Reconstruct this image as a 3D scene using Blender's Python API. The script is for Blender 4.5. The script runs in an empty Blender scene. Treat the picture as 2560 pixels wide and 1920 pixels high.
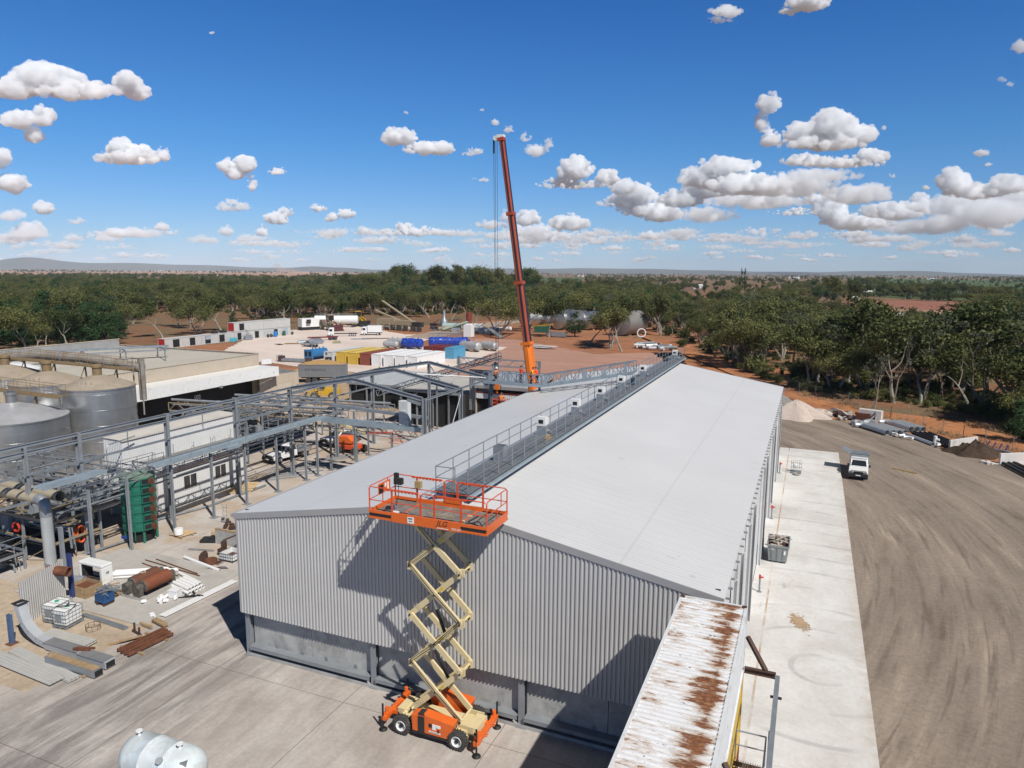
import bpy, math, random
import numpy as np
from mathutils import Vector, Matrix, Euler
rad = math.radians
random.seed(7); rng = np.random.default_rng(7)
SC = bpy.context.scene
COL = SC.collection

# ------------------------------------------------------------------ camera
CAM_H, FPX = 20.5, 1786.12
PITCH, ROLL, YAW = rad(8.90464), rad(0.38254), rad(22.70065)
_f = Vector((-math.sin(YAW)*math.cos(PITCH), math.cos(YAW)*math.cos(PITCH), -math.sin(PITCH)))
_r0 = Vector((math.cos(YAW), math.sin(YAW), 0)); _u0 = _r0.cross(_f)
_r = _r0*math.cos(ROLL)+_u0*math.sin(ROLL); _u = -_r0*math.sin(ROLL)+_u0*math.cos(ROLL)
cd = bpy.data.cameras.new('camera'); cam = bpy.data.objects.new('camera', cd); COL.objects.link(cam)
cam.matrix_world = Matrix(((_r.x, _u.x, -_f.x, 0), (_r.y, _u.y, -_f.y, 0), (_r.z, _u.z, -_f.z, CAM_H), (0, 0, 0, 1)))
cd.sensor_width = 36; cd.lens = FPX/2560*36; cd.clip_start = 0.5; cd.clip_end = 200000
SC.camera = cam

# ------------------------------------------------------------------ sky, sun, exposure
SUN_EL, SUN_AZ = rad(48.8), rad(-33.5)          # azimuth from +X, counter-clockwise
W = bpy.data.worlds.new('World'); SC.world = W; W.use_nodes = True
nt = W.node_tree; bg = nt.nodes['Background']
sky = nt.nodes.new('ShaderNodeTexSky'); sky.sky_type = 'NISHITA'; sky.sun_disc = False
sky.sun_elevation = SUN_EL; sky.sun_rotation = rad(90)-SUN_AZ
sky.altitude = 150; sky.air_density = 1.0; sky.dust_density = 0.1; sky.ozone_density = 6.0
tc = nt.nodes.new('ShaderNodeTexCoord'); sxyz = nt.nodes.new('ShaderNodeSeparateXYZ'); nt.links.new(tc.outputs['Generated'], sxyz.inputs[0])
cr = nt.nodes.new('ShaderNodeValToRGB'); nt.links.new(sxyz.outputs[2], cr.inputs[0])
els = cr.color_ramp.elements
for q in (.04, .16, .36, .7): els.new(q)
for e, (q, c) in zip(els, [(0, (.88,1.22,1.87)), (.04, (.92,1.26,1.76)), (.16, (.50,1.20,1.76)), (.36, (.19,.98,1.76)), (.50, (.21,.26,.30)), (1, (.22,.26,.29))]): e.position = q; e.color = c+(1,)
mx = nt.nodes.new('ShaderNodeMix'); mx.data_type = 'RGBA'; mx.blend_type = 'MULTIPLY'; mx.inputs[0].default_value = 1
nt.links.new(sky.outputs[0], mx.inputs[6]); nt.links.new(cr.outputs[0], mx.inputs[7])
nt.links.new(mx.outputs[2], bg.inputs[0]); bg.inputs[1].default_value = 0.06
sl = bpy.data.lights.new('sun', 'SUN'); sl.energy = 5.0; sl.angle = rad(0.53); sl.color = (1.0, 0.955, 0.89)
so = bpy.data.objects.new('sun', sl); COL.objects.link(so)
sd = Vector((math.cos(SUN_AZ)*math.cos(SUN_EL), math.sin(SUN_AZ)*math.cos(SUN_EL), math.sin(SUN_EL)))
so.rotation_euler = sd.to_track_quat('Z', 'Y').to_euler(); so.location = sd*300
SC.view_settings.view_transform = 'Standard'; SC.view_settings.look = 'None'
SC.view_settings.exposure = 0.0; SC.view_settings.gamma = 1; SC.view_settings.use_curve_mapping = False
SC.cycles.use_denoising = True; SC.cycles.max_bounces = 14; SC.cycles.transparent_max_bounces = 24
SC.cycles.diffuse_bounces = 3; SC.cycles.glossy_bounces = 3; SC.cycles.transmission_bounces = 3
SC.cycles.volume_bounces = 12; SC.cycles.sample_clamp_indirect = 6

# ------------------------------------------------------------------ helpers
def ray(px, py): return _f*FPX + _r*(px-1280) - _u*(py-960)
def G(px, py, z=0.0):
    """where the line of sight of a photo pixel (2560 wide) meets height z"""
    d = ray(px, py); t = (z-CAM_H)/d.z
    return Vector((d.x*t, d.y*t, z))
def GX(px, py, x):
    d = ray(px, py); t = x/d.x; return Vector((x, d.y*t, CAM_H+d.z*t))
def GY(px, py, y):
    d = ray(px, py); t = y/d.y; return Vector((d.x*t, y, CAM_H+d.z*t))
def dirv(px, py): return ray(px, py).normalized()

class MB:
    """collects simple solids; build() links them as ONE mesh object"""
    def __init__(s): s.v = []; s.f = []
    def add(s, vs, fs):
        o = len(s.v); s.v += [tuple(p) for p in vs]; s.f += [tuple(i+o for i in q) for q in fs]; return s
    def box(s, c, d, rz=0, M=None):
        x, y, z = d[0]/2, d[1]/2, d[2]/2
        vs = [Vector((a*x, b*y, e*z)) for a in (-1, 1) for b in (-1, 1) for e in (-1, 1)]
        R = M if M is not None else Matrix.Rotation(rz, 3, 'Z')
        c = Vector(c)
        return s.add([R @ p+c for p in vs], [(0,1,3,2),(4,6,7,5),(0,4,5,1),(2,3,7,6),(0,2,6,4),(1,5,7,3)])
    def bx(s, x0, x1, y0, y1, z0, z1): return s.box(((x0+x1)/2,(y0+y1)/2,(z0+z1)/2),(x1-x0,y1-y0,z1-z0))
    def frame(s, p, q, up=(0,0,1)):
        p, q = Vector(p), Vector(q); d = (q-p); L = d.length; d = d/L if L else Vector((0,0,1))
        up = Vector(up)
        if abs(d.dot(up)) > .98: up = Vector((0,1,0)) if abs(d.y) < .9 else Vector((1,0,0))
        a = d.cross(up).normalized(); b = a.cross(d)
        return (p+q)/2, L, Matrix((a, d, b)).transposed()
    def beam(s, p, q, w, h=None, up=(0,0,1)):
        c, L, M = s.frame(p, q, up); return s.box(c, (w, L, h if h else w), M=M)
    def ibeam(s, p, q, w=.2, h=.3, t=.025, up=(0,0,1)):
        c, L, M = s.frame(p, q, up)
        s.box(c+M@Vector((0,0,h/2-t/2)), (w, L, t), M=M); s.box(c-M@Vector((0,0,h/2-t/2)), (w, L, t), M=M)
        return s.box(c, (t, L-.004, h-2*t), M=M)
    def tube(s, pts, r, n=8, cap=True):
        pts = [Vector(p) for p in pts]; rs = r if isinstance(r, (list, tuple)) else [r]*len(pts)
        o = len(s.v); prev = None
        for i, p in enumerate(pts):
            d = (pts[min(i+1, len(pts)-1)]-pts[max(i-1, 0)]).normalized()
            if prev is None:
                a = d.cross(Vector((0,0,1)) if abs(d.z) < .9 else Vector((1,0,0))).normalized()
            else: a = (prev-d*prev.dot(d)).normalized()
            prev = a; b = d.cross(a)
            for k in range(n):
                t = 2*math.pi*k/n; s.v.append(tuple(p+(a*math.cos(t)+b*math.sin(t))*rs[i]))
        for i in range(len(pts)-1):
            for k in range(n):
                k2 = (k+1) % n; s.f.append((o+i*n+k, o+i*n+k2, o+(i+1)*n+k2, o+(i+1)*n+k))
        if cap:
            s.f.append(tuple(o+k for k in range(n-1, -1, -1))); e = o+(len(pts)-1)*n; s.f.append(tuple(e+k for k in range(n)))
        return s
    def pipe(s, p, q, ro, ri, n=16):
        """open hollow pipe"""
        c, L, M = s.frame(p, q); o = len(s.v); p, q = Vector(p), Vector(q)
        for e in (p, q):
            for rr in (ro, ri):
                for k in range(n):
                    t = 2*math.pi*k/n; s.v.append(tuple(e+M@Vector((math.cos(t)*rr, 0, math.sin(t)*rr))))
        for k in range(n):
            j = (k+1) % n
            s.f += [(o+k, o+j, o+2*n+j, o+2*n+k), (o+n+j, o+n+k, o+3*n+k, o+3*n+j), (o+j, o+k, o+n+k, o+n+j), (o+2*n+k, o+2*n+j, o+3*n+j, o+3*n+k)]
        return s
    def lathe(s, prof, n=24, c=(0,0,0), M=None, a0=0, a1=2*math.pi):
        c = Vector(c).to_3d(); full = abs(a1-a0-2*math.pi) < 1e-6; m = n if full else n+1; o = len(s.v)
        for r, z in prof:
            for k in range(m):
                t = a0+(a1-a0)*k/n; p = Vector((r*math.cos(t), r*math.sin(t), z)); s.v.append(tuple((M@p if M else p)+c))
        for i in range(len(prof)-1):
            for k in range(n):
                k2 = (k+1) % m; s.f.append((o+i*m+k, o+i*m+k2, o+(i+1)*m+k2, o+(i+1)*m+k))
        return s
    def prism(s, poly, z0, z1, M=None, c=(0,0,0)):
        n = len(poly); c = Vector(c)
        vs = [Vector((x, y, z0)) for x, y in poly]+[Vector((x, y, z1)) for x, y in poly]
        if M is not None: vs = [M@p for p in vs]
        vs = [p+c for p in vs]
        return s.add(vs, [tuple(range(n-1, -1, -1)), tuple(range(n, 2*n))]+[(i, (i+1) % n, n+(i+1) % n, n+i) for i in range(n)])
    def corr(s, a, b, z0, z1, pitch=.2, dep=.03, side=1, top=None, duty=(.45,.12)):
        """corrugated sheet standing on the plan line a-b; top(u) gives its upper edge, ribs stand to `side`"""
        a, b = Vector((a[0], a[1], 0)), Vector((b[0], b[1], 0)); d = b-a; L = d.length; d /= L; nn = Vector((d.y, -d.x, 0))*side
        N = max(1, round(L/pitch)); p = L/N; us = []
        w0, w1 = duty
        for i in range(N):
            u = i*p; us += [(u, 0), (u+p*w0, 0), (u+p*(w0+w1), dep), (u+p*(1-w1), dep)]
        us.append((L, 0)); o = len(s.v)
        for u, e in us:
            q = a+d*u+nn*e
            s.v.append((q.x, q.y, z0)); s.v.append((q.x, q.y, top(u) if top else z1))
        for i in range(len(us)-1): s.f.append((o+2*i, o+2*i+2, o+2*i+3, o+2*i+1))
        return s
    def sheet(s, p00, p10, p01, pitch=.2, dep=.025, duty=(.6,.1)):
        """ribbed sheet: ribs run along p00->p01, spaced along p00->p10"""
        p00, p10, p01 = Vector(p00), Vector(p10), Vector(p01); d = p10-p00; L = d.length; d /= L; e = p01-p00
        nn = d.cross(e).normalized(); nn = nn if nn.z >= 0 else -nn
        N = max(1, round(L/pitch)); p = L/N; us = []
        w0, w1 = duty
        for i in range(N): u = i*p; us += [(u, 0), (u+p*w0, 0), (u+p*(w0+w1), dep), (u+p*(1-w1), dep)]
        us.append((L, 0)); o = len(s.v)
        for u, h in us:
            q = p00+d*u+nn*h; s.v.append(tuple(q)); s.v.append(tuple(q+e))
        for i in range(len(us)-1): s.f.append((o+2*i, o+2*i+2, o+2*i+3, o+2*i+1))
        return s
    def truss(s, p, q, h, n, r=.04, up=(0,0,1), posts=False):
        """planar lattice girder: chord p-q below, chord above by h, n diagonals"""
        p, q = Vector(p), Vector(q); u = Vector(up)*h
        s.beam(p, q, r*2, r*2); s.beam(p+u, q+u, r*2, r*2)
        for i in range(n):
            a = p.lerp(q, i/n); b = p.lerp(q, (i+1)/n)
            s.beam(a if i % 2 == 0 else a+u, b+u if i % 2 == 0 else b, r*1.3, r*1.3)
            if posts: s.beam(a, a+u, r*1.3, r*1.3)
        s.beam(p, p+u, r*1.5); s.beam(q, q+u, r*1.5)
        return s
    def rail(s, pts, h=1.05, step=1.5, r=.025, mid=True):
        """guard rail along a polyline of deck points"""
        pts = [Vector(p) for p in pts]; z = Vector((0,0,1))
        for a, b in zip(pts[:-1], pts[1:]):
            n = max(1, round((b-a).length/step))
            for i in range(n+1): q = a.lerp(b, i/n); s.tube([q, q+z*h], r, 6, False)
            s.tube([a+z*h, b+z*h], r, 6, False)
            if mid: s.tube([a+z*h*.52, b+z*h*.52], r*.85, 6, False)
        return s
    def build(s, name, m, parent=None, smooth=False, bevel=0, off=None):
        me = bpy.data.meshes.new(name)
        v = s.v
        if parent is not None and off != 'local':
            # vertices were given in world space: bring them into the parent's space
            inv = TOP[parent.name]; v = [tuple(inv@Vector(p)) for p in v]
        me.from_pydata(v, [], s.f); me.update()
        ob = bpy.data.objects.new(name, me); COL.objects.link(ob)
        if isinstance(m, (list, tuple)):
            for k in m: me.materials.append(k)
        else: me.materials.append(m)
        if parent is not None: ob.parent = parent
        if smooth:
            for p in me.polygons: p.use_smooth = True
            try: me.set_sharp_from_angle(angle=rad(38))
            except Exception: pass
        if bevel:
            md = ob.modifiers.new('bevel', 'BEVEL'); md.width = bevel; md.segments = 2; md.limit_method = 'ANGLE'; md.angle_limit = rad(50)
        if parent is not None: TOP[ob.name] = TOP[parent.name]
        return ob
TOP = {}
def tag(o, label, cat, group=None):
    o['label'] = label; o['category'] = cat
    if group: o['group'] = group
    return o
def thing(name, label, cat, loc=(0,0,0), rz=0, group=None):
    o = bpy.data.objects.new(name, None); COL.objects.link(o); o.empty_display_size = .3
    o.location = loc; o.rotation_euler = (0, 0, rz); tag(o, label, cat, group)
    TOP[o.name] = (Matrix.Translation(Vector(loc)) @ Matrix.Rotation(rz, 4, 'Z')).inverted()
    return o
def kids(o): return [c for c in COL.objects if c.parent == o]
def dup(o, loc, rz=0, label=None, group=None, sc=None):
    def cp(a, par):
        c = a.copy(); COL.objects.link(c); c.parent = par
        for ch in KID.get(a.name, []): cp(ch, c)
        return c
    c = cp(o, None); c.location = loc; c.rotation_euler = (0, 0, rz)
    if sc: c.scale = (sc, sc, sc) if not isinstance(sc, (tuple, list)) else sc
    if label: c['label'] = label
    if group: c['group'] = group
    return c
KID = {}
def mark(o):
    """remember a finished thing's parts, so that dup() can copy them"""
    for a in [o]+list(o.children_recursive): KID[a.name] = list(a.children)
    return o
def struct(name, mb, m, smooth=False):
    o = mb.build(name, m, None, smooth); o['kind'] = 'structure'; return o
def text(s, size, m, parent, M, name='lettering', depth=.004):
    cu = bpy.data.curves.new(name, 'FONT'); cu.body = s; cu.size = size; cu.extrude = depth; cu.align_x = 'CENTER'; cu.align_y = 'CENTER'
    o = bpy.data.objects.new(name, cu); COL.objects.link(o)
    bpy.context.view_layer.update(); dg = bpy.context.evaluated_depsgraph_get()
    me = bpy.data.meshes.new_from_object(o.evaluated_get(dg)); bpy.data.objects.remove(o)
    me.transform(TOP[parent.name] @ M); me.materials.clear(); me.materials.append(m)
    t = bpy.data.objects.new(name, me); COL.objects.link(t); t.parent = parent; TOP[t.name] = TOP[parent.name]
    return t
def M4(o, x, y):
    """matrix with origin o, local x and y axes"""
    x = Vector(x).normalized(); y = Vector(y); y = (y-x*y.dot(x)).normalized(); z = x.cross(y)
    return Matrix(((x.x,y.x,z.x,o[0]),(x.y,y.y,z.y,o[1]),(x.z,y.z,z.z,o[2]),(0,0,0,1)))

# ------------------------------------------------------------------ materials
class N:
    def __init__(s, name):
        s.m = bpy.data.materials.new(name); s.m.use_nodes = True; s.t = s.m.node_tree; s.b = s.t.nodes['Principled BSDF']
    def new(s, k, **kw):
        n = s.t.nodes.new('ShaderNode'+k)
        for a, v in kw.items(): setattr(n, a, v)
        return n
    def l(s, a, b): s.t.links.new(a, b)
    def coord(s, scale=(1,1,1), world=False, rot=(0,0,0)):
        mp = s.new('Mapping'); mp.inputs['Scale'].default_value = scale; mp.inputs['Rotation'].default_value = rot
        if world: s.l(s.new('NewGeometry').outputs['Position'], mp.inputs[0])
        else: s.l(s.new('TexCoord').outputs['Object'], mp.inputs[0])
        return mp.outputs[0]
    def noise(s, vec, scale, detail=4, rough=.6, dist=0):
        n = s.new('TexNoise'); n.inputs['Scale'].default_value = scale; n.inputs['Detail'].default_value = detail
        n.inputs['Roughness'].default_value = rough; n.inputs['Distortion'].default_value = dist
        s.l(vec, n.inputs['Vector']); return n.outputs[0]
    def ramp(s, fac, stops, interp='LINEAR'):
        r = s.new('ValToRGB'); r.color_ramp.interpolation = interp; e = r.color_ramp.elements
        while len(e) < len(stops): e.new(.5)
        for q, (p, c) in zip(e, stops): q.position = p; q.color = (c if isinstance(c, tuple) else (c,c,c))+(1,)
        s.l(fac, r.inputs[0]); return r.outputs[0]
    def mix(s, fac, a, b, mode='MIX'):
        n = s.new('Mix', data_type='RGBA', blend_type=mode)
        for v, i in ((fac, 0), (a, 6), (b, 7)):
            if isinstance(v, (int, float)): n.inputs[i].default_value = v
            elif isinstance(v, tuple): n.inputs[i].default_value = v+(1,)
            else: s.l(v, n.inputs[i])
        return n.outputs[2]
    def math(s, op, a, b=0.0, c=None):
        n = s.new('Math', operation=op)
        for i, v in enumerate((a, b, c)):
            if v is None: continue
            if isinstance(v, (int, float)): n.inputs[i].default_value = v
            else: s.l(v, n.inputs[i])
        return n.outputs[0]
    def out(s, col=None, rough=.6, metal=0, spec=.5, bump=None, bs=.3, bd=.02):
        if col is not None:
            if isinstance(col, tuple): s.b.inputs['Base Color'].default_value = col+(1,)
            else: s.l(col, s.b.inputs['Base Color'])
        if isinstance(rough, (int, float)): s.b.inputs['Roughness'].default_value = rough
        else: s.l(rough, s.b.inputs['Roughness'])
        s.b.inputs['Metallic'].default_value = metal; s.b.inputs['Specular IOR Level'].default_value = spec
        if bump is not None:
            b = s.new('Bump'); b.inputs['Strength'].default_value = bs; b.inputs['Distance'].default_value = bd
            s.l(bump, b.inputs['Height']); s.l(b.outputs[0], s.b.inputs['Normal'])
        return s.m
_mats = {}
def mat(name, col, rough=.55, metal=0, var=.15, scale=2.0, dirt=None, damt=.0, dscale=1.2, bump=0, spec=.5):
    """painted or plain surface: slight tone variation and patchy dirt of its own"""
    if name in _mats: return _mats[name]
    n = N(name); v = n.coord(); a = n.noise(v, scale, 5, .65)
    lo = tuple(c*(1-var) for c in col); hi = tuple(min(1, c*(1+var*.6)) for c in col)
    c = n.ramp(a, [(.3, lo), (.7, hi)])
    if dirt:
        d = n.noise(v, dscale, 6, .7, .4); f = n.ramp(d, [(.62-damt*.35, 0.0), (.78-damt*.2, 1.0)])
        c = n.mix(n.math('MULTIPLY', f, .9), c, dirt)
    r = n.ramp(a, [(.2, max(0, rough-.08)), (.8, min(1, rough+.1))])
    _mats[name] = n.out(c, r, metal, spec, a if bump else None, bump or .1, .01)
    return _mats[name]
# ------------------------------------------------------------------ ground surfaces
def soil_mat(name, cols, sc=.12, fine=1.6, bs=.25, stretch=(1,1,1), rot=0, grain=.18):
    n = N(name); v = n.coord(stretch, True, (0,0,rot)); a = n.noise(v, sc, 8, .62, .6); b = n.noise(n.coord((1,1,1), True), fine, 8, .75)
    k = len(cols); c = n.ramp(a, [(.3+.4*i/(k-1), q) for i, q in enumerate(cols)])
    g = n.ramp(b, [(.3, 1-grain*1.5), (.7, 1+grain)])
    c = n.mix(1.0, c, g, 'MULTIPLY'); return n.out(c, .95, 0, .15, b, bs, .05)
M_soil = soil_mat('red_soil', [(.30,.125,.06), (.38,.165,.085), (.27,.135,.075), (.33,.19,.11)], .05, .9)
M_scrub = soil_mat('scrub_floor', [(.13,.085,.05), (.24,.12,.065), (.17,.13,.075), (.12,.09,.05)], .07, .7)
M_pad = soil_mat('graded_red_earth', [(.36,.20,.15), (.43,.25,.19), (.38,.215,.16), (.46,.28,.215)], .06, .8, stretch=(.35,1.6,1), rot=rad(-20), grain=.1)
M_orange = soil_mat('orange_bank_soil', [(.40,.165,.07), (.46,.20,.085), (.33,.145,.075), (.42,.185,.08)], .09, 1.1)
M_gravel = soil_mat('pale_gravel', [(.60,.50,.435), (.68,.58,.51), (.62,.52,.455), (.53,.44,.385)], .05, 1.5, stretch=(.5,1.5,1), rot=rad(25), grain=.1)
M_tan = soil_mat('tan_dust', [(.36,.25,.15), (.43,.31,.195), (.31,.225,.145)], .09, 1.3)
M_plough = soil_mat('ploughed_field', [(.235,.10,.065), (.30,.135,.09), (.26,.115,.075)], .01, .3)
M_fallow = soil_mat('fallow_field', [(.36,.20,.13), (.42,.25,.17), (.33,.19,.12)], .004, .05)
M_crop = soil_mat('green_crop', [(.06,.095,.035), (.085,.12,.045), (.07,.10,.04)], .01, .4)
M_dry = soil_mat('dry_grass_ground', [(.30,.22,.13), (.36,.27,.16), (.24,.19,.11)], .05, .8)

# dirt road with wheel tracks that bend round the end of the shed
n = N('dirt_road'); pos = n.new('NewGeometry').outputs['Position']; sx = n.new('SeparateXYZ'); n.l(pos, sx.inputs[0])
dx = n.math('ADD', sx.outputs[0], 58.0); dy = n.math('SUBTRACT', sx.outputs[1], 56.0)
rr = n.math('SQRT', n.math('ADD', n.math('MULTIPLY', dx, dx), n.math('MULTIPLY', dy, dy))); th = n.math('ARCTAN2', dy, dx)
def trk(kr, kt):
    c = n.new('CombineXYZ'); n.l(n.math('MULTIPLY', rr, kr), c.inputs[0]); n.l(n.math('MULTIPLY', th, kt), c.inputs[1]); return c.outputs[0]
w = n.coord((1,1,1), True)
a = n.noise(trk(.55, 4.0), 1.0, 6, .62, .35); b = n.noise(w, .16, 5, .6, .5); g = n.noise(w, 3.2, 8, .8); tr = n.noise(trk(2.1, 7.0), 1.0, 4, .6, .5)
c = n.ramp(a, [(.30, (.135,.102,.078)), (.44, (.225,.182,.146)), (.56, (.262,.213,.170)), (.72, (.40,.33,.255))])
c = n.mix(n.ramp(tr, [(.36, .75), (.46, 0.0), (.60, 0.0), (.74, .5)]), c, (.155,.122,.098))
c = n.mix(n.math('MULTIPLY', n.ramp(b, [(.45, 0.0), (.68, 1.0)]), .6), c, (.29,.24,.19))
c = n.mix(1.0, c, n.ramp(g, [(.3, .74), (.7, 1.2)]), 'MULTIPLY')
M_road = n.out(c, .93, 0, .2, g, .35, .04)

def joint(n, comp, x0, period, w, wig=None):
    """thin line every `period` metres along one world axis"""
    x = n.math('SUBTRACT', comp, x0)
    if wig is not None: x = n.math('ADD', x, n.math('MULTIPLY', n.math('SUBTRACT', wig, .5), .12))
    d = n.math('ABSOLUTE', n.math('WRAP', x, period/2, -period/2)); return n.math('LESS_THAN', d, w)
# worn concrete of the works yard
n = N('worn_concrete'); w = n.coord((1,1,1), True); sx = n.new('SeparateXYZ'); n.l(n.new('NewGeometry').outputs['Position'], sx.inputs[0])
big = n.noise(w, .22, 7, .62, .5); st = n.noise(n.coord((1.1,.16,1), True, (0,0,rad(7))), 1.0, 7, .66, .7); g = n.noise(w, 5.0, 8, .75); spot = n.noise(w, 1.1, 6, .6, .3)
c = n.ramp(big, [(.3, (.36,.315,.28)), (.5, (.47,.425,.385)), (.7, (.56,.52,.48))])
drive = n.math('MULTIPLY', n.ramp(n.math('DIVIDE', n.math('ADD', sx.outputs[0], 40.0), 20.0), [(.25, 0.0), (.36, 1.0), (.62, 1.0), (.85, .35)]), .95)
c = n.mix(n.math('MULTIPLY', drive, n.ramp(st, [(.40, .95), (.62, .08)])), c, (.20,.18,.165))
dust = n.ramp(n.math('DIVIDE', n.math('ADD', sx.outputs[0], 44.0), 10.0), [(.2, 1.0), (.95, 0.0)])
c = n.mix(n.math('MULTIPLY', dust, n.ramp(n.noise(w, .3, 6, .6, .8), [(.42, 0.0), (.6, .75)])), c, (.42,.315,.215))
c = n.mix(n.ramp(spot, [(.70, 0.0), (.76, .55)]), c, (.17,.14,.12))
wig = n.noise(w, .5, 3)
jl = n.math('MAXIMUM', joint(n, sx.outputs[0], -27.35, 7.8, .018, wig), joint(n, sx.outputs[1], 26.0, 8.4, .016, wig))
c = n.mix(n.math('MULTIPLY', jl, .75), c, (.09,.075,.06))
c = n.mix(1.0, c, n.ramp(g, [(.3, .86), (.7, 1.1)]), 'MULTIPLY')
M_conc = n.out(c, .85, 0, .3, g, .15, .01)
# pale new slab along the shed
n = N('pale_slab'); w = n.coord((1,1,1), True); sx = n.new('SeparateXYZ'); n.l(n.new('NewGeometry').outputs['Position'], sx.inputs[0])
big = n.noise(w, .3, 7, .65, .6); g = n.noise(w, 4.0, 8, .75); sp = n.noise(n.coord((1,.5,1), True), 1.3, 7, .6, .8)
c = n.ramp(big, [(.3, (.51,.485,.45)), (.55, (.60,.585,.555)), (.75, (.66,.65,.625))])
c = n.mix(n.ramp(sp, [(.64, 0.0), (.74, .6)]), c, (.30,.285,.265))
pl = n.math('ABSOLUTE', n.math('SUBTRACT', sx.outputs[0], -1.45)); jn = n.noise(w, .35, 4)
c = n.mix(n.math('MULTIPLY', n.math('LESS_THAN', n.math('ADD', pl, n.math('MULTIPLY', jn, .1)), .11), n.ramp(jn, [(.42, .1), (.6, .9)])), c, (.40,.25,.13))
edge = n.ramp(n.math('DIVIDE', sx.outputs[0], 3.9), [(.80, 0.0), (1.0, .55)])
c = n.mix(n.math('MULTIPLY', edge, n.ramp(n.noise(w, .8, 6, .7), [(.42, 0.0), (.62, 1.0)])), c, (.42,.33,.25))
tyre = n.new('TexWave', wave_type='RINGS', rings_direction='Z'); mp = n.new('Mapping'); mp.inputs['Location'].default_value = (-1.6,-38.0,0); n.l(w, mp.inputs[0]); n.l(mp.outputs[0], tyre.inputs['Vector'])
tyre.inputs['Scale'].default_value = .11; tyre.inputs['Distortion'].default_value = 5.0; tyre.inputs['Detail'].default_value = 2; tyre.inputs['Detail Scale'].default_value = .25
c = n.mix(n.math('MULTIPLY', n.ramp(tyre.outputs[0], [(.955, 0.0), (.99, .5)]), n.ramp(n.noise(w, .25, 4), [(.45, 0.0), (.6, 1.0)])), c, (.33,.32,.305))
jl = joint(n, sx.outputs[1], 29.5, 7.9, .02); c = n.mix(n.math('MULTIPLY', jl, .4), c, (.72,.71,.68))
c = n.mix(1.0, c, n.ramp(g, [(.3, .9), (.7, 1.07)]), 'MULTIPLY')
M_slab = n.out(c, .8, 0, .3, g, .12, .01)

def area(name, px, z, m, jit=0.0, sub=1.5, world=False):
    pts = [Vector((q[0], q[1], z)) if world else G(q[0], q[1], 0) for q in px]; out = []
    for i, q in enumerate(px if not world else ()):
        d = ray(q[0], q[1]); h = math.hypot(d.x, d.y)
        if d.z > -h*CAM_H/35000: pts[i] = Vector((d.x/h*35000, d.y/h*35000, z))
    for a, b in zip(pts, pts[1:]+pts[:1]):
        L = (b-a).length; k = max(1, min(60, int(L/sub))) if jit else 1
        for i in range(k):
            p = a.lerp(b, i/k)
            if jit: p = p+Vector((random.gauss(0, jit), random.gauss(0, jit), 0))
            out.append((p.x, p.y, z))
    mb = MB(); mb.add(out, [tuple(range(len(out)))])
    o = struct(name, mb, m)
    if o.data.polygons[0].normal.z < 0: o.data.flip_normals()
    return o
mb = MB(); mb.add([(-60000,-3000,0),(60000,-3000,0),(60000,60000,0),(-60000,60000,0)], [(0,1,2,3)]); struct('ground', mb, M_scrub)
area('red_earth', [(700,845),(1250,800),(1700,795),(1960,930),(2250,1080),(2600,1200),(3000,1400),(2300,2600),(-200,2600),(-900,1100),(200,890)], .004, M_soil, .8, 4)
area('red_earth_pad', [(960,925),(1130,845),(1290,848),(1480,885),(1700,880),(1760,1000),(1250,1060),(800,1000)], .008, M_pad, .35, 2)
area('orange_bank', [(1600,842),(1720,862),(1800,915),(1900,960),(2000,990),(2120,1012),(2250,1035),(2400,1050),(2560,1105),(2760,1190),(2760,1340),(2400,1200),(2220,1100),(2090,1060),(1950,1055),(1900,985),(1760,930),(1640,890)], .008, M_orange, .4, 2)
area('gravel_yard', [(500,905),(640,835),(745,823),(880,812),(1010,836),(1120,836),(1000,868),(1180,862),(1270,868),(1150,915),(1060,935),(950,938),(760,918),(660,905)], .012, M_gravel, .3, 2)
area('dirt_track', [(1010,842),(1150,815),(1250,803),(1330,797),(1330,803),(1255,812),(1160,828),(1080,848)], .016, soil_mat('track_soil', [(.33,.25,.19),(.42,.33,.26)], .1, 1.0), .25, 2)
area('tan_yard', [(560,1130),(690,940),(760,918),(950,938),(1130,960),(1300,1000),(1320,1060),(1000,1200),(640,1180)], .016, M_tan, .2, 1.5)
area('concrete_yard', [(-95,-10),(-2.5,-10),(-2.5,27.6),(-26.9,27.6),(-26.9,88),(-95,88)], .022, M_conc, world=True)
area('raised_concrete_strip', [(-60,20.5),(-34.3,20.5),(-34.3,28.4),(-60,28.4)], .026, soil_mat('dusty_concrete', [(.40,.31,.215),(.46,.37,.275),(.38,.30,.22)], .25, 2.2, .1), world=True)
mb = MB(); mb.bx(-2.5, 3.85, -12, 88.9, -.3, .10); struct('concrete_slab', mb, M_slab)
area('dirt_road', [(3.6,-12),(44,-12),(48,30),(36,66),(23,86),(20,91),(15.6,96.5),(12.5,101.5),(10,105),(8,109),(1,111),(-5,113),(-12,113),(-12,88.6),(3.6,88.6)], .02, M_road, .15, 1.2, True)
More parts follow.
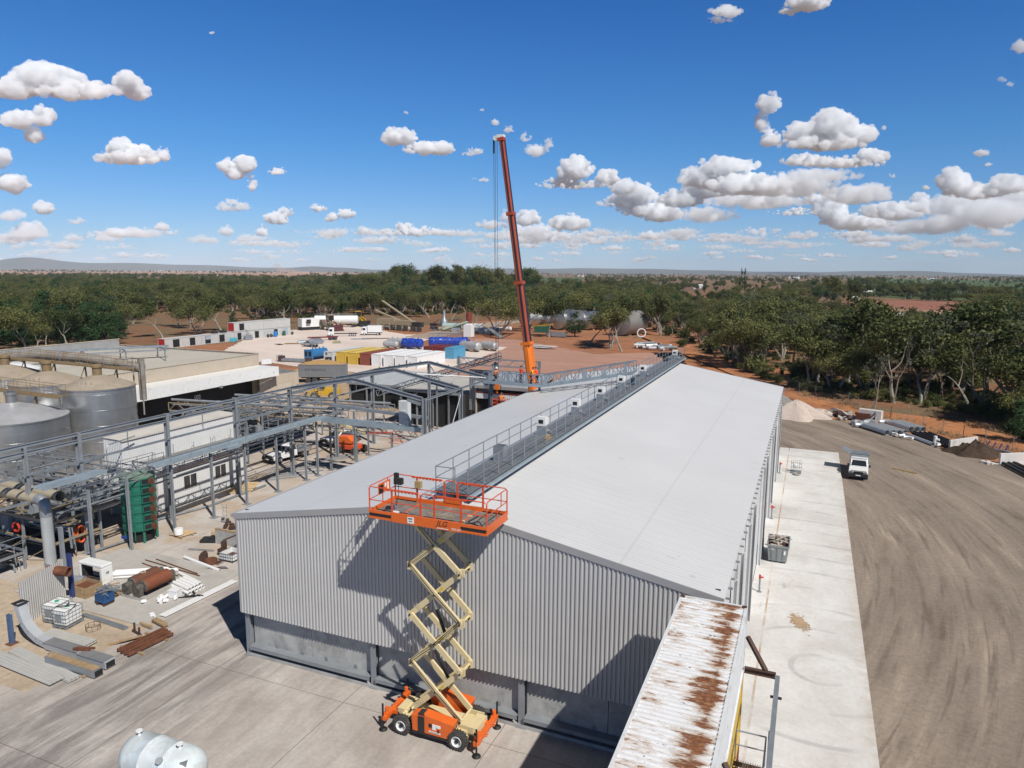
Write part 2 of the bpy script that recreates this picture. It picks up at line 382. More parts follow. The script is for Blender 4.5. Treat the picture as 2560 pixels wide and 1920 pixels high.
# distant paddocks, crops and the dam
area('far_red_field', [(0,672.0),(300,673.5),(720,679.5),(900,683),(900,690),(700,696),(430,688),(0,690)], .5, M_fallow, 0)
area('near_ploughed_field', [(1690,737),(1795,737),(1800,757),(1720,760)], .10, M_plough, 2, 8)
area('ploughed_field', [(2110,756),(2250,752),(2390,754),(2440,790),(2380,805),(2110,800)], .10, M_plough, 2, 8)
area('fallow_strip', [(1990,765),(2110,768),(2380,778),(2420,800),(2380,830),(2200,815),(1990,790)], .16, M_fallow, 2, 6)
area('green_field', [(1355,693),(1460,694),(1450,706),(1345,706)], .3, M_crop, 0)
area('orchard_ground', [(2110,694),(2560,702),(2600,745),(2380,752),(2180,742)], .3, M_crop, 0)
area('brown_paddock', [(2430,722),(2510,722),(2500,730),(2420,728)], .4, M_fallow, 0)
n = N('dam_water'); wv = n.noise(n.coord((1,1,1), True), .9, 4); M_water = n.out((.16,.19,.19), .07, 0, .6, wv, .05, .05)
area('dam_water', [(2380,890),(2420,888),(2490,900),(2510,920),(2470,925),(2420,910),(2370,898)], .10, M_water, .3, 2)
area('dam_bank', [(2360,868),(2440,862),(2520,885),(2530,930),(2470,935),(2380,905)], .05, M_dry, .5, 2)
def hill(name, u0, u1, d, prof, m):
    """long low ridge at distance d between two photo columns; prof gives its height"""
    mb = MB(); K = 90; o = []; depth = d*.12
    for i in range(K+1):
        px = u0+(u1-u0)*i/K; dv = ray(px, 690); dv.z = 0; dv.normalize(); h = prof(i/K)
        for q, hh in ((0, -5), (.25, h*.55), (.5, h), (.8, h*.6), (1, -5)): p = dv*(d+depth*q); o.append((p.x, p.y, hh))
    f = [(5*i+j, 5*(i+1)+j, 5*(i+1)+j+1, 5*i+j+1) for i in range(K) for j in range(4)]
    mb.add(o, f); return struct(name, mb, m, True)
M_hill = soil_mat('far_scrub_hill', [(.055,.062,.06), (.085,.085,.075), (.065,.072,.065)], .0012, .01)
def bump(t, c, w): return math.exp(-((t-c)/w)**2)
hill('far_hill', -900, 1300, 15000, lambda t: 70+95*bump(t,.44,.035)+85*bump(t,.57,.16)+45*bump(t,.40,.12)-40*t+6*math.sin(t*70), M_hill)
hill('low_ridge', 560, 1500, 13000, lambda t: 35+60*bump(t,.25,.12)+50*bump(t,.72,.2)+5*math.sin(t*60), M_hill)
hill('town_ridge', 1250, 3400, 14000, lambda t: 45+45*bump(t,.1,.15)+60*bump(t,.47,.09)+20*math.sin(t*9)+4*math.sin(t*80), M_hill)
# ------------------------------------------------------------------ materials of built things
n = N('roof_sheet'); w = n.coord((1,1,1), True); sx = n.new('SeparateXYZ'); n.l(n.new('NewGeometry').outputs['Position'], sx.inputs[0]); a = n.noise(w, .16, 6, .6, .4); st = n.noise(n.coord((.25,2.2,1), True), 1.0, 6, .65)
c = n.ramp(a, [(.3, (.555,.553,.55)), (.7, (.605,.603,.60))]); c = n.mix(n.ramp(st, [(.55, 0.0), (.75, .22)]), c, (.46,.44,.41))
lp = n.math('MAXIMUM', joint(n, sx.outputs[1], 27.5, .76, .022), joint(n, sx.outputs[0], -14.83, 8.2, .05)); c = n.mix(n.math('MULTIPLY', lp, .22), c, (.33,.33,.33))
sc = n.noise(n.coord((.9,.9,.9), True), 1.0, 2, .5); c = n.mix(n.math('MULTIPLY', n.math('LESS_THAN', sc, .26), .35), c, (.36,.33,.30)); M_roof = n.out(c, .42, 0, .5)
M_clad = mat('wall_cladding', (.47,.465,.455), .42, 0, .05, .4)
M_trim = mat('barge_trim', (.33,.33,.335), .4, 0, .05, 1)
M_whitewall = mat('white_wall_sheet', (.63,.63,.62), .5, 0, .06, .5, (.5,.46,.4), .1)
M_panel = mat('precast_concrete', (.40,.40,.385), .85, 0, .22, 1.6, (.22,.215,.205), .35, .9, .2)
M_steel = mat('galvanised_steel', (.34,.365,.385), .45, .55, .18, 1.5)
M_steelp = mat('grey_primed_steel', (.245,.262,.28), .5, .1, .15, 1.2)
M_bluegrey = mat('galvanised_tray', (.36,.43,.47), .45, .35, .14, 1.0, (.24,.27,.29), .1)
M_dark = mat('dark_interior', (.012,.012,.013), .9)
M_black = mat('black_rubber', (.022,.022,.023), .75, 0, .3, 6)
M_tyre = mat('dusty_tyre', (.05,.048,.045), .9, 0, .35, 7, (.16,.14,.12), .2, 4)
M_white = mat('white_paint', (.74,.74,.72), .4, 0, .05, 2, (.45,.40,.34), .12, 1.5)
M_orange = mat('orange_paint', (.72,.135,.02), .38, 0, .08, 2.5, (.40,.10,.03), .1, 2.5)
M_red = mat('red_rail_paint', (.62,.085,.025), .4, 0, .1, 4)
M_cream = mat('cream_paint', (.66,.55,.32), .42, 0, .08, 2, (.36,.27,.15), .12, 2)
M_rust = mat('rusty_steel', (.17,.065,.032), .85, .1, .45, 3.5, (.07,.03,.02), .3, 2)
M_brownst = mat('brown_primer_steel', (.075,.038,.028), .7, 0, .3, 2)
M_chrome = mat('chrome_rod', (.6,.6,.62), .18, .9, .05)
M_glass = mat('dark_glass', (.02,.025,.03), .08, 0, .1, 1, spec=.8)
M_label = mat('decal_white', (.78,.78,.76), .5)
M_ink = mat('decal_black', (.015,.015,.016), .5)
M_grate = mat('deck_grating', (.22,.235,.245), .55, .4, .25, 3)
M_timber = mat('weathered_timber', (.36,.25,.14), .85, 0, .3, 3, (.2,.13,.07), .3, 2)
M_pvc = mat('white_pvc', (.76,.76,.75), .35, 0, .04, 2, (.5,.46,.4), .1, 2)
M_tan_sheet = mat('tan_sheet', (.47,.40,.31), .55, 0, .09, .6, (.33,.26,.18), .2, .6)

# ------------------------------------------------------------------ the long grey shed
SX0, SX1, SY0, SY1, SE, SR = -27.11, -2.55, 27.46, 84.9, 7.94, 10.1
SXM = (SX0+SX1)/2; SSL = (SR-SE)/(SXM-SX0)
T = thing('steel_shed', 'long new grey steel shed with pale ribbed gable roof and concrete panel base', 'shed', (SX0, SY0, 0))
R = lambda u: SE+SSL*min(u, SX1-SX0-u)-.14
mb = MB()
mb.sheet((SXM, SY0-.02, SR), (SXM, SY1, SR), (SX0-.12, SY0-.02, SE-.12*SSL), .25, .006)
mb.sheet((SXM, SY0-.02, SR), (SXM, SY1, SR), (SX1+.12, SY0-.02, SE-.12*SSL), .25, .006)
mb.build('roof', M_roof, T)
mb = MB(); mb.corr((SX0, SY0), (SX1, SY0), 2.49, 0, .195, .045, 1, top=R, duty=(.5,.08)); mb.build('gable_cladding', M_clad, T)
mb = MB(); mb.corr((SX0, SY1), (SX0, SY0), 2.49, SE-.15, .195, .04, 1); mb.corr((SX1, SY1), (SX0, SY1), 2.49, 0, .4, .04, 1, top=R); mb.build('wall_cladding', M_clad, T)
mb = MB()
for s, xe in ((-1, SX0-.1), (1, SX1+.1)):
    mb = MB(); mb.beam((SXM, SY0-.045, SR-.1), (xe, SY0-.045, SE-.13), .06, .30)
    mb.beam((SXM, SY1+.02, SR-.1), (xe, SY1+.02, SE-.13), .06, .30); mb.build('barge_capping', M_trim, T)
mb = MB(); mb.beam((SX0-.19, SY0-.06, SE-.1), (SX0-.19, SY1, SE-.1), .14, .16); mb.build('gutter', M_trim, T)
mb = MB()
for sx in (-1, 1): mb.beam((SXM+sx*.28, SY0, SR-.01), (SXM+sx*.28, SY1, SR-.01), .5, .02, (sx*.17,0,1))
mb.build('ridge_capping', M_roof, T)
bays = [-26.78+7.9*k for k in range(4)]
for x in bays:
    c = MB(); c.ibeam((x, SY0+.36, 0.02), (x, SY0+.36, 6.5), .3, .46, .03, (0,1,0)); c.bx(x-.24, x+.24, SY0+.05, SY0+.68, 0.02, .05); c.build('column', M_steelp, T)
for k in range(3):
    x0, x1 = bays[k]+.17, bays[k+1]-.17; xm = (x0+x1)/2
    for a, b in ((x0, xm-.015), (xm+.015, x1)):
        p = MB(); p.bx(a, b, SY0+.42, SY0+.60, .62, 3.2); p.build('concrete_panel', M_panel, T)
    p = MB(); p.beam((x0, SY0+.30, .62), (x1, SY0+.30, .62), .62, .035); p.beam((x0, SY0+.01, .54), (x1, SY0+.01, .54), .03, .2); p.build('base_rail', M_steelp, T)
    for q in (.2, .42, .62, .86):
        p = MB(); xx = x0+(x1-x0)*q; p.bx(xx-.09, xx+.09, SY0+.395, SY0+.418, .66, .86); p.bx(xx-.03, xx+.03, SY0+.38, SY0+.394, .73, .79); p.build('fixing_plate', M_steelp, T)
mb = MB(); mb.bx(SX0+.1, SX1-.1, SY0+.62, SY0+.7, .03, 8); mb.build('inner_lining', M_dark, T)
mb = MB(); mb.bx(SX0+.2, SX1-.2, SY0+.1, SY0+.6, .03, .20); mb.build('plinth', M_panel, T)
# side wall towards the slab: white panels between tall door openings
ys = [27.5, 31.2, 34.2, 38.9, 42.1, 51.3, 54.3, 62, 66, 73.5, 77, 84.85]
for i in range(0, len(ys)-1, 2):
    p = MB(); p.bx(SX1-.18, SX1+.02, ys[i], ys[i+1], .1, 7.75); p.build('side_wall', M_whitewall, T)
for i in range(1, len(ys)-1, 2):
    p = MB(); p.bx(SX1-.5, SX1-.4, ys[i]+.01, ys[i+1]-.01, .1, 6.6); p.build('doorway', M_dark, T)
    p = MB(); p.bx(SX1-.16, SX1+.01, ys[i]+.005, ys[i+1]-.005, 6.7, 7.75); p.build('door_head', M_whitewall, T)
    for y in (ys[i]-.13, ys[i+1]+.13):
        p = MB(); p.ibeam((SX1+.2, y, .1), (SX1+.2, y, 7.3), .2, .26, .025, (1,0,0)); p.build('column', M_whitewall, T)
for k in range(58): mb = MB(); mb.bx(SX1+.1, SX1+.28, SY0+.6+k, SY0+.64+k, SE-.28, SE-.2); mb.build('gutter_bracket', M_steelp, T)
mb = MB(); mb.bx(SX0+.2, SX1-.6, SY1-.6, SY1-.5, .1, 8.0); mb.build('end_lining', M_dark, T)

# ------------------------------------------------------------------ ridge walkway and what stands on it
WX0, WX1, WZ = -15.62, -13.98, 10.5
T = thing('ridge_walkway', 'galvanised walkway with guard rails running along the ridge of the grey shed', 'walkway', (SXM, 28.2, SR))
mb = MB()
for i in range(7):
    x = WX0+.1+i*.235; mb.bx(x, x+.21, 28.2, 87.6, WZ-.04, WZ-.001*i)
for k in range(30): mb.bx(WX0, WX1, 28.4+k*2, 28.46+k*2, WZ-.1, WZ-.045)
mb.build('deck', M_grate, T)
mb = MB()
for x in (WX0, WX1): mb.ibeam((x, 28.2, WZ-.14), (x, 87.6, WZ-.14), .1, .22, .02)
for k in range(30): mb.bx(SXM-.5, SXM+.5, 29+k*2, 29.1+k*2, SR-.1, WZ-.25)
mb.build('side_beam', M_steel, T)
mb = MB(); mb.bx(WX1+.07, WX1+.24, 28.2, 87.6, WZ-.22, WZ-.1); mb.bx(WX0-.28, WX0-.07, 28.2, 86, WZ-.2, WZ-.17); mb.build('cable_tray', M_bluegrey, T)
for x, e in ((WX0, 0), (WX1, 0)):
    mb = MB(); mb.rail([(x, 28.25, WZ), (x, 87.6, WZ)], 1.1, 1.75, .026); mb.build('guard_rail', M_steel, T)
mb = MB(); mb.rail([(WX0, 87.6, WZ), (WX1, 87.6, WZ)], 1.1, .8, .026); mb.rail([(WX0, 28.25, WZ), (WX0+1.0, 28.25, WZ)], 1.1, 2, .024); mb.build('end_rail', M_steel, T)
vt = thing('vent_hood', 'pale hooded fan unit on the ridge walkway', 'vent', (0,0,0), 0)
mb = MB(); mb.bx(-.28,.28,-.3,.3,0,.55); mb.build('base', M_steel, vt)
mb = MB(); mb.prism([(-.3,.56),(.34,.56),(.34,1.0),(.1,1.12),(-.3,1.12)], -.27, .27, M=Matrix(((0,0,1),(1,0,0),(0,1,0)))); mb.build('hood', M_white, vt)
mb = MB(); mb.bx(-.15,.15,-.32,-.303,.72,.95); mb.build('opening', M_dark, vt)
mb = MB(); mb.tube([(.27,.1,.2),(.55,.1,.16)], .13, 10); mb.build('motor', M_steelp, vt); mark(vt)
vl = ['hooded white fan unit on the walkway, nearest to the open grey box', 'hooded white fan unit on the walkway, second beyond the open grey box', 'hooded white fan unit midway along the ridge walkway', 'hooded white fan unit on the walkway just before the truss bridge joins', 'hooded white fan unit beside the end of the truss bridge', 'hooded white fan unit near the far end of the ridge walkway']
for i, (x, y) in enumerate([(-15.1,41.1),(-15.1,48.0),(-15.0,54.1),(-15.0,60.7),(-14.9,68.8),(-14.5,84.0)]):
    o = vt if i == 0 else dup(vt, (0,0,0)); o.location = (x, y, WZ); o['label'] = vl[i]; o['group'] = 'fan units along the ridge walkway'
T = thing('open_box', 'open topped grey box standing on the near part of the ridge walkway', 'box', (-15.0, 34.3, WZ))
mb = MB(); 
for a, b, c, d in ((-.3,-.26,-.3,.3), (.26,.3,-.3,.3), (-.26,.26,-.3,-.26), (-.26,.26,.26,.3)): mb.bx(-15+a, -15+b, 34.3+c, 34.3+d, WZ, WZ+.8)
mb.build('casing', M_steel, T); mb = MB(); mb.bx(-15.255,-14.745,34.045,34.555,WZ+.5,WZ+.55); mb.build('inside', M_dark, T)
T = thing('tool_bag', 'black tool bag at the far end of the ridge walkway', 'bag', (-15.2, 82.2, WZ))
mb = MB(); mb.lathe([(.02,.62),(.2,.6),(.33,.4),(.36,.12),(.3,0),(0,0)], 10, (-15.2,82.2,WZ)); mb.build('bag_body', M_black, T); mb = MB(); mb.tube([(-15.35,82.2,WZ+.5),(-15.3,82.2,WZ+.85),(-15.1,82.2,WZ+.85),(-15.05,82.2,WZ+.5)], .03, 6); mb.build('handle', M_black, T)
T = thing('gas_bottle', 'short dark blue drum on the ridge walkway in front of the truss bridge', 'drum', (-14.6, 63.2, WZ))
mb = MB(); mb.lathe([(0,.7),(.1,.69),(.19,.62),(.2,.05),(.18,0),(0,0)], 12, (-14.6,63.2,WZ)); mb.build('drum_body', mat('navy_drum', (.02,.05,.09)), T); mb = MB(); mb.tube([(-14.6,63.2,WZ+.69),(-14.6,63.2,WZ+.82)], .06, 8); mb.build('cap', M_black, T)
T = thing('timber_plank', 'short timber plank left on the ridge walkway beside the first fan unit', 'plank', (-14.35, 40.2, WZ)); mb = MB(); mb.box((-14.4,40.2,WZ+.05), (.3,1.1,.1), .2); mb.build('board', M_timber, T)

# ------------------------------------------------------------------ scissor lift
LX, LY = -14.28, 26.1
T = thing('scissor_lift', 'orange and cream scissor lift raised in front of the shed gable', 'scissor lift', (LX, LY, .022))
zl = [1.0, 3.27, 5.55, 7.83, 10.0]; xa, xb = -15.5, -13.05
for st in range(4):
    z0, z1 = zl[st], zl[st+1]
    for y, s in ((25.62, -1), (26.62, 1)):
        m = MB(); m.beam((xb, y, z0), (xa, y, z1), .10, .24, (0,1,0)) if False else m.beam((xb, y, z0), (xa, y, z1), .1, .25, (1,0,1)); m.build('scissor_arm', M_cream, T)
        m = MB(); m.beam((xa, y+.13*-s, z0), (xb, y+.13*-s, z1), .1, .25, (-1,0,1)); m.build('scissor_arm', M_cream, T)
    m = MB()
    for x, z in ((xa, z0), (xb, z0), ((xa+xb)/2, (z0+z1)/2)): m.tube([(x, 25.54, z), (x, 26.70, z)], .055, 8)
    m.build('pivot_tube', M_cream, T)
    m = MB()
    for x, z in ((xa, z0), (xb, z0), ((xa+xb)/2, (z0+z1)/2)): m.tube([(x, 25.50, z), (x, 25.535, z)], .045, 8)
    m.build('pin', M_ink, T)
    m = MB()
    for x in (xb,):
        m.box((x+.05, 25.75, z1), (.2,.12,.34), 0); m.box((x+.05, 26.5, z1), (.2,.12,.34), 0)
    m.build('end_bracket', M_cream, T)
for (p, q) in (((-15.2,26.1,5.0),(-13.9,26.1,2.6)), ((-14.9,26.1,6.9),(-14.0,26.1,4.6))):
    m = MB(); m.tube([p, Vector(p).lerp(Vector(q), .55)], .045, 8); c = m.build('lift_cylinder', M_chrome, T); m = MB(); m.tube([Vector(p).lerp(Vector(q), .5), q], .08, 8); m.build('cylinder_barrel', M_ink, c)
m = MB(); m.bx(-16.0,-12.6,25.75,26.5,.55,.8); m.bx(-16.25,-15.9,25.6,26.65,.5,.86); m.bx(-12.75,-12.25,25.6,26.65,.5,.86)
for x in (-15.73, -12.95): m.tube([(x,25.3,.5),(x,27.0,.5)], .09, 8); m.bx(x-.25,x+.25,25.45,25.75,.3,.72); m.bx(x-.25,x+.25,26.5,26.8,.3,.72)
m.bx(-13.2,-12.4,25.55,25.6,.6,.9); m.bx(-13.2,-12.4,26.66,26.7,.6,.95)
m.build('chassis', M_cream, T)
def lathe_y(prof, c, n=28): 
    m = MB(); return m.lathe([(r, z) for r, z in prof], n, c, Matrix(((1,0,0),(0,0,-1),(0,1,0))))
for x, y in ((-15.73,25.12),(-12.95,25.12),(-15.73,27.05),(-12.95,27.05)):
    s = 1 if y < 26 else -1; w = .17
    wb = lathe_y([(.2,-w*.7),(.33,-w),(.42,-w*.8),(.435,0),(.42,w*.8),(.33,w),(.2,w*.7)], (x, y, .457), 30)
    for k in range(20):
        t = 2*math.pi*k/20
        for s2 in (-1, 1): wb.box((x+.435*math.cos(t+s2*.08), y+s2*.085, .457+.435*math.sin(t+s2*.08)), (.05,.14,.055), M=Matrix.Rotation(-t, 3, 'Y')@Matrix.Rotation(s2*.5, 3, 'X'))
    wh = wb.build('wheel', M_tyre, T, True)
    m = lathe_y([(0,s*.05),(.07,s*.1),(.1,s*.06),(.13,s*.03),(.19,s*.06),(.25,s*.12),(.235,s*.16),(.2,s*.12)], (x,y,.457), 24); m.build('rim', M_white, wh, True)
    m = lathe_y([(0,s*.13),(.08,s*.12),(.1,s*.05)], (x,y,.457), 12); m.build('hub', M_ink, wh)
for s in (-1, 1):
    pr = [(-15.15,.42),(-13.45,.42),(-13.25,.62),(-13.1,1.18),(-14.55,1.32),(-15.2,1.18)]
    yy = (25.0, 25.5) if s < 0 else (26.75, 27.28)
    m = MB(); m.prism(pr, yy[0], yy[1], M=Matrix(((1,0,0),(0,0,1),(0,1,0)))); hd = m.build('engine_cover', M_orange, T, bevel=.04)
    if s < 0:
        m = MB(); m.bx(-14.82,-14.52,24.965,25.0,.38,1.2); m.bx(-14.83,-14.51,24.99,25.4,1.26,1.315); m.build('vent_strip', M_black, hd)
        m = MB(); m.bx(-15.15,-13.35,25.02,25.4,.3,.40); m.build('sill', M_black, hd)
        m = MB(); m.bx(-14.12,-13.95,24.985,24.998,.72,.98); m.bx(-13.93,-13.72,24.985,24.998,.84,.98); m.bx(-14.3,-13.72,24.984,24.998,.56,.63); m.build('decal', M_label, hd)
        m = MB(); m.bx(-14.3,-14.15,24.984,24.998,.8,.97); m.bx(-13.87,-13.78,24.984,24.998,.64,.76); m.bx(-14.25,-13.8,24.981,24.984,.585,.605); m.build('panel_box', M_ink, hd)
for x, s in ((-16.62,-1), (-12.05,1)):
    m = MB(); m.bx(x-.1,x+.1,24.98,27.22,.48,.70)
    for y in (25.7, 26.5): m.bx(min(x, x-s*.45), max(x, x-s*.45), y-.1, y+.1, .5, .68)
    for y in (25.25, 26.95): m.box((x+s*.0, y, .60), (.24,.2,.3)); m.tube([(x,y+.02,.74),(x,y+.02,1.0)], .09, 8)
    ot = m.build('outrigger_beam', M_orange, T, bevel=.015)
    for y in (25.02, 27.18):
        m = MB(); m.tube([(x+s*.05,y,.12),(x+s*.05,y,1.28)], .045, 8); m.lathe([(0,.1),(.1,.09),(.19,.03),(.2,.0),(0,0)], 14, (x+s*.05,y,.03)); m.build('jack_leg', M_ink, ot)
    m = MB()
    for y in (25.62, 26.4): m.tube([(x+s*.1,y,.6),(x+s*.24,y,.62),(x+s*.24,y+.16,.62),(x+s*.1,y+.16,.6)], .025, 6)
    m.build('tow_eye', M_orange, ot)
for y_, o_ in ((25.50, .16), (26.74, -.12)):
    m = MB(); q_ = []
    for st in range(4): q_ += [((xb if st % 2 == 0 else xa)+.0, y_, zl[st]+o_), ((xa+xb)/2, y_, (zl[st]+zl[st+1])/2+o_*.4)]
    m.tube(q_+[(xa+.3, y_, zl[4]-.1)], .022, 6); m.tube([(a+.05, b, c-.06) for a, b, c in q_], .016, 6); m.build('hydraulic_hose', M_black, T)
m = MB()
for st in range(1, 4):
    for x in (xa, xb): m.box((x, 25.545, zl[st]+.0), (.18,.02,.36))
m.build('gusset_plate', M_cream, T)
m = MB()
for st in range(4): m.box(((xa+xb)/2+.35, 25.565, (zl[st]+zl[st+1])/2+.31), (.26,.006,.10), M=Matrix.Rotation(rad(-43),3,'Y'))
m.build('warning_label', mat('label_yellow', (.62,.45,.05)), T)
# platform
px0, px1, py0, py1, pz = -17.2, -11.55, 25.08, 27.26, 10.12
m = MB(); m.bx(px0+.08,px1-.08,py0+.06,py1-.06,pz-.06,pz); pf = m.build('platform_deck', mat('worn_deck', (.20,.18,.165), .7, .1, .35, 2.5, (.36,.32,.28), .35, 2), T)
m = MB()
for x in (px0+1.42, px1-1.42): m.bx(x-.03,x+.03,py0+.06,py1-.06,pz+.002,pz+.02)
m.build('deck_strip', M_orange, pf)
m = MB()
for y in (py0, py1-.05): m.bx(px0,px1,y,y+.05,pz-.2,pz-.1); m.bx(px0,px1,y,y+.05,pz+.05,pz+.17); m.bx(px0+1.15,px1-1.2,y-.012,y+.062,pz-.22,pz+.19)
for x in (px0, px1-.05): m.bx(x,x+.05,py0+.05,py1-.05,pz-.2,pz+.17)
m.build('platform_skirt', M_orange, T)
m = MB()
for y in (py0+.02, py1-.03): m.bx(px0+.05,px1-.05,y-.01,y+.01,pz-.1,pz+.05)
m.build('skirt_slot', M_ink, T)
m = MB(); r = .024
def loop(a, b, z0=pz+.17, z1=pz+1.2, mid=.62):
    a, b = Vector(a), Vector(b); d = (b-a).normalized()*.08; za, zb = Vector((0,0,z0)), Vector((0,0,z1)); zm = Vector((0,0,pz+mid))
    m.tube([a+za, a+zb-Vector((0,0,.08)), a+d+zb, b-d+zb, b+zb-Vector((0,0,.08)), b+za], r, 7, False); m.tube([a+zm, b+zm], r*.9, 6, False)
for y in (py0+.03, py1-.03):
    for a, b in ((px0+.03,px0+1.15), (px0+1.2,px0+2.55), (px0+2.6,px0+3.2), (px0+3.25,px1-1.2), (px1-1.15,px1-.03)): loop((a,y,0), (b,y,0))
for x in (px0+.03, px1-.03): loop((x,py0+.06,0), (x,py1-.06,0)); m.tube([(x,(py0+py1)/2,pz+.17),(x,(py0+py1)/2,pz+.62)], r*.9, 6); m.tube([(x,py0+1.5,pz+.62),(x,py0+1.5,pz+1.2)], r*.9, 6)
for y in (py0+.03, py1-.03):
    for a, b in ((px0+.85,px0+2.45), (px1-2.35,px1-.9)):
        m.bx(a,b,y-.035,y+.035,pz+1.165,pz+1.2)
        k = a+.1
        while k < b: m.bx(k,k+.1,y-.035,y+.035,pz+1.115,pz+1.162); k += .17
m.build('guard_rail', M_red, T)
m = MB(); m.bx(px0+.045,px0+.06,py0+.7,py1-.5,pz+.62,pz+1.1); pn = m.build('side_panel', M_orange, T)
m = MB(); m.bx(px0+.065,px0+.1,py0+.75,py0+1.05,pz+.66,pz+1.02); m.build('manual_holder', M_ink, pn)
m = MB(); m.bx(px0+.065,px0+.08,py0+1.2,py0+1.32,pz+.85,pz+1.03); m.bx(px0+.065,px0+.08,py0+1.4,py0+1.52,pz+.7,pz+1.03); m.build('decal', M_label, pn)
m = MB(); m.box((px0+.34,py1-.25,pz+.95), (.4,.22,.28)); m.box((px0+.15,py1-.12,pz+1.08), (.2,.14,.4)); m.tube([(px0+.3,py1-.2,pz+.8),(px0+.35,py1-.3,pz+.3),(px0+.6,py1-.9,pz+.03)], .015, 6); m.build('control_box', M_black, T)
m = MB(); m.bx(px0+1.2,px0+1.5,py1-.3,py1-.12,pz+.75,pz+1.05); m.build('document_box', mat('ochre_box', (.40,.30,.13)), T)
m = MB(); m.bx(px0+2.6,px0+3.4,py1-.09,py1-.07,pz+.2,pz+.42); m.build('kick_plate', M_orange, T)
m = MB(); m.bx(px0+1.95,px0+2.27,py0-.02,py0-.013,pz-.16,pz+.12); nb = m.build('decal', M_label, T)
m = MB(); m.bx(px0+2.0,px0+2.2,py0-.024,py0-.021,pz+.02,pz+.07); m.bx(px0+2.03,px0+2.19,py0-.024,py0-.021,pz-.08,pz-.05); m.build('decal_print', M_ink, nb)
fr = lambda x, z: M4((x, py0-.016, z), (1,0,0), (0,0,1))
sk = Matrix.Identity(4); sk[0][1] = .3
lg = text('JLG', .34, M_ink, T, fr(px0+3.62, pz+.03) @ sk, 'lettering', .003)
md = None
text('R20 LRT', .13, M_label, T, fr(px0+4.28, pz-.12), 'lettering', .003)
m = MB(); m.bx(px0+3.35,px0+3.9,py0-.017,py0-.013,pz-.18,pz-.15); m.build('decal_line', M_label, T)
# things left on the platform
def loose(name, label, cat, loc, parts, rz=0):
    t = thing(name, label, cat, loc)
    for pn_, b, mm in parts: b.build(pn_, mm, t)
    return t
z = pz+.004
m = MB(); m.tube([(px0+.5,py0+.35,z+.02),(px0+1.3,py0+.5,z+.02),(px0+2.2,py0+.2,z+.02),(px0+3.2,py0+.35,z+.02),(px0+4.3,py0+.2,z+.02),(px0+4.9,py0+.9,z+.02),(px0+5.3,py0+.35,z+.02)], .02, 6); m.tube([(px0+5.3,py0+.35,z+.02),(px0+4.5,py0+.6,z+.06),(px0+4.6,py0+1.5,z+.06)], .018, 6)
tag(m.build('power_lead', M_black), 'black power lead trailing across the raised orange platform', 'cable')
m = MB(); m.box((px0+1.1,py0+.4,z+.05), (.35,.2,.1), .4); tag(m.build('white_rag', M_pvc), 'crumpled white rag near the left gate of the raised orange platform', 'rag')
m = MB(); m.tube([(px0+2.35,py0+1.0,z+.02),(px0+3.6,py0+1.05,z+.02),(px0+3.7,py0+.9,z+.02),(px0+2.5,py0+.86,z+.02),(px0+2.35,py0+1.0,z+.02)], .018, 6); tag(m.build('coiled_rope', mat('tan_rope', (.42,.34,.22))), 'tan rope laid in a loop on the raised orange platform', 'rope')
m = MB(); m.box((px0+.55,py0+.8,z+.07), (.3,.16,.14), .3); t = thing('drill_case', 'small dark tool with a blue end on the left part of the orange platform', 'tool', (px0+.55,py0+.8,z)); m.build('tool_body', M_black, t); m = MB(); m.box((px0+.72,py0+.86,z+.08), (.08,.17,.16), .3); m.build('battery', mat('blue_plastic', (.03,.08,.3)), t)

# ------------------------------------------------------------------ shipping containers (one builder for all)
def corr_box(L, Wd, Hh, mside, mroof, parent, doors=None, mframe=None, dep=.04, pitch=.28):
    """container standing on local ground, long side along local Y, front end at y=0"""
    mframe = mframe or mside; e = .1
    m = MB()
    for x in (0, Wd):
        for y in (0, L): m.box((x+(e/2 if x == 0 else -e/2), y+(e/2 if y == 0 else -e/2), Hh/2), (e, e, Hh))
    for x in (e/2, Wd-e/2): m.bx(x-e/2,x+e/2,e,L-e,.002,.14); m.bx(x-e/2,x+e/2,e,L-e,Hh-.1,Hh-.002)
    for y in (e/2, L-e/2): m.bx(e,Wd-e,y-e/2,y+e/2,.002,.14); m.bx(e,Wd-e,y-e/2,y+e/2,Hh-.1,Hh-.002)
    m.build('corner_frame', mframe, parent, off='local')
    m = MB(); m.corr((.045,L-e), (.045,e), .14, Hh-.1, pitch, -dep, 1); m.corr((Wd-.045,e), (Wd-.045,L-e), .14, Hh-.1, pitch, -dep, 1); m.corr((Wd-e,L-.045), (e,L-.045), .14, Hh-.1, pitch, -dep, 1)
    m.build('side_wall', mside, parent, off='local')
    if doors: 
        d = None
        for x0, x1 in ((e, Wd/2-.01), (Wd/2+.01, Wd-e)):
            m = MB(); m.bx(x0,x1,.03,.07,.14,Hh-.1)
            for q in (.25,.75): xx = x0+(x1-x0)*q; m.tube([(xx,.0,.2),(xx,.0,Hh-.15)], .02, 6)
            for q in (.3, .6, .9, 1.3, 1.7, 2.1): m.bx(x0+.06,x1-.06,.015,.028,.2+q*.95,.26+q*.95)
            m.build('door', doors, parent, off='local')
    else:
        m = MB(); m.corr((e,.045), (Wd-e,.045), .14, Hh-.1, .28, -dep, 1); m.build('end_wall', mside, parent, off='local')
    m = MB(); m.sheet((e,e,Hh-.045), (e,L-e,Hh-.045), (Wd-e,e,Hh-.05), .21, .042, (.45,.15)); m.bx(e,Wd-e,e,L-e,.05,.13); m.build('roof', mroof, parent, off='local')
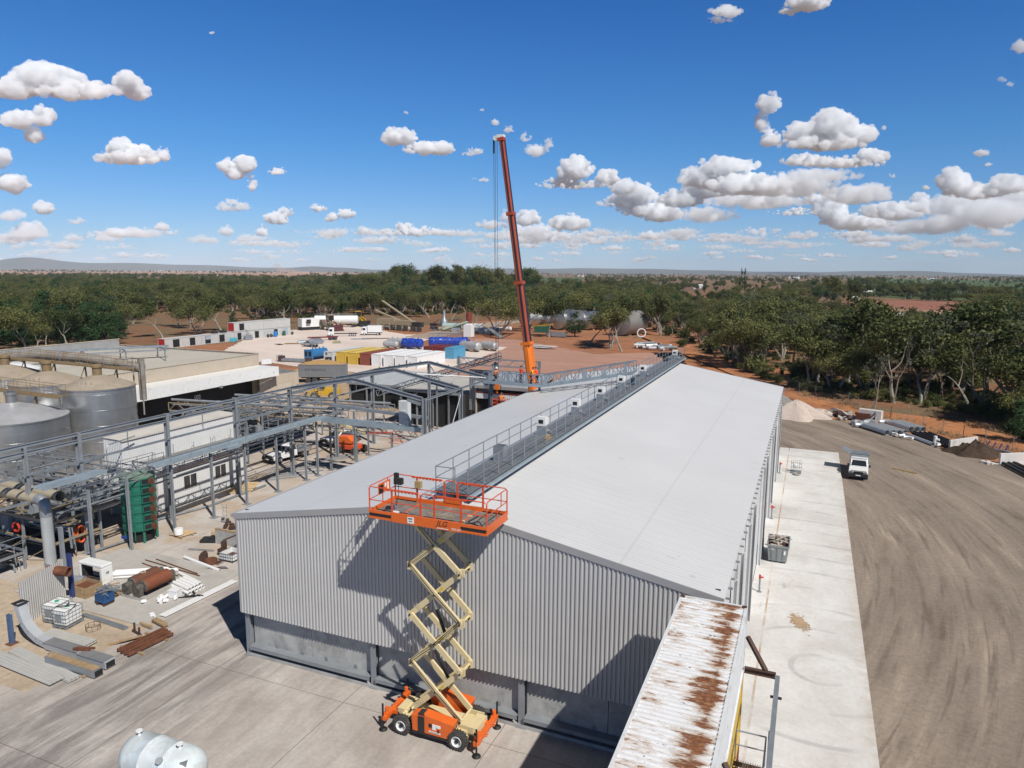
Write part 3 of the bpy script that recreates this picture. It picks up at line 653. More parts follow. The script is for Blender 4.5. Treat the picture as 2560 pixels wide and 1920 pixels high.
def container(name, label, col, loc, L=12.19, rz=0, Wd=2.44, Hh=2.59, doors=None, group=None, roof=None, sc=1):
    t = thing(name, label, 'container', loc, rz, group)
    corr_box(L, Wd, Hh, col, roof or col, t, doors)
    return mark(t)
# rust streaks on the white roof of the near container
n = N('rusty_white_roof'); v = n.coord((.55,2.2,1)); a = n.noise(v, 1.0, 8, .68, .5); b = n.noise(n.coord((.9,5,1)), 1.2, 6, .7); c0 = n.noise(n.coord((4,7,1)), 1.5, 5, .7)
sx = n.new('SeparateXYZ'); n.l(n.new('TexCoord').outputs['Object'], sx.inputs[0])
side = n.ramp(n.math('DIVIDE', sx.outputs[0], 2.44), [(.05, .03), (.45, .0), (.80, .13), (.93, .02)])
f = n.math('ADD', n.math('ADD', n.math('MULTIPLY', a, .62), n.math('MULTIPLY', b, .38)), side)
rustc = n.ramp(c0, [(.3, (.075,.03,.02)), (.5, (.19,.075,.035)), (.7, (.34,.17,.075))])
c = n.mix(n.ramp(f, [(.565, 0.0), (.60, 1.0)]), n.ramp(a, [(.3, (.60,.60,.60)), (.7, (.76,.76,.77))]), rustc)
c = n.mix(n.ramp(n.noise(n.coord((3,14,1)), 1.0, 5, .7), [(.635, 0.0), (.66, .9)]), c, (.05,.035,.03))
c = n.mix(n.ramp(n.math('ADD', f, n.math('MULTIPLY', c0, .1)), [(.56, 0.0), (.61, .5), (.68, 0.0)]), c, (.36,.24,.13))
M_rustroof = n.out(c, .65, 0, .35, a, .1, .01)
M_cwhite = mat('white_container_paint', (.66,.67,.67), .5, 0, .08, 1.2, (.33,.24,.17), .18, 1.6)
M_cyel = mat('yellow_container_paint', (.60,.40,.06), .5, 0, .12, 1.2, (.30,.16,.05), .18, 1.6)
M_cred = mat('oxide_container_paint', (.235,.065,.04), .55, 0, .14, 1.2, (.11,.05,.035), .15, 1.6)
CX, CY = -3.92, 26.15
cs = [('shipping_container', 'white shipping container with a rust streaked ribbed roof, topmost of the tall stack', M_cwhite, 5.84, M_rustroof),
      ('shipping_container', 'yellow shipping container in the middle of the tall stack, below the rusty roofed one', M_cyel, 3.22, M_cyel),
      ('shipping_container', 'dark red container at the bottom of the tall stack beside the shed', M_cred, .6, M_cred)]
for nm, lb, mm, z, rf in cs:
    t = thing(nm, lb, 'container', (CX, CY-12.19, z), 0, 'containers of the tall stack')
    corr_box(12.19, 2.44, 2.58, mm, rf, t)
    mb = MB()
    for x in (.02, 2.26):
        for y in (.02, 11.99): mb.bx(x, x+.16, y, y+.16, 2.56, 2.60)
    mb.build('corner_casting', M_brownst, t, off='local')
T = thing('container_support', 'brown steel legs under the tall container stack', 'support', (CX, 20, .1)); mb = MB()
for x in (CX+.1, CX+2.3):
    for y in (14.2, 20, 26.0): mb.ibeam((x, y, .02 if x > -2.5 else .022), (x, y, .6), .25, .25, .02, (0,1,0))
mb.build('leg', M_brownst, T)
T = thing('access_gantry', 'brown and grey steel frame with a mesh landing on the side of the container stack', 'gantry', (-.9, 22, .1))
mb = MB(); xs, xe = CX+2.46, -.36
for y in (26.0, 18.3):
    mb.ibeam((xs, y, 6.0), (xe, y, 6.0), .16, .2, .02); mb.beam((xs, y+.9, 6.85), (xe-.35, y+.02, 6.1), .14, .14)
mb.build('bracket', M_brownst, T)
mb = MB(); mb.bx(xe-.02, xe+.14, 15.5, 25.88, 5.86, 6.1); mb.build('edge_beam', M_steel, T)
mb = MB(); mb.tube([(xe-.12,24.6,5.98),(xe+.26,24.6,5.98)], .05, 8); mb.build('bolt', M_ink, T)
mb = MB()
for y in (15.2, 18.9, 22.7): mb.bx(xe-.06, xe+.1, y-.08, y+.08, .1, 5.85)
mb.build('post', M_steelp, T)
mb = MB()
for k in range(13): mb.bx(xs+.02+k*.075, xs+.045+k*.075, 15.2, 22.7, 4.56, 4.6)
for k in range(60): mb.bx(xs+.02, xe-.08, 15.2+k*.125, 15.225+k*.125, 4.53, 4.558)
for k in range(9): mb.bx(xs+.02, xe-.08, 15.3+k*.92, 15.36+k*.92, 4.42, 4.528)
mb.build('landing_mesh', mat('rusty_mesh', (.17,.12,.09), .8, .2, .3, 3), T)
mb = MB(); mb.rail([(xs+.06,22.7,4.6),(xe-.12,22.7,4.6),(xe-.12,15.2,4.6)], 1.05, 2.4, .025); mb.build('guard_rail', M_steelp, T)
# ------------------------------------------------------------------ steel skeleton of the new building
T = thing('portal_skeleton', 'unclad grey steel portal frame of a new building beside the shed', 'steel frame', (-47.7, 41.5, 0))
FL, FR, FE, FRG = -47.7, -32.3, 9.0, 10.25
for y in (24.0, 33.9, 41.5, 49.0, 56.4, 63.8, 71.0):
    m = MB(); m.ibeam((FL, y, .02), (FL, y, FE), .26, .36, .03, (1,0,0)); m.bx(FL-.3,FL+.3,y-.3,y+.3,.022,.06); m.build('column', M_steelp, T)
m = MB(); m.ibeam((FL, 30.1, 4.2), (FL, 30.1, FE-.2), .2, .26, .025, (1,0,0)); m.build('column', M_steelp, T)
for y in (56.4, 63.8, 71.0):
    m = MB(); m.ibeam((FR, y, .02), (FR, y, FE), .28, .4, .03, (1,0,0)); m.build('column', M_steelp, T)
    xm = (FL+FR)/2
    for xa_, s in ((FL+.2, 1), (FR-.2, -1)):
        m = MB(); m.ibeam((xa_, y, FE-.1), (xm-s*.01, y, FRG), .22, .36, .03); m.beam((xa_+s*.15, y, FE-.55), (xa_+s*1.6, y, FE-.25), .16, .3)
        for k in range(5): q = Vector((xa_, y, FE+.1)).lerp(Vector((xm, y, FRG+.2)), (k+.6)/5.4); m.box(q, (.16,.08,.2))
        m.build('rafter', M_steelp, T)
for z, w in ((FE-.12, .2), (FE-.62, .12)):
    m = MB(); m.ibeam((FL, 24, z), (FL, 71, z), .16, .22, .02); m.build('eave_beam', M_steelp, T)
for z in (FE-2.05, FE-3.9):
    m = MB(); m.beam((FL+.22, 24, z), (FL+.22, 71, z), .1, .16)
    for y in (30, 37.7, 45, 52.7, 60, 67.4): m.beam((FL+.22, y, z+.06), (FL+.22, y, z-.9 if z < 6 else FE-.7), .05, .05)
    m.build('girt', M_steel, T)
m = MB(); m.ibeam((FR, 56.4, FE-.15), (FR, 71, FE-.15), .14, .2, .02); m.build('eave_beam', M_steelp, T)
for p, q, mm in (((FR, 63.8, 8.2), (FR, 60.2, 3.0), M_steel), ((FR, 56.6, 7.4), (FR, 60.6, 2.2), M_steelp), ((-38.6, 63.8, 10.0), (FR, 71, 8.95), M_white), ((-40, 71, 10.1), (-34.5, 63.8, 9.2), M_steel)):
    m = MB(); m.tube([p, q], .055, 8); m.build('brace', mm, T)
m = MB(); m.ibeam((-40, 71, 0.02), (-40, 71, FRG-.2), .26, .3, .03, (1,0,0)); m.build('column', M_steelp, T)

# ------------------------------------------------------------------ pipe rack with its tray
T = thing('pipe_rack', 'galvanised pipe rack on a row of thin columns with a blue grey tray on top', 'pipe rack', (-45, 43, 0))
for y in (32.4, 35.4, 39.3, 43.3, 47.1, 51.1, 55.2, 57.0, 59.2, 63.4, 66.0):
    m = MB(); m.ibeam((-45.05, y, .06), (-45.05, y, 5.55), .17, .19, .018, (1,0,0)); m.bx(-45.35,-44.75,y-.3,y+.3,.022,.075); m.build('column', M_steelp, T)
for x in (-40.6, -36.5, -33.0):
    m = MB(); m.ibeam((x, 57.4, .06), (x, 57.4, 5.2), .17, .19, .018, (0,1,0)); m.build('column', M_steelp, T)
for y0, y1, z in ((29.0, 33.6, 6.55), (37.6, 57.9, 5.85)):
    m = MB(); m.bx(-45.42,-44.62,y0,y1,z,z+.05); m.bx(-45.46,-45.425,y0,y1,z-.02,z+.16); m.bx(-44.615,-44.58,y0,y1,z-.1,z+.22); m.bx(-45.1,-44.9,y0,y1,z+.052,z+.16); m.build('tray', M_bluegrey, T)
m = MB(); m.bx(-44.57,-33.2,57.2,58.4,5.80,5.88); m.bx(-44.57,-33.2,57.16,57.197,5.55,6.0); m.bx(-44.57,-33.2,57.6,57.8,5.883,6.05); m.build('tray', M_bluegrey, T)
m = MB(); m.bx(-45.6,-44.4,44.6,46.0,5.55,5.84); m.build('tray_cover', M_bluegrey, T)
for x in (-45.5, -46.5):
    m = MB(); m.truss((x, 31.6, 5.0), (x, 57.6, 5.0), .75, 29, .035); m.build('lattice_girder', M_steel, T)
m = MB()
for k in range(14): y = 31.8+k*1.85; m.beam((-45.5,y,5.0),(-46.5,y,5.0),.05); m.beam((-45.5,y,5.0),(-46.5,y+.9,5.75),.04); m.beam((-45.5,y,5.75),(-46.5,y,5.75),.05)
m.build('cross_brace', M_steel, T)
m = MB(); m.truss((-44.6, 57.3, 4.75), (-33.2, 57.3, 4.75), .8, 14, .035); m.truss((-44.6, 58.4, 4.75), (-33.2, 58.4, 4.75), .8, 14, .035); m.build('lattice_girder', M_steel, T)
m = MB(); m.beam((-44.5, 58.9, 7.0), (-33.4, 58.9, 6.6), .3, .3); m.bx(-44.4,-44.2,58.8,59,5.9,6.9); m.bx(-33.8,-33.6,58.8,59,5.9,6.5); m.build('header_pipe', M_steelp, T)
m = MB()
for k in range(20):
    y = 38+k*1.0; x = -44.62 if k % 2 else -45.44; h = .7+.45*((k*7) % 3)/2; m.tube([(x,y,5.9),(x,y,5.9+h)], .022, 6)
    if k % 3 == 0: m.tube([(x,y,5.9+h),(x-.12,y+.25,5.9+h+.12),(x-.24,y+.5,5.9+h),(x-.24,y+.5,6.2)], .022, 6)
for k in range(12):
    x = -44+k*.9; m.tube([(x,57.25,5.9),(x,57.25,6.6)], .022, 6)
    if k % 3 == 1: m.tube([(x,57.25,6.6),(x+.2,57.35,6.75),(x+.4,57.25,6.6),(x+.4,57.25,5.9)], .022, 6)
m.build('stanchion', M_steel, T)
m = MB()
for z, x in ((4.4,-46.3),(4.15,-46.0),(4.7,-46.7),(3.9,-46.6)): m.tube([(x,32,z),(x,57,z)], .06, 7)
m.build('pipe_run', M_steel, T)
T = thing('flat_antenna_panel', 'pale grey upright cabinet standing on the tray beside the portal frame', 'cabinet', (-35.0, 57.8, 5.9)); m = MB()
m.prism([(-35.75,57.5),(-34.75,57.5),(-34.55,57.8),(-34.75,58.1),(-35.75,58.1)], 5.95, 8.35); m.build('casing', mat('cabinet_grey', (.56,.58,.57), .45, 0, .05), T, bevel=.04)
m = MB(); m.bx(-35.35,-34.95,57.47,57.495,7.35,7.5); m.build('plate', M_label, T); m = MB(); m.bx(-35.25,-35.245,57.488,57.498,6.05,8.25); m.build('door_seam', M_ink, T); m = MB(); m.bx(-35.7,-34.8,57.55,58.05,5.885,5.945); m.build('foot', M_steelp, T)

# ------------------------------------------------------------------ stainless silos
n = N('dull_stainless'); v = n.coord((.35,.35,.10)); a = n.noise(v, 1.6, 6, .65, .5); b = n.noise(n.coord((.15,.15,3.0)), 1.0, 5, .6)
c = n.ramp(a, [(.3, (.38,.39,.39)), (.55, (.50,.505,.50)), (.75, (.62,.62,.60))]); rr_ = n.ramp(b, [(.3, .26), (.7, .42)])
M_stain = n.out(c, rr_, .82, .5, a, .06, .05)
M_dust = mat('dusty_tank_roof', (.36,.30,.23), .7, .1, .12, .8, (.26,.21,.16), .3, .7)
M_rail_y = mat('rusty_yellow_paint', (.26,.19,.10), .7, .1, .3, 3, (.16,.075,.035), .45, 3)
def silo(label, c, r, h, rh, roofm):
    t = thing('silo', label, 'silo', (c[0], c[1], 0), 0, 'stainless silos')
    m = MB(); prof = [(r, .05)]
    for k in range(1, int(h/1.6)+1): z = k*1.6; prof += [(r, z-.03), (r+.025, z-.02), (r+.025, z+.02), (r, z+.03)] if z < h-.2 else []
    prof += [(r, h-.12), (r+.06, h-.1), (r+.06, h), (r-.02, h+.02)]
    m.lathe(prof, 56, c); m.build('shell', M_stain, t, True)
    m = MB(); m.lathe([(r+.03, h+.03), (r*.62, h+rh*.5), (r*.6, h+rh*.53), (.5, h+rh), (.42, h+rh)], 48, c); m.build('cone_roof', roofm, t, True)
    m = MB(); m.lathe([(.45, h+rh-.1), (.45, h+rh+.75), (.55, h+rh+.8), (.55, h+rh+1.0), (.3, h+rh+1.12), (0, h+rh+1.14)], 18, c); m.build('vent_neck', M_rail_y if roofm is M_dust else M_stain, t, True)
    m = MB()
    for k in range(5): q = .9+.2*k; m.tube([(c[0]+r*.7*math.cos(q), c[1]-r*.7*math.sin(q), h+rh*.4), (c[0]+r*.7*math.cos(q), c[1]-r*.7*math.sin(q), h+rh*.4+.25)], .04, 6)
    m.build('lug', M_stain, t)
silo('tall stainless silo with a dusty cone roof, nearest the portal frame', (-68.2, 51.2), 3.45, 8.5, 1.15, M_dust)
silo('tall stainless silo with a dusty cone roof between two others', (-74.2, 50.0), 3.5, 8.7, 1.15, M_dust)
silo('stainless silo with a dusty roof at the left edge, farthest of the row', (-81.3, 50.2), 3.9, 8.9, 1.2, M_dust)
silo('large shiny stainless silo in the foreground of the silo group', (-69.6, 43.2), 4.6, 6.6, 1.35, mat('clean_stainless_roof', (.52,.52,.53), .5, .45, .12, .6))
def catwalk(label, p, q, w, name='catwalk'):
    t = thing(name, label, 'catwalk', p); p, q = Vector(p), Vector(q); d = (q-p).normalized(); s = Vector((-d.y, d.x, 0))*w/2; z = Vector((0,0,1))
    m = MB(); m.beam(p, q, w-.13, .05); m.build('deck', M_rail_y, t)
    m = MB(); m.beam(p+s-z*.05, q+s-z*.05, .06, .15); m.beam(p-s-z*.05, q-s-z*.05, .06, .15); m.build('side_beam', M_rail_y, t)
    for e in (s, -s): m = MB(); m.rail([p+e, q+e], 1.1, 1.5, .024); m.build('guard_rail', M_rail_y, t)
    m = MB(); L = (q-p).length
    for k in range(max(2, int(L/4))): a = p.lerp(q, (k+.5)/max(2, int(L/4))); m.beam(a-z*.1, a-z*1.7+s*.2, .12, .12); m.beam(a-z*.15, a-z*1.6-s*1.5, .07, .07)
    m.build('leg', M_rail_y, t); return t
catwalk('rusty yellow catwalk with rails over the roofs of the rear silos', (-86, 50.6, 10.9), (-66.0, 53.6, 10.1), 1.1)
catwalk('rusty yellow catwalk with rails over the front silo', (-78, 43.6, 9.1), (-66.3, 45.9, 8.3), 1.0)
T = thing('dust_duct', 'large rusty and grey duct running behind the silo catwalk', 'duct', (-75, 54, 9)); m = MB(); m.tube([(-88,53,10.2),(-80,53.6,10.9),(-74,54.2,10.8),(-66.5,55.2,10.0)], .55, 14)
m.build('duct_body', mat('rust_grey_duct', (.33,.30,.26), .6, .2, .2, 1, (.20,.12,.07), .35, .6), T, True); m = MB(); 
for x, y, z in ((-83,53.3,10.55),(-77,53.9,10.85),(-71,54.6,10.45)): m.tube([(x-.06,y,z),(x+.06,y,z)], .62, 14)
m.build('flange', M_steelp, T); m = MB(); m.tube([(-66.6,55.2,6.5),(-66.6,55.2,11.0)], .36, 14); m.tube([(-65.9,54.6,5),(-65.9,54.6,11.2)], .08, 8); m.tube([(-67.1,54.6,5),(-67.1,54.6,11.2)], .08, 8); m.build('stack', mat('rust_grey_duct', (.33,.30,.26)), T)
def white_tank(label, c, r, h, dome):
    t = thing('white_tank', label, 'tank', (c[0], c[1], 0)); m = MB(); m.lathe([(r,0.03),(r,h),(r*.95,h+.2),(r*.5,h+dome*.8),(0,h+dome)], 32, c); m.build('shell', M_white, t, True); m = MB(); m.lathe([(r+.05,h*.5),(r+.08,h*.5+.1),(r+.05,h*.5+.2)], 32, c); m.lathe([(.4,h+dome-.05),(.4,h+dome+.3),(0,h+dome+.35)], 12, c); m.build('band', M_steel, t)
white_tank('white domed tank at the left edge behind the silos', (-92.5, 57.5), 3.4, 8.0, .9)
white_tank('low white tank at the left edge behind the rusty duct', (-89.5, 66.5), 3.0, 7.2, .7)

# ------------------------------------------------------------------ tan works building with its white awning
TX, TY0, TY1, TH = -77.3, 47.0, 84.8, 8.0
T = thing('tan_building', 'large flat roofed tan building with ribbed walls and a long white awning', 'building', (TX, TY0, 0))
m = MB(); m.corr((TX, TY0), (TX, TY1), .05, TH, .3, .035, 1); m.corr((TX, TY1), (-107, TY1), .05, TH, .3, .035, 1); m.corr((-107, TY1), (-107, 40), .05, TH+1.0, .3, .035, 1); m.corr((-107, TY0), (TX, TY0), .05, TH, .3, .035, 1); m.build('wall', M_tan_sheet, T)
m = MB(); m.bx(-106.9, TX-.15, TY0+.1, TY1-.15, TH-.35, TH-.22); m.build('roof', soil_mat('dusty_roof', [(.40,.37,.31),(.46,.43,.37),(.38,.35,.29)], .12, .9, .05, (2,.3,1), 0, .05), T)
m = MB(); m.beam((TX+.02, TY0, TH+.03), (TX+.02, TY1+.1, TH+.03), .14, .08); m.beam((TX+.07, TY1+.02, TH+.032), (-107, TY1+.02, TH+.032), .14, .08); m.beam((-106.9, 40, TH+1.0), (-106.9, TY1, TH+1.0), .3, .1); m.build('parapet_capping', M_tan_sheet, T)
m = MB(); m.bx(-106.88, -106.8, 40, TY1-.2, TH-.2, TH+.94); m.build('parapet', mat('grey_sheet', (.36,.36,.35), .5, .2, .15, .8), T)
m = MB(); m.corr((-73.4, 56), (-73.4, 84.6), 4.9, 6.3, .28, .03, 1); m.bx(-77.2,-73.5,56,84.6,6.2,6.26); m.bx(-77.2,-73.42,84.55,84.6,4.9,6.2); m.build('awning', M_white, T)
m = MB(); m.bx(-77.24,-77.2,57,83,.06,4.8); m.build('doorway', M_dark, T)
m = MB(); m.corr((-77.25, 85.0), (-77.25, 84.85), .05, 4, .3); m.corr((-75.3, 82.5), (-73.8, 89.5), .05, 4.9, .3, .035, 1); m.corr((-73.8, 89.5), (-82, 92.0), .05, 4.9, .3, .035, 1); m.build('annex_wall', M_tan_sheet, T)
m = MB(); m.add([(-75.4,82.6,4.8),(-73.9,89.4,4.8),(-81.9,91.9,4.8),(-77.1,85.1,4.8)], [(0,1,2,3)]); m.build('annex_roof', mat('dark_grey_sheet', (.20,.20,.19), .6, .1, .2, 1), T)
m = MB(); m.beam((-74.62,85.4,.05),(-74.62,85.4,3.4),.12,.1); m.beam((-74.0,88.3,.05),(-74.0,88.3,3.4),.12,.1); m.box((-74.29,86.85,1.7),(.03,2.8,3.3), math.atan2(7,1.5)-math.pi/2); m.build('sliding_door', mat('pale_tan_door', (.50,.44,.35), .55), T)
text('102', .8, M_label, T, M4((-77.18, 72.5, 3.2), (0,1,0), (0,0,1)), 'number')
m = MB(); m.box((-73.3,73.0,4.85),(.35,.3,.3)); m.build('floodlight', M_steelp, T)
T = thing('roof_pipe_frame', 'galvanised beams standing on the tan roof', 'frame', (-92, 62, TH)); 
m = MB(); m.beam((-100,55,TH+1.5),(-86.5,76.5,TH+1.5),.5,.3); m.beam((-100,55,TH+.95),(-86.5,76.5,TH+.95),.2,.2); m.build('main_beam', M_steel, T)
for k in range(5):
    a = Vector((-97.5,59,TH+1.4)).lerp(Vector((-87,75.5,TH+1.4)), k/4); m = MB(); m.beam(a+Vector((-2.2,1.4,0)), a+Vector((3.4,-2.1,0)), .14, .2)
    for q in (-2.1, 3.2): b = a+Vector((q,-q*.63,0)); m.beam(b, (b.x,b.y,TH-.2), .12, .12)
    m.build('cross_frame', M_steelp, T)

# ------------------------------------------------------------------ white site building
T = thing('site_building', 'white ribbed two level site building with two dark windows behind the pipe rack', 'building', (-51, 43, 0))
m = MB(); m.corr((-50.2,42.4),(-50.2,52.6),.25,4.3,.2,.025,1); m.corr((-50.2,52.6),(-52,52.6),.25,4.3,.2,.025,1); m.corr((-52,42.4),(-50.2,42.4),.25,4.3,.2,.025,1); m.build('lower_wall', M_whitewall, T)
m = MB(); m.bx(-51.98,-50.3,42.5,52.5,4.2,4.28); m.build('lower_roof', mat('dark_grey_sheet', (.2,.2,.19)), T)
m = MB(); m.corr((-52,40.7),(-52,53.4),.05,6.5,.2,.03,1); m.corr((-54.2,40.7),(-52,40.7),.05,6.5,.2,.03,1); m.corr((-52,53.4),(-54.2,53.4),.05,6.5,.2,.03,1); m.build('upper_wall', M_whitewall, T)
m = MB(); m.add([(-51.9,40.6,6.53),(-51.9,53.5,6.53),(-54.3,53.5,6.6),(-54.3,40.6,6.6)], [(0,1,2,3)]); m.beam((-51.92,40.6,6.5),(-51.92,53.5,6.5),.12,.14); m.build('upper_roof', mat('cream_roof', (.58,.54,.48), .6, 0, .1, 1), T)
m = MB(); m.bx(-50.26,-50.14,42.45,52.55,.03,.25); m.build('base_frame', M_steelp, T)
for y0, y1 in ((45.0,46.5),(48.6,50.0)):
    m = MB(); m.bx(-50.175,-50.15,y0,y1,1.25,2.55); w_ = m.build('window', M_white, T)
    for a, b in ((y0+.06,(y0+y1)/2-.04),((y0+y1)/2+.04,y1-.06)): m = MB(); m.bx(-50.148,-50.14,a,b,1.31,2.49); m.build('pane', M_glass, w_)
m = MB(); m.tube([(-49.9,44,3.6),(-49.9,52,3.7)], .08, 8); m.tube([(-49.7,44,3.4),(-49.7,52,3.5)], .06, 8); m.build('service_pipe', M_brownst, T)
m = MB(); m.rail([(-49.0,43,.1),(-49.0,52.6,.1)], 1.05, 1.9, .022); tag(m.build('handrail', M_steel), 'low galvanised handrail along the white site building', 'handrail')
m = MB(); m.rail([(-50,38.5,4.3),(-50,43,4.3)], .9, 1.5, .025); m.tube([(-51,38.5,1),(-51,38.5,6.4),(-51,38.7,6.7),(-51.4,41.5,6.8)], .05, 6); tag(m.build('stair_rail', M_steel), 'galvanised stair rail beside the silos and the white site building', 'stair rail')

# ------------------------------------------------------------------ green stacked cooker
n = N('green_cooker_paint'); a = n.noise(n.coord(), 1.2, 5, .6); M_green = n.out(n.ramp(a, [(.3, (.012,.115,.078)), (.7, (.022,.16,.108))]), .35, 0, .5)
gx, gy, gr = -45.95, 37.6, 1.16
gx += -.55; gy -= .15
T = thing('stack_cooker', 'tall dark green cylindrical stack cooker with six rows of open rusty doors', 'cooker', (gx, gy, 0))
m = MB(); prof = [(gr, .95)]
for k in range(6): z = .95+k*.7; prof += [(gr, z+.03), (gr+.05, z+.06), (gr+.05, z+.46), (gr, z+.49), (gr, z+.7)]
m.lathe(prof, 44, (gx,gy,0)); m.lathe([(0,5.14),(gr,5.15)], 44, (gx,gy,0)); m.lathe([(0,.94),(gr,.95)], 44, (gx,gy,0)); m.build('drum', M_green, T, True)
m = MB(); m.lathe([(0,5.30),(gr+.06,5.16),(gr+.06,5.05)], 44, (gx,gy,0)); m.box((gx,gy,5.3),(2.4,.16,.14),.6); m.tube([(gx+.3,gy+.3,5.25),(gx+.3,gy+.3,5.5)],.2,12); m.build('lid', mat('dusty_green', (.17,.24,.19), .6, 0, .15, 2), T)
m = MB(); m.lathe([(.9,.05),(.9,.94)], 24, (gx,gy,0)); m.build('base_skirt', M_dark, T)
m = MB()
for t in (-1.9, -.5, .8, 2.2): m.tube([(gx+gr*.95*math.cos(t),gy+gr*.95*math.sin(t),.03),(gx+gr*.95*math.cos(t),gy+gr*.95*math.sin(t),.94)],.1,8)
m.build('leg', M_green, T)
for k in range(6):
    z = 1.06+k*.7; t = -.28; ca, sa = math.cos(t), math.sin(t)
    m = MB(); m.box((gx+(gr+.06)*ca, gy+(gr+.06)*sa, z+.24), (.16,.62,.5), t); m.build('hatch', M_green, T)
    m = MB(); m.box((gx+(gr+.142)*ca, gy+(gr+.142)*sa, z+.24), (.01,.48,.36), t); m.build('hatch_opening', M_dark, T)
    m = MB(); m.box((gx+(gr+.42)*math.cos(t+.22), gy+(gr+.42)*math.sin(t+.22), z+.27), (.56,.05,.46), t+.25); m.build('hatch_door', M_rust, T)
m = MB(); t = -1.0; m.tube([(gx+(gr+.1)*math.cos(t),gy+(gr+.1)*math.sin(t),.3),(gx+(gr+.1)*math.cos(t),gy+(gr+.1)*math.sin(t),4.7)],.035,6)
for k in range(6): m.box((gx+(gr+.07)*math.cos(t-.1),gy+(gr+.07)*math.sin(t-.1),1.5+k*.7),(.06,.3,.06),t)
m.build('riser_pipe', M_green, T)
m = MB(); m.box((gx-.2,gy-1.3,.55),(.45,.18,.18)); m.build('blue_valve', mat('blue_paint', (.02,.06,.28), .4), T)
# ------------------------------------------------------------------ big beige duct with its galvanised downpipe
dxp, dyp, dz = -46.9, 30.3, 5.25
T = thing('beige_duct', 'pair of large beige ducts, one open ended, one turning down as a galvanised pipe', 'duct', (dxp, dyp, 0))
m = MB(); m.tube([(-62,dyp+.0,dz+.15),(dxp-.2,dyp,dz)], .36, 18); m.build('duct_run', mat('beige_duct_paint', (.36,.31,.22), .5, 0, .1, 1.2, (.26,.21,.14), .2), T, True)
m = MB(); m.pipe((-62,dyp+.9,dz+.25),(dxp+.9,dyp+.8,dz+.1), .36, .34, 20); m.build('open_duct', mat('beige_duct_paint', (.36,.31,.22)), T, True)
m = MB(); m.tube([(dxp-.2,dyp,dz),(dxp+.15,dyp,dz-.03),(dxp+.38,dyp,dz-.2),(dxp+.47,dyp,dz-.5),(dxp+.47,dyp,dz-1.1)], .37, 18); m.build('elbow', M_steel, T, True)
M_spiral = mat('spiral_duct', (.50,.53,.54), .35, .4, .12, 1)
m = MB(); m.lathe([(.37 if k % 2 else .352, .9+k*.06) for k in range(56)], 20, (dxp+.47,dyp,0)); m.build('downpipe', M_spiral, T, True)
m = MB(); m.lathe([(.36,.9),(.38,.88),(.38,.8),(.36,.78),(.36,.3)], 18, (dxp+.47,dyp,0)); m.box((dxp+.47,dyp,.18),(.9,.8,.28),.2); m.build('boot', M_steel, T)
m = MB(); m.bx(dxp+1.2,dxp+1.45,dyp+.2,dyp+.4,.03,3.4); m.build('ladder_post', M_steelp, T)
# ------------------------------------------------------------------ process pipework frames at the far left
def frame_rack(label, x0, x1, y0, y1, levels, seed, m1=None, name='process_rack'):
    rs = random.Random(seed); t = thing(name, label, 'steel rack', ((x0+x1)/2, (y0+y1)/2, 0)); top = levels[-1]
    nx = max(1, round(abs(x1-x0)/3.2)); ny = max(1, round((y1-y0)/3.2))
    for i in range(nx+1):
        for j in range(ny+1):
            m = MB(); x, y = x0+(x1-x0)*i/nx, y0+(y1-y0)*j/ny; m.ibeam((x,y,.02),(x,y,top),.14,.15,.015,(1,0,0)); m.build('post', M_steelp, t)
    m = MB()
    for z in levels:
        for i in range(nx+1): x = x0+(x1-x0)*i/nx; m.beam((x,y0,z),(x,y1,z),.1,.16)
        for j in range(ny+1): y = y0+(y1-y0)*j/ny; m.beam((x0,y,z+.17),(x1,y,z+.17),.1,.16)
    m.build('floor_beam', m1 or M_steel, t)
    m = MB()
    for k in range(14):
        z = rs.choice(levels)+rs.uniform(-.8,.6); y = rs.uniform(y0,y1); x = rs.uniform(x0,x1); r = rs.choice((.03,.05,.08))
        if z < .2: z = .5
        if k % 2: m.tube([(x0,y,z),(x1,y,z),(x1+.1,y,max(.1,z-1.2))], r, 7)
        else: m.tube([(x,y0,z),(x,y1,z),(x,y1+.1,max(.1,z-1.2))], r, 7)
    m.build('pipework', M_steel, t)
    m = MB()
    for k in range(8):
        i = rs.randrange(nx); j = rs.randrange(ny+1); z0, z1 = (levels+[.1])[rs.randrange(len(levels))], .2
        a = (x0+(x1-x0)*i/nx, y0+(y1-y0)*j/ny, .1); b = (x0+(x1-x0)*(i+1)/nx, y0+(y1-y0)*j/ny, levels[0]); m.beam(a,b,.06,.06)
    m.build('brace', m1 or M_steel, t)
    m = MB(); m.bx(x0,x1,y0,y1,levels[0]-.2,levels[0]-.16); m.build('shade_floor', M_dark, t)  # near-black sheet added to stand in for deep shadow among the pipework
    m = MB(); m.rail([(x1,y0,top+.2),(x1,y1,top+.2)], 1.0, 1.6, .025); m.build('guard_rail', M_steel, t)
    m = MB()
    for k in range(9):
        x, y, z = rs.uniform(x0,x1), rs.uniform(y0,y1), rs.choice([.02]+levels[:-1]); m.tube([(x,y,z+.02),(x,y,z+rs.uniform(.6,1.4))], rs.uniform(.25,.5), 12)
    m.build('vessel', M_steelp, t)
    return t
frame_rack('tangled grey process frame below the front silo', -62, -49.5, 35.5, 41.5, [2.3, 4.4], 3)
frame_rack('low process frame with tan girders below the beige duct', -62, -47.5, 31.2, 34.9, [1.6, 3.1], 5, mat('tan_girder', (.33,.26,.17), .6, .1, .2, 2))
frame_rack('cluttered low process frame at the left edge beside the downpipe', -58, -49, 26.3, 30.2, [1.2], 8)
frame_rack('dark process frame between the silos and the tan building', -66, -56, 58, 72, [2.5, 4.6], 11)
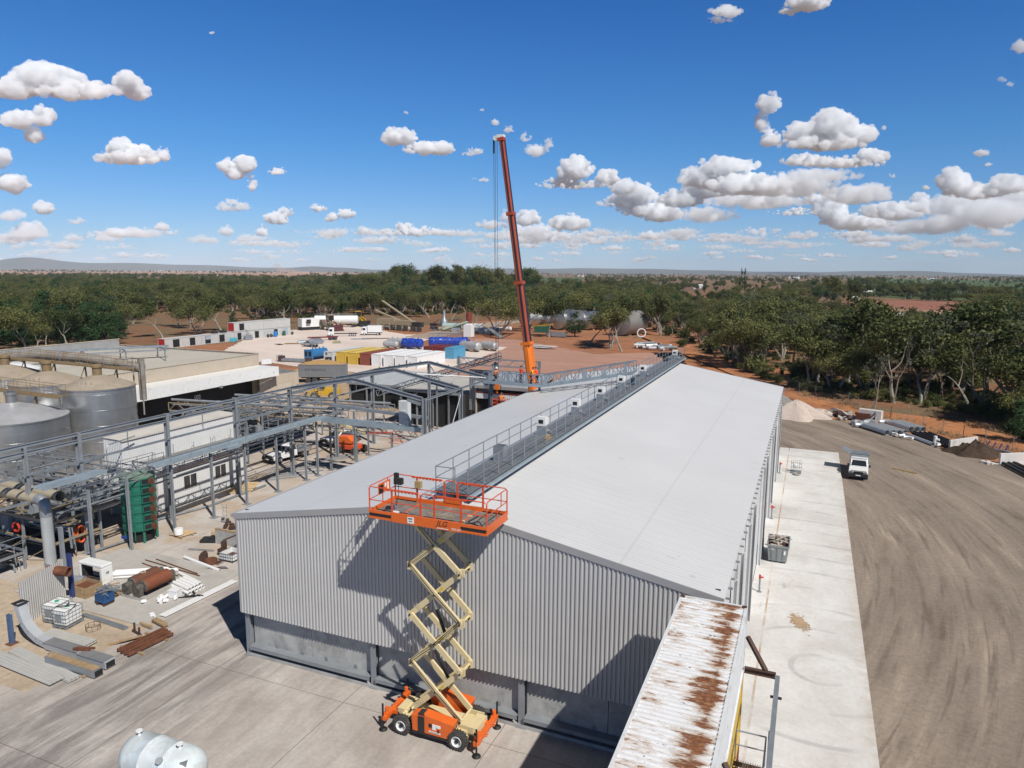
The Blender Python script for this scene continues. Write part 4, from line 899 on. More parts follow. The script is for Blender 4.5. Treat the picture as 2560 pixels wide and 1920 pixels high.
frame_rack('process frame behind the white site building', -62, -54.5, 54.5, 57.5, [2.4, 4.6], 14)
for i, (y, lab) in enumerate(((64.5, 'brown lattice girder conveyor crossing in front of the white awning'), (74.5, 'dark pipe bridge running from the awning towards the portal frame'))):
    t = thing('pipe_bridge', lab, 'pipe bridge', (-60, y, 5)); m = MB(); z = 4.2-1.0*i
    m.truss((-69,y-4,z),(-49,y+2,z-.6),.9,20,.05); m.truss((-69,y-2.6,z),(-49,y+3.4,z-.6),.9,20,.05); m.build('girder', M_steelp if i else mat('tan_girder', (.33,.26,.17)), t)
    m = MB(); m.beam((-69,y-3.3,z+.6),(-49,y+2.7,z),.9,.08); m.tube([(-69,y-3.5,z+1.2),(-49,y+2.5,z+.6)],.15,10); m.build('pipe', M_steelp, t)
    m = MB()
    for q in (.05,.5,.95): a = Vector((-69,y-3.3,z)).lerp(Vector((-49,y+2.7,z-.6)), q); m.beam(a,(a.x,a.y,.02),.2,.2)
    m.build('leg', M_tan_sheet, t)
# ------------------------------------------------------------------ low sheds and the works behind the skeleton
def lowshed(label, x0, x1, y0, y1, z, wall, roof, dark=True):
    t = thing('low_shed', label, 'shed', (x0, y0, 0)); m = MB(); m.sheet((x0-.3,y0-.3,z),(x1+.3,y0-.3,z),(x0-.3,y1+.3,z+.55),.3,.03); m.build('roof', roof, t)
    m = MB(); m.corr((x1,y0),(x1,y1),.03,z-.1,.25,.03,1); m.corr((x1,y1),(x0,y1),.03,z+.2,.25,.03,1); m.corr((x0,y1),(x0,y0),.03,z-.1,.25,.03,1); m.build('wall', wall, t)
    m = MB(); m.bx(x0+.05,x1-.05,y0+.3,y0+.35,.03,z-.3); m.build('open_front', M_dark, t); m = MB(); m.beam((x0-.3,y0-.33,z-.16),(x1+.3,y0-.33,z-.16),.1,.3); m.build('fascia', M_steelp, t)
    m = MB()
    for k in range(5): m.bx(x0+(x1-x0)*k/4-.1,x0+(x1-x0)*k/4+.1,y0-.1,y0+.1,.03,z-.3)
    m.build('post', M_steelp, t)
M_shedroof = mat('grey_shed_roof', (.43,.42,.39), .6, .1, .1, .6, (.3,.27,.23), .2)
lowshed('low open fronted shed with a cream end wall behind the portal frame', -50.5, -40.9, 82, 91, 4.9, M_tan_sheet, M_shedroof)
lowshed('low shed with a grey roof behind the left part of the portal frame', -66, -53.5, 92, 103, 3.4, M_tan_sheet, mat('blue_grey_roof', (.40,.42,.42), .5, .1, .1, .6))
T = thing('silver_roofed_shed', 'shed with a curved silver fascia and a dark opening beside the crane', 'shed', (-37, 80, 0))
m = MB(); m.prism([(79.4,6.2),(79.3,6.6),(79.5,7.0),(80.1,7.15),(87,7.3),(87,7.0),(80.4,6.3)], -38.3, -30.4, M=Matrix(((0,0,1),(1,0,0),(0,1,0)))); m.build('roof', mat('silver_sheet', (.50,.52,.53), .4, .4, .08, .8), T)
m = MB(); m.bx(-38.2,-30.5,79.55,79.6,5.6,5.75); m.build('red_gutter', mat('dark_red_paint', (.16,.02,.02)), T); m = MB(); m.corr((-38.2,79.6),(-30.5,79.6),4.9,5.55,.3,.04,1); m.build('fascia', M_whitewall, T); m = MB(); m.bx(-38.2,-30.5,80,80.1,.03,4.9); m.build('opening', M_dark, T); m = MB(); m.bx(-30.5,-30.4,79.7,87,.03,6.2); m.bx(-38.3,-38.2,79.7,87,.03,6.2); m.bx(-38.2,-30.5,86.9,87,.03,6.9); m.build('wall', M_tan_sheet, T)
T = thing('inclined_conveyor', 'grey lattice conveyor rising to a clad head box behind the portal frame', 'conveyor', (-48, 80, 0))
for y in (80, 81.4): m = MB(); m.truss((-53,y,4.0),(-35.4,y,9.9),.7,26,.05,(-.3,0,.95)); m.build('girder', M_steelp, T)
m = MB(); m.beam((-53,80.7,4.25),(-35.4,80.7,10.15),1.0,.1); m.build('belt', M_black, T)
m = MB(); m.corr((-39.4,80.2),(-36.3,80.2),3.2,8.4,.3,.04,1); m.corr((-36.3,80.2),(-36.3,82.4),3.2,9.2,.3,.04,1); m.bx(-39.4,-36.4,80.3,82.3,7.9,8.0); m.build('head_box', mat('grey_cladding', (.24,.255,.265), .5, .2, .12, 1), T)
m = MB()
for x, z in ((-50,4.8),(-44.5,6.6),(-36.2,9.4),(-39.5,8.2)): m.ibeam((x,81,.02),(x,81,z),.16,.18,.02,(1,0,0))
m.build('leg', M_steelp, T)
T = thing('lattice_gantry', 'grey flat lattice girder on posts behind the crane boom', 'gantry', (-42, 95, 0)); m = MB(); m.truss((-48.7,95,6.8),(-35.7,95,6.8),.95,13,.05); m.truss((-48.7,96,6.8),(-35.7,96,6.8),.95,13,.05); m.build('girder', M_steelp, T); m = MB(); m.ibeam((-48.7,95.5,.02),(-48.7,95.5,8.0),.2,.3,.02); m.ibeam((-35.7,95.5,.02),(-35.7,95.5,7.8),.2,.24,.02); m.build('post', M_steel, T); m = MB(); m.truss((-44,95.5,4.4),(-35.8,95.5,4.4),.8,9,.05); m.build('lower_girder', M_steelp, T)
# ------------------------------------------------------------------ truss bridge to the ridge
BY = 69.0
T = thing('truss_bridge', 'galvanised lattice footbridge running from the portal frame up to the ridge walkway', 'bridge', (-26, BY, 8.8))
for y in (BY, BY+1.3):
    m = MB(); m.truss((-32.2,y,8.8),(-25.6,y,8.8),1.1,8,.045,posts=True); m.truss((-25.5,y,8.8),(-15.9,y,10.75),1.1,12,.045,posts=True); m.build('girder', M_steel, T)
m = MB(); m.beam((-32.2,BY+.65,8.86),(-25.5,BY+.65,8.86),1.15,.05); m.beam((-25.5,BY+.65,8.86),(-15.8,BY+.65,10.8),1.15,.05); m.build('deck', M_bluegrey, T)
m = MB(); m.beam((-32.2,BY-.07,8.8),(-25.5,BY-.07,8.8),.05,.3); m.beam((-25.5,BY-.07,8.8),(-15.9,BY-.07,10.75),.05,.3)
for k in range(8): x = -31.4+k*2.1; z = 8.8 if x < -25.5 else 8.8+(x+25.5)*.203; m.add([(x-.25,BY-.1,z),(x+.25,BY-.1,z),(x+.08,BY-.1,z+1.05),(x-.08,BY-.1,z+1.05)], [(0,1,2,3)])
m.build('gusset', M_bluegrey, T)
m = MB()
for x in (-31.5, -26): m.ibeam((x,BY+.65,6.2 if x < -28 else 8.15),(x,BY+.65,8.75),.2,.2,.02,(1,0,0))
m.build('leg', M_steelp, T)
m = MB(); rs = random.Random(4); pts = []
for k in range(16): x = -25.2+k*.62; pts.append((x, BY-.9+.12*rs.uniform(-1,1), SE+SSL*(x-SX0)+.14+.1*(k % 2)))
for o in (0,.13,.26,.4): m.tube([(a,b-o,c+.02*rs.random()) for a,b,c in pts], .07, 6)
tag(m.build('hose_bundle', mat('grey_hose', (.30,.30,.30), .6, 0, .3, 2)), 'grey bundle of hoses lying on the roof under the truss bridge', 'hose')
# ------------------------------------------------------------------ goods lying about the yard, left foreground
mb = MB(); mb.bx(-46, -34.75, 27.5, 35.6, -.2, .11); struct('work_slab', mb, soil_mat('grey_work_slab', [(.36,.34,.31),(.43,.41,.38),(.39,.36,.32)], .3, 2.5, .08, grain=.08))
SZ = .114
M_cage = mat('cage_wire', (.30,.32,.33), .4, .6, .1)
M_hdpe = mat('milky_plastic', (.72,.73,.72), .45, 0, .04, 2)
def ibc(label, x, y, rz, group='bulk containers by the sheet wall'):
    t = thing('bulk_container', label, 'bulk container', (0,0,0), 0, group)
    m = MB(); m.box((0,0,.66),(.94,1.12,.92)); m.build('bottle', M_hdpe, t, bevel=.08)
    m = MB()
    for k in range(5):
        z = .2+.23*k
        for a, b in (((-.49,-.59),(.49,-.59)),((.49,-.59),(.49,.59)),((.49,.59),(-.49,.59)),((-.49,.59),(-.49,-.59))): m.tube([(*a,z),(*b,z)], .012, 5)
    for k in range(6):
        u = -.49+.196*k; v_ = -.59+.236*k
        for y_ in (-.59,.59): m.tube([(u,y_,.16),(u,y_,1.13)], .012, 5)
        for x_ in (-.49,.49): m.tube([(x_,v_,.16),(x_,v_,1.13)], .012, 5)
    for q in (-.25,.25): m.tube([(-.49,q,1.14),(.49,q,1.14)], .012, 5)
    m.build('cage', M_cage, t)
    m = MB(); m.bx(-.5,.5,-.6,.6,.10,.155)
    for x_ in (-.4,0,.4):
        for y_ in (-.5,0,.5): m.bx(x_-.07,x_+.07,y_-.08,y_+.08,.002,.10)
    m.build('pallet', M_steelp, t)
    m = MB(); m.lathe([(0,1.19),(.11,1.18),(.12,1.12)], 14); m.build('cap', mat('green_cap', (.02,.30,.20)), t)
    m = MB(); m.bx(-.25,.2,-.606,-.596,.45,.85); m.build('plate', M_steelp, t)
    t.location = (x, y, .027); t.rotation_euler = (0,0,rz); return t
ibc('white bulk container with a green cap against the pale sheet wall', -39.95, 26.2, .12)
ibc('white bulk container in front of the sheet wall with a black hose over its top', -38.8, 26.0, .12)
m = MB(); m.tube([(-39.2,25.6,1.24),(-38.7,25.9,1.26),(-38.4,26.3,1.25),(-38.3,25.7,1.0),(-38.35,25.5,.7)], .03, 7); m.tube([(-38.7,25.9,1.26),(-39.0,26.3,1.25)], .03, 6); tag(m.build('black_hose', M_black), 'black hose draped over the front bulk container', 'hose')
T = thing('sheet_screen', 'tall pale corrugated sheet screen with a rusty pipe end poking through it', 'screen', (-41.3, 26.2, 0))
m = MB(); m.corr((-40.85,24.7),(-41.9,28.1),.03,2.75,.16,.02,1); m.corr((-41.9,28.1),(-40.85,24.7),.03,2.75,.16,.0,1); m.build('sheet', mat('pale_screen_sheet', (.56,.55,.53), .5, .1, .06, 1), T)
m = MB(); m.pipe((-42.2,27.35,2.25),(-40.9,27.75,2.2),.30,.26,20); m.build('pipe_end', M_rust, T, True); m = MB(); m.lathe([(0,0),(.26,0)], 16, (-41.2,27.66,2.2), Matrix(((0,0,1),(1,0,0),(0,1,0)))); m.build('pipe_plug', M_tan, T)
T = thing('blue_post', 'dark blue steel post at the end of the pale sheet screen', 'post', (-41.75, 28.35, 0)); m = MB(); m.ibeam((-41.75,28.4,.03),(-41.75,28.4,3.0),.22,.24,.02,(1,0,0)); m.build('shaft', mat('blue_steel', (.03,.05,.16), .5, 0, .15, 2), T); m = MB(); m.bx(-42,-41.5,28.15,28.65,.026,.05); m.build('base_plate', M_steelp, T)
T = thing('blue_post', 'short scuffed blue post under the top of the curved chute', 'post', (-39.6, 23.35, 0)); m = MB(); m.ibeam((-39.6,23.3,.05),(-39.6,23.3,1.75),.2,.22,.02,(1,0,0)); m.build('shaft', mat('scuffed_blue', (.07,.12,.22), .6, .1, .3, 3), T); m = MB(); m.bx(-39.85,-39.35,23.05,23.55,.027,.055); m.build('base_plate', M_rust, T)
T = thing('conveyor_trunking', 'long grey box conveyor casing that curves up at its left end', 'conveyor casing', (-36, 23.8, 0))
pts = [(-39.55,23.9,2.15),(-39.35,23.85,1.7),(-39.05,23.8,1.2),(-38.6,23.8,.75),(-38.0,23.8,.45),(-37.2,23.8,.3)]
m = MB(); o = []
for p, q in zip(pts, pts[1:]): m.beam(p, q, .50, .36, (1,0,.3))
m.build('curved_section', mat('light_trunking', (.43,.45,.47), .45, .15, .1, 1.2), T); m = MB(); m.bx(-39.85,-39.25,23.6,24.2,2.15,2.2); m.build('flange', M_dark, T)
m = MB(); m.bx(-37.2,-34.6,23.5,24.1,.12,.48); m.bx(-34.55,-32.4,23.4,24.0,.12,.48); m.build('straight_section', mat('light_trunking', (.43,.45,.47)), T); m = MB(); m.bx(-37.3,-34.65,23.47,24.13,.485,.50); m.bx(-34.5,-32.5,23.37,24.03,.485,.50); m.build('cover_plate', mat('grey_plate', (.27,.27,.27), .5, .3, .15, 1.5), T)
m = MB(); m.bx(-32.395,-32.38,23.45,23.95,.15,.44); m.build('open_end', M_dark, T)
m = MB()
for x in (-36.6,-34.9,-33.0): m.bx(x-.08,x+.08,23.3,24.2,.03,.115)
m.build('timber_bearer', M_timber, T)
T = thing('box_channel', 'shorter grey box channel lying beside the long conveyor casing', 'channel', (-34, 22.9, 0)); m = MB(); m.bx(-35.9,-32.2,22.62,23.12,.10,.46); m.build('casing', M_steel, T); m = MB(); m.bx(-35.8,-32.3,22.66,23.08,.463,.475); m.build('timber_top', M_timber, T); m = MB(); m.bx(-32.197,-32.18,22.66,23.08,.13,.43); m.build('open_end', M_dark, T); m = MB(); m.bx(-35.5,-35.3,22.5,23.2,.03,.098); m.bx(-33,-32.8,22.5,23.2,.03,.098); m.build('bearer', M_timber, T)
m = MB(); m.box((-34.6,23.75,.58),(.9,.12,.14),.35); m.box((-34.55,23.95,.56),(1.0,.1,.1),.35); tag(m.build('red_channel', M_rust), 'short rusty red steel channel lying across the conveyor casing', 'channel')
def sheet_stack(label, x0, x1, y, w, n_, rz=0):
    for k in range(n_):
        m = MB(); dx, dy = random.uniform(-.35,.35), random.uniform(-.12,.12); m.sheet((0,0,0),(0,w,0),(x1-x0,0,0),.19,.022); m.add([(0,0,-.004),(x1-x0,0,-.004),(x1-x0,w,-.004),(0,w,-.004)],[(0,1,2,3)])
        o = m.build('roofing_sheet', mat('pale_roofing_sheet', (.47,.46,.43), .5, .15, .08, 1)); o.location = (x0+dx, y+dy, .08+k*.035); o.rotation_euler = (0,0,rz+random.uniform(-.02,.02)); tag(o, label, 'roofing sheet', label.replace('sheet ', 'sheets ', 1).replace('pale ', 'pale '))
sheet_stack('pale ribbed sheet in the stack at the left edge of the yard', -40.3, -33.6, 21.7, .78, 3, -.05); sheet_stack('pale ribbed sheet in the wide stack beside the box channel', -38.6, -32.9, 22.55, .6, 2, -.1); sheet_stack('pale ribbed sheet in the stack in front of the bulk containers', -38.7, -35.2, 24.35, .8, 4, .02)
T = thing('wire_ring_cage', 'small black wire ring cage standing on the concrete', 'wire cage', (-37, 26.3, 0)); m = MB()
for z in (.03,.3): m.tube([(-37+.38*math.cos(t*.3142),26.2+.38*math.sin(t*.3142),z) for t in range(21)], .015, 5)
m.build('hoop', M_brownst, T); m = MB()
for t in range(8): a = t*.785; m.tube([(-37+.38*math.cos(a),26.2+.38*math.sin(a),.03),(-37+.38*math.cos(a),26.2+.38*math.sin(a),.34)], .012, 5)
m.build('upright', M_brownst, T)
for k in range(4):
    m = MB(); m.beam((-33.4+k*.32,24.9-.05*k,.2),(-33.1+k*.32,27.7-.1*k,.2),.13,.13); tag(m.build('rusty_bar', M_rust), 'rusty square steel bar, one of four laid side by side on bearers', 'steel bar', 'rusty bars laid side by side')
for y in (25.4, 27.0): m = MB(); m.beam((-33.8,y,.08),(-31.9,y-.1,.08),.12,.1); tag(m.build('timber_bearer', M_timber), 'timber bearer under the four rusty steel bars', 'bearer', 'bearers under the rusty bars')
T = thing('scrap_stand', 'low rusty steel stand with two uprights left of the rusty bars', 'stand', (-34.2, 26.8, 0)); m = MB(); m.beam((-34.7,26.9,.1),(-33.8,26.7,.1),.1,.1); m.build('base_bar', M_brownst, T); m = MB(); m.bx(-34.55,-34.47,26.85,26.93,.1,.6); m.bx(-34.0,-33.92,26.7,26.78,.1,.5); m.build('upright', M_brownst, T)
m = MB()
for k in range(6): m.beam((-34.6+.12*k,25.2+.1*k,.06+.03*k),(-34.0+.1*k,26.3+.05*k,.06+.03*k),.16,.06)
tag(m.build('timber_offcuts', M_timber), 'heap of weathered timber offcuts left of the rusty bars', 'timber')
m = MB(); m.beam((-34.5,28.2,.2),(-33.3,27.95,.2),.3,.14); m.beam((-34.9,27.6,.15),(-33.9,27.5,.15),.14,.14); tag(m.build('sleeper', M_timber), 'old timber sleepers at the corner of the raised work slab', 'sleeper')
m = MB(); m.beam((-39.0,27.1,.1),(-35.2,26.9,.1),.28,.12); tag(m.build('steel_channel', M_steel), 'long grey steel channel lying along the work slab edge', 'channel')
# rusty press rollers on their bed
T = thing('roller_bed', 'steel bed frame carrying two big rusty rollers', 'bed frame', (-38.2, 31, SZ)); m = MB(); m.bx(-39.1,-38.9,29.7,32.4,SZ,.34); m.bx(-37.3,-37.1,29.7,32.4,SZ,.34); m.bx(-38.89,-37.31,29.7,29.95,SZ,.32); m.bx(-38.89,-37.31,32.15,32.4,SZ,.32); m.build('rail', mat('pale_steel', (.42,.40,.36), .6, .1, .2, 2), T)
for i, (x, lab) in enumerate(((-38.68,'mottled rusty roller with a dark band and a rope, rear of the bed'),(-37.72,'evenly rust red roller at the front of the bed'))):
    t = thing('rusty_roller', lab, 'roller', (x, 31, .4)); Rm = Matrix(((1,0,0),(0,0,-1),(0,1,0)))
    m = MB(); m.lathe([(.40,-.95),(.43,-.93),(.43,.93),(.40,.95)], 28, (x,31.15,.82), Rm); m.build('barrel', mat('rust_red_roller' if i else 'mottled_rust', (.22,.07,.035) if i else (.15,.06,.035), .8, .1, .25, 3), t, True)
    m = MB(); m.lathe([(0,.95),(.40,.95),(.36,1.0),(.18,1.02),(.15,1.4),(0,1.42)], 20, (x,31.15,.82), Rm); m.lathe([(0,-1.42),(.15,-1.4),(.18,-1.02),(.36,-1.0),(.40,-.95),(0,-.95)], 20, (x,31.15,.82), Rm); m.build('journal', mat('grimy_steel', (.13,.12,.10), .7, .3, .4, 5), t, True)
    m = MB()
    for y in (29.85,32.3): m.box((x,y,.55),(.55,.3,.5)); m.tube([(x,y-.2,.82),(x,y+.2,.82)], .24, 14)
    m.build('bearing', mat('grimy_steel', (.13,.12,.10)), t)
m = MB(); m.tube([(-38.85,31.0,1.26),(-38.7,31.2,1.29),(-38.5,31.1,1.26),(-38.6,30.85,1.28),(-38.8,30.9,1.28),(-38.75,31.15,1.30),(-38.6,31.2,1.30)], .03, 6); tag(m.build('pale_rope', mat('pale_rope', (.55,.48,.38))), 'pale rope coiled on the mottled roller', 'rope')
def pipes(label, spec, r, m_, group, name='white_pipe', z=SZ):
    for (a, b, k) in spec:
        mm = MB(); mm.pipe((*a, z+r+.002+k), (*b, z+r+.002+k), r, r*.88, 14); tag(mm.build(name, m_, None, True), label, 'pipe', group)
pipes('white plastic pipe in the short stack behind the rear rusty roller', [((-42.3,31.0+.28*k),(-38.9,33.1+.28*k),0) for k in range(4)]+[((-42.0,31.1+.28*k),(-39.2,32.9+.28*k),.22) for k in range(3)], .12, M_pvc, 'white pipes behind the rusty rollers')
pipes('white plastic pipe in the tidy stack to the right of the rusty rollers', [((-37.2,31.9+.27*k),(-35.2,31.5+.27*k),.0) for k in range(5)]+[((-37.1,32.0+.27*k),(-35.3,31.6+.27*k),.21) for k in range(4)], .12, M_pvc, 'white pipes right of the rusty rollers')
pipes('long white pipe lying behind the tidy stack of white pipes', [((-38.4,33.6),(-35.7,32.9),0)], .11, M_pvc, None); pipes('longest white pipe lying alone on the concrete near the half cut cage', [((-40.4,35.9),(-36.3,35.1),0)], .11, M_pvc, None, z=.03)
pipes('rusty flat bar strewn behind the white pipes', [((-42.5,34.4),(-36.9,33.9),0),((-41.9,34.8),(-37.3,34.1),0),((-42.2,33.9),(-38.2,33.3),0)], .04, M_rust, 'rusty bars strewn behind the white pipes', 'rusty_bar')
for k in range(4): m = MB(); m.beam((-34.75+.14*k,28.8,.13),(-34.45+.14*k,34.3,.13),.10,.05); tag(m.build('white_batten', M_pvc), 'long thin white batten on the slab edge, one of four together', 'batten', 'white battens on the slab edge')
T = thing('white_plastic_box', 'white plastic box among loose white pipe fittings', 'box', (-35.9, 30.9, SZ)); m = MB(); m.box((-35.9,31.0,SZ+.24),(.62,.55,.46),.2); m.build('box_body', M_pvc, T, bevel=.03); m = MB(); m.box((-35.9,31.0,SZ+.49),(.68,.6,.04),.2); m.build('lid', M_pvc, T)
for i, (x, y) in enumerate([(-36.5,30.2),(-36.2,30.0),(-35.9,29.9),(-35.7,30.3),(-36.7,30.6),(-36.4,30.55),(-35.5,30.5),(-36.0,30.35),(-36.9,29.7)]):
    m = MB(); a = i*1.3; m.tube([(x,y,SZ+.1),(x+.16*math.cos(a),y+.16*math.sin(a),SZ+.12),(x+.25*math.cos(a+.6),y+.25*math.sin(a+.6),SZ+.2)], .10, 10); tag(m.build('pipe_fitting', M_pvc, None, True), 'loose white plastic pipe elbow in the scatter beside the white box', 'pipe fitting', 'white pipe elbows beside the white box')
for i, (x, y) in enumerate([(-35.3,28.6),(-35.05,28.45)]): m = MB(); m.tube([(x,y,SZ+.06),(x+.14,y+.1,SZ+.1),(x+.3,y+.02,SZ+.06)], .07, 8); tag(m.build('pipe_fitting', M_pvc, None, True), 'small white pipe bend lying alone near the slab corner', 'pipe fitting', 'pair of small white pipe bends')
m = MB()
for k in range(5): m.beam((-35.6+.2*k,30.9+.2*k,SZ+.04),(-34.9+.15*k,31.3+.1*k,SZ+.08),.06,.05)
m.tube([(-35.2+.3*math.cos(t),31.5+.3*math.sin(t),SZ+.05+.01*t) for t in range(9)], .03, 6); tag(m.build('black_offcuts', M_black), 'black hose and bar offcuts beside the white plastic box', 'offcuts')
T = thing('machine_frame', 'white painted open machine frame like a large picture frame', 'machine frame', (-42.6, 30.9, SZ))
m = MB(); m.bx(-43.7,-43.45,30.3,31.1,SZ,1.25); m.bx(-41.75,-41.5,30.3,31.1,SZ,1.25); m.bx(-43.7,-41.5,30.3,31.1,1.255,1.45); m.build('casing', M_white, T, bevel=.05); m = MB(); m.bx(-43.44,-41.76,30.4,31.0,SZ,.3); m.bx(-43.44,-43.4,30.32,31.08,.3,1.25); m.build('inner_edge', M_black, T); m = MB(); m.bx(-41.495,-41.48,30.6,30.8,.8,.95); m.build('badge', M_steelp, T)
T = thing('timber_crate', 'weathered open timber crate full of scrap beside the blue post', 'crate', (-41.5, 29.0, SZ)); m = MB()
for a in ((-42.2,-40.7,28.5,28.55),(-42.2,-40.7,29.65,29.7),(-42.2,-42.15,28.55,29.65),(-40.75,-40.7,28.55,29.65)): m.bx(*a,SZ,.8)
m.build('side_board', M_timber, T); m = MB(); m.bx(-42.14,-40.76,28.56,29.64,.14,.6); m.build('contents', M_rust, T)
T = thing('blue_bin', 'blue steel bin heaped with metal offcuts', 'bin', (-39.2, 28.6, SZ)); m = MB(); m.prism([(-.42,-.35),(.42,-.35),(.42,.35),(-.42,.35)],.2,.75,c=(-39.1,28.6,SZ)); m.build('body', mat('blue_bin_paint', (.015,.075,.21), .5, 0, .25, 3, (.06,.05,.05), .25), T); m = MB(); m.bx(-39.45,-39.3,28.25,28.95,SZ,.31); m.bx(-38.9,-38.75,28.25,28.95,SZ,.31); m.build('runner', M_brownst, T)
m = MB(); rs = random.Random(2)
for k in range(18): a = rs.uniform(0,3.14); p = Vector((-39.1+rs.uniform(-.3,.3),28.6+rs.uniform(-.25,.25),.95+rs.uniform(-.05,.2))); d = Vector((math.cos(a),math.sin(a),rs.uniform(-.2,.2)))*rs.uniform(.2,.5); m.beam(p-d,p+d,.05,.04)
m.build('metal_offcuts', M_steel, T)
T = thing('scrap_pallet', 'pallet of shiny metal strips behind the blue bin', 'pallet', (-39.9, 29.5, SZ)); m = MB()
for k in range(5): m.bx(-40.5,-39.2,29.1+.22*k,29.25+.22*k,.21,.24)
m.bx(-40.4,-40.3,29.1,30.13,SZ,.208); m.bx(-39.4,-39.3,29.1,30.13,SZ,.208); m.build('pallet_board', M_timber, T); m = MB()
for k in range(16): x, y, a = -39.9+rs.uniform(-.3,.4), 29.6+rs.uniform(-.35,.35), rs.uniform(-.5,.5); d = Vector((math.cos(a),math.sin(a),rs.uniform(-.1,.1)))*.5; p = Vector((x,y,.34+.02*k)); m.beam(p-d,p+d,.05,.03)
m.build('metal_strip', M_steel, T); m = MB(); m.beam((-40.7,29.3,.5),(-39.9,30.3,.62),.16,.04); m.build('plank', M_timber, T)
T = thing('machinery_part', 'grimy dark machine part behind the timber crate', 'machine part', (-42.9, 29.9, SZ)); m = MB(); m.tube([(-43.4,29.6,.45),(-42.6,29.9,.45)], .3, 14); m.build('drum', M_steelp, T, True); m = MB(); m.bx(-43.3,-42.6,29.2,30.2,SZ,.2); m.box((-42.4,30.1,.4),(.3,.25,.5),.3); m.build('bracket', M_brownst, T)
# near the shed corner: concrete block, half cage, rusty castings
T = thing('concrete_block', 'pale concrete block wall stub loaded with junk beside the shed corner', 'concrete block', (-39.3, 39.5, 0)); m = MB(); m.bx(-40.6,-37.6,39.0,40.6,.03,1.1); m.build('block', M_panel, T); m = MB(); m.bx(-40.6,-37.6,39.0,39.2,1.103,1.2); m.bx(-40.3,-37.8,39.5,40.4,1.103,1.17); m.build('plank', M_timber, T)
m = MB()
for k in range(14): m.box((-40+rs.uniform(-.4,2),39.9+rs.uniform(-.4,.5),1.3+rs.uniform(-.05,.1)),(rs.uniform(.15,.5),rs.uniform(.1,.3),rs.uniform(.08,.25)),rs.uniform(0,3))
tag(m.build('workshop_junk', M_brownst), 'heap of tools and offcuts on top of the concrete block', 'junk')
T = thing('yellow_bottle', 'small yellow gas bottle on the concrete block', 'bottle', (-38.3,40.2,1.2)); m = MB(); m.lathe([(0,.85),(.06,.83),(.1,.72),(.11,.6),(.11,0),(0,0)],12,(-38.3,40.2,1.175)); m.build('cylinder', mat('yellow_bottle', (.60,.48,.02)), T, True); m = MB(); m.tube([(-38.3,40.2,2.02),(-38.3,40.2,2.12)],.04,6); m.build('valve', M_black, T)
m = MB(); m.box((-41.6,40.3,.25),(.9,.6,.4),.5); m.box((-41.3,40.9,.2),(.5,.5,.35),.1); tag(m.build('timber_box', mat('pale_timber', (.55,.40,.22), .8, 0, .2, 2)), 'pale timber boxes stacked beside the concrete block', 'box')
m = MB(); m.box((-41.3,39.2,.14),(1.3,.9,.2),.4); m.box((-41.0,39.4,.28),(.9,.6,.14),.2); tag(m.build('black_sheeting', M_black), 'folded black sheeting on the ground by the concrete block', 'sheeting')
m = MB(); m.box((-40.9,40.0,.2),(.4,.3,.2),.3); tag(m.build('blue_rag', mat('blue_cloth', (.03,.05,.16), .9)), 'small blue cloth bundle beside the black sheeting', 'cloth')
m = MB(); m.truss((-41.5,37.4,.06),(-39.6,37.9,.06),.25,8,.015,(.2,-.9,0.02)); tag(m.build('ladder_mesh', M_steelp), 'short wire ladder strip lying flat on the concrete', 'strip')
T = thing('hand_trolley', 'upright hand trolley standing on the concrete behind the junk', 'trolley', (-43.6, 43.0, 0)); m = MB()
for x in (-43.8,-43.4): m.tube([(x,43,.2),(x,43.1,1.35),(x,42.9,1.5)],.02,6)
for z in (.5,.9,1.2): m.tube([(-43.8,43.04,z),(-43.4,43.04,z)],.018,6)
m.build('frame', M_steelp, T); m = MB(); m.tube([(-43.9,43.05,.16),(-43.82,43.05,.16)],.14,12); m.tube([(-43.38,43.05,.16),(-43.3,43.05,.16)],.14,12); m.build('wheel', M_tyre, T); m = MB(); m.bx(-43.8,-43.4,42.7,43.0,.06,.09); m.build('toe_plate', M_steelp, T)
T = thing('half_cage_tank', 'bulk container cut in half with scrap inside, beside the shed corner', 'cage', (-37.2, 37.2, 0)); m = MB()
for a in ((-37.8,-36.6,36.6,36.64),(-37.8,-36.6,37.76,37.8),(-37.8,-37.76,36.64,37.76),(-36.64,-36.6,36.64,37.76)): m.bx(*a,.18,.62)
m.build('plastic_wall', M_hdpe, T); m = MB()
for z in (.2,.42,.64): m.tube([(-37.83,36.57,z),(-36.57,36.57,z),(-36.57,37.83,z),(-37.83,37.83,z),(-37.83,36.57,z)],.014,5)
for k in range(7): m.tube([(-37.83+.21*k,36.57,.1),(-37.83+.21*k,36.57,.66)],.012,5); m.tube([(-36.57,36.57+.21*k,.1),(-36.57,36.57+.21*k,.66)],.012,5)
m.build('cage', M_cage, T); m = MB(); m.bx(-37.7,-36.7,36.7,37.7,.12,.3); m.build('scrap', M_brownst, T)
T = thing('dark_machine_arm', 'dark steel arm with a white rounded hood leaning over the half cage', 'machine', (-38.2, 38.2, 0)); m = MB(); m.bx(-38.7,-38.2,37.3,37.7,.03,.5); m.box((-38.35,37.6,.75),(.3,.3,.6),.3); m.build('foot', M_brownst, T); m = MB(); m.beam((-38.4,37.6,1.1),(-37.5,38.6,1.5),.09,.09); m.build('arm', M_brownst, T); m = MB(); m.tube([(-37.6,38.3,1.25),(-37.0,38.6,1.2)],.34,16); m.build('hood', M_pvc, T, True)
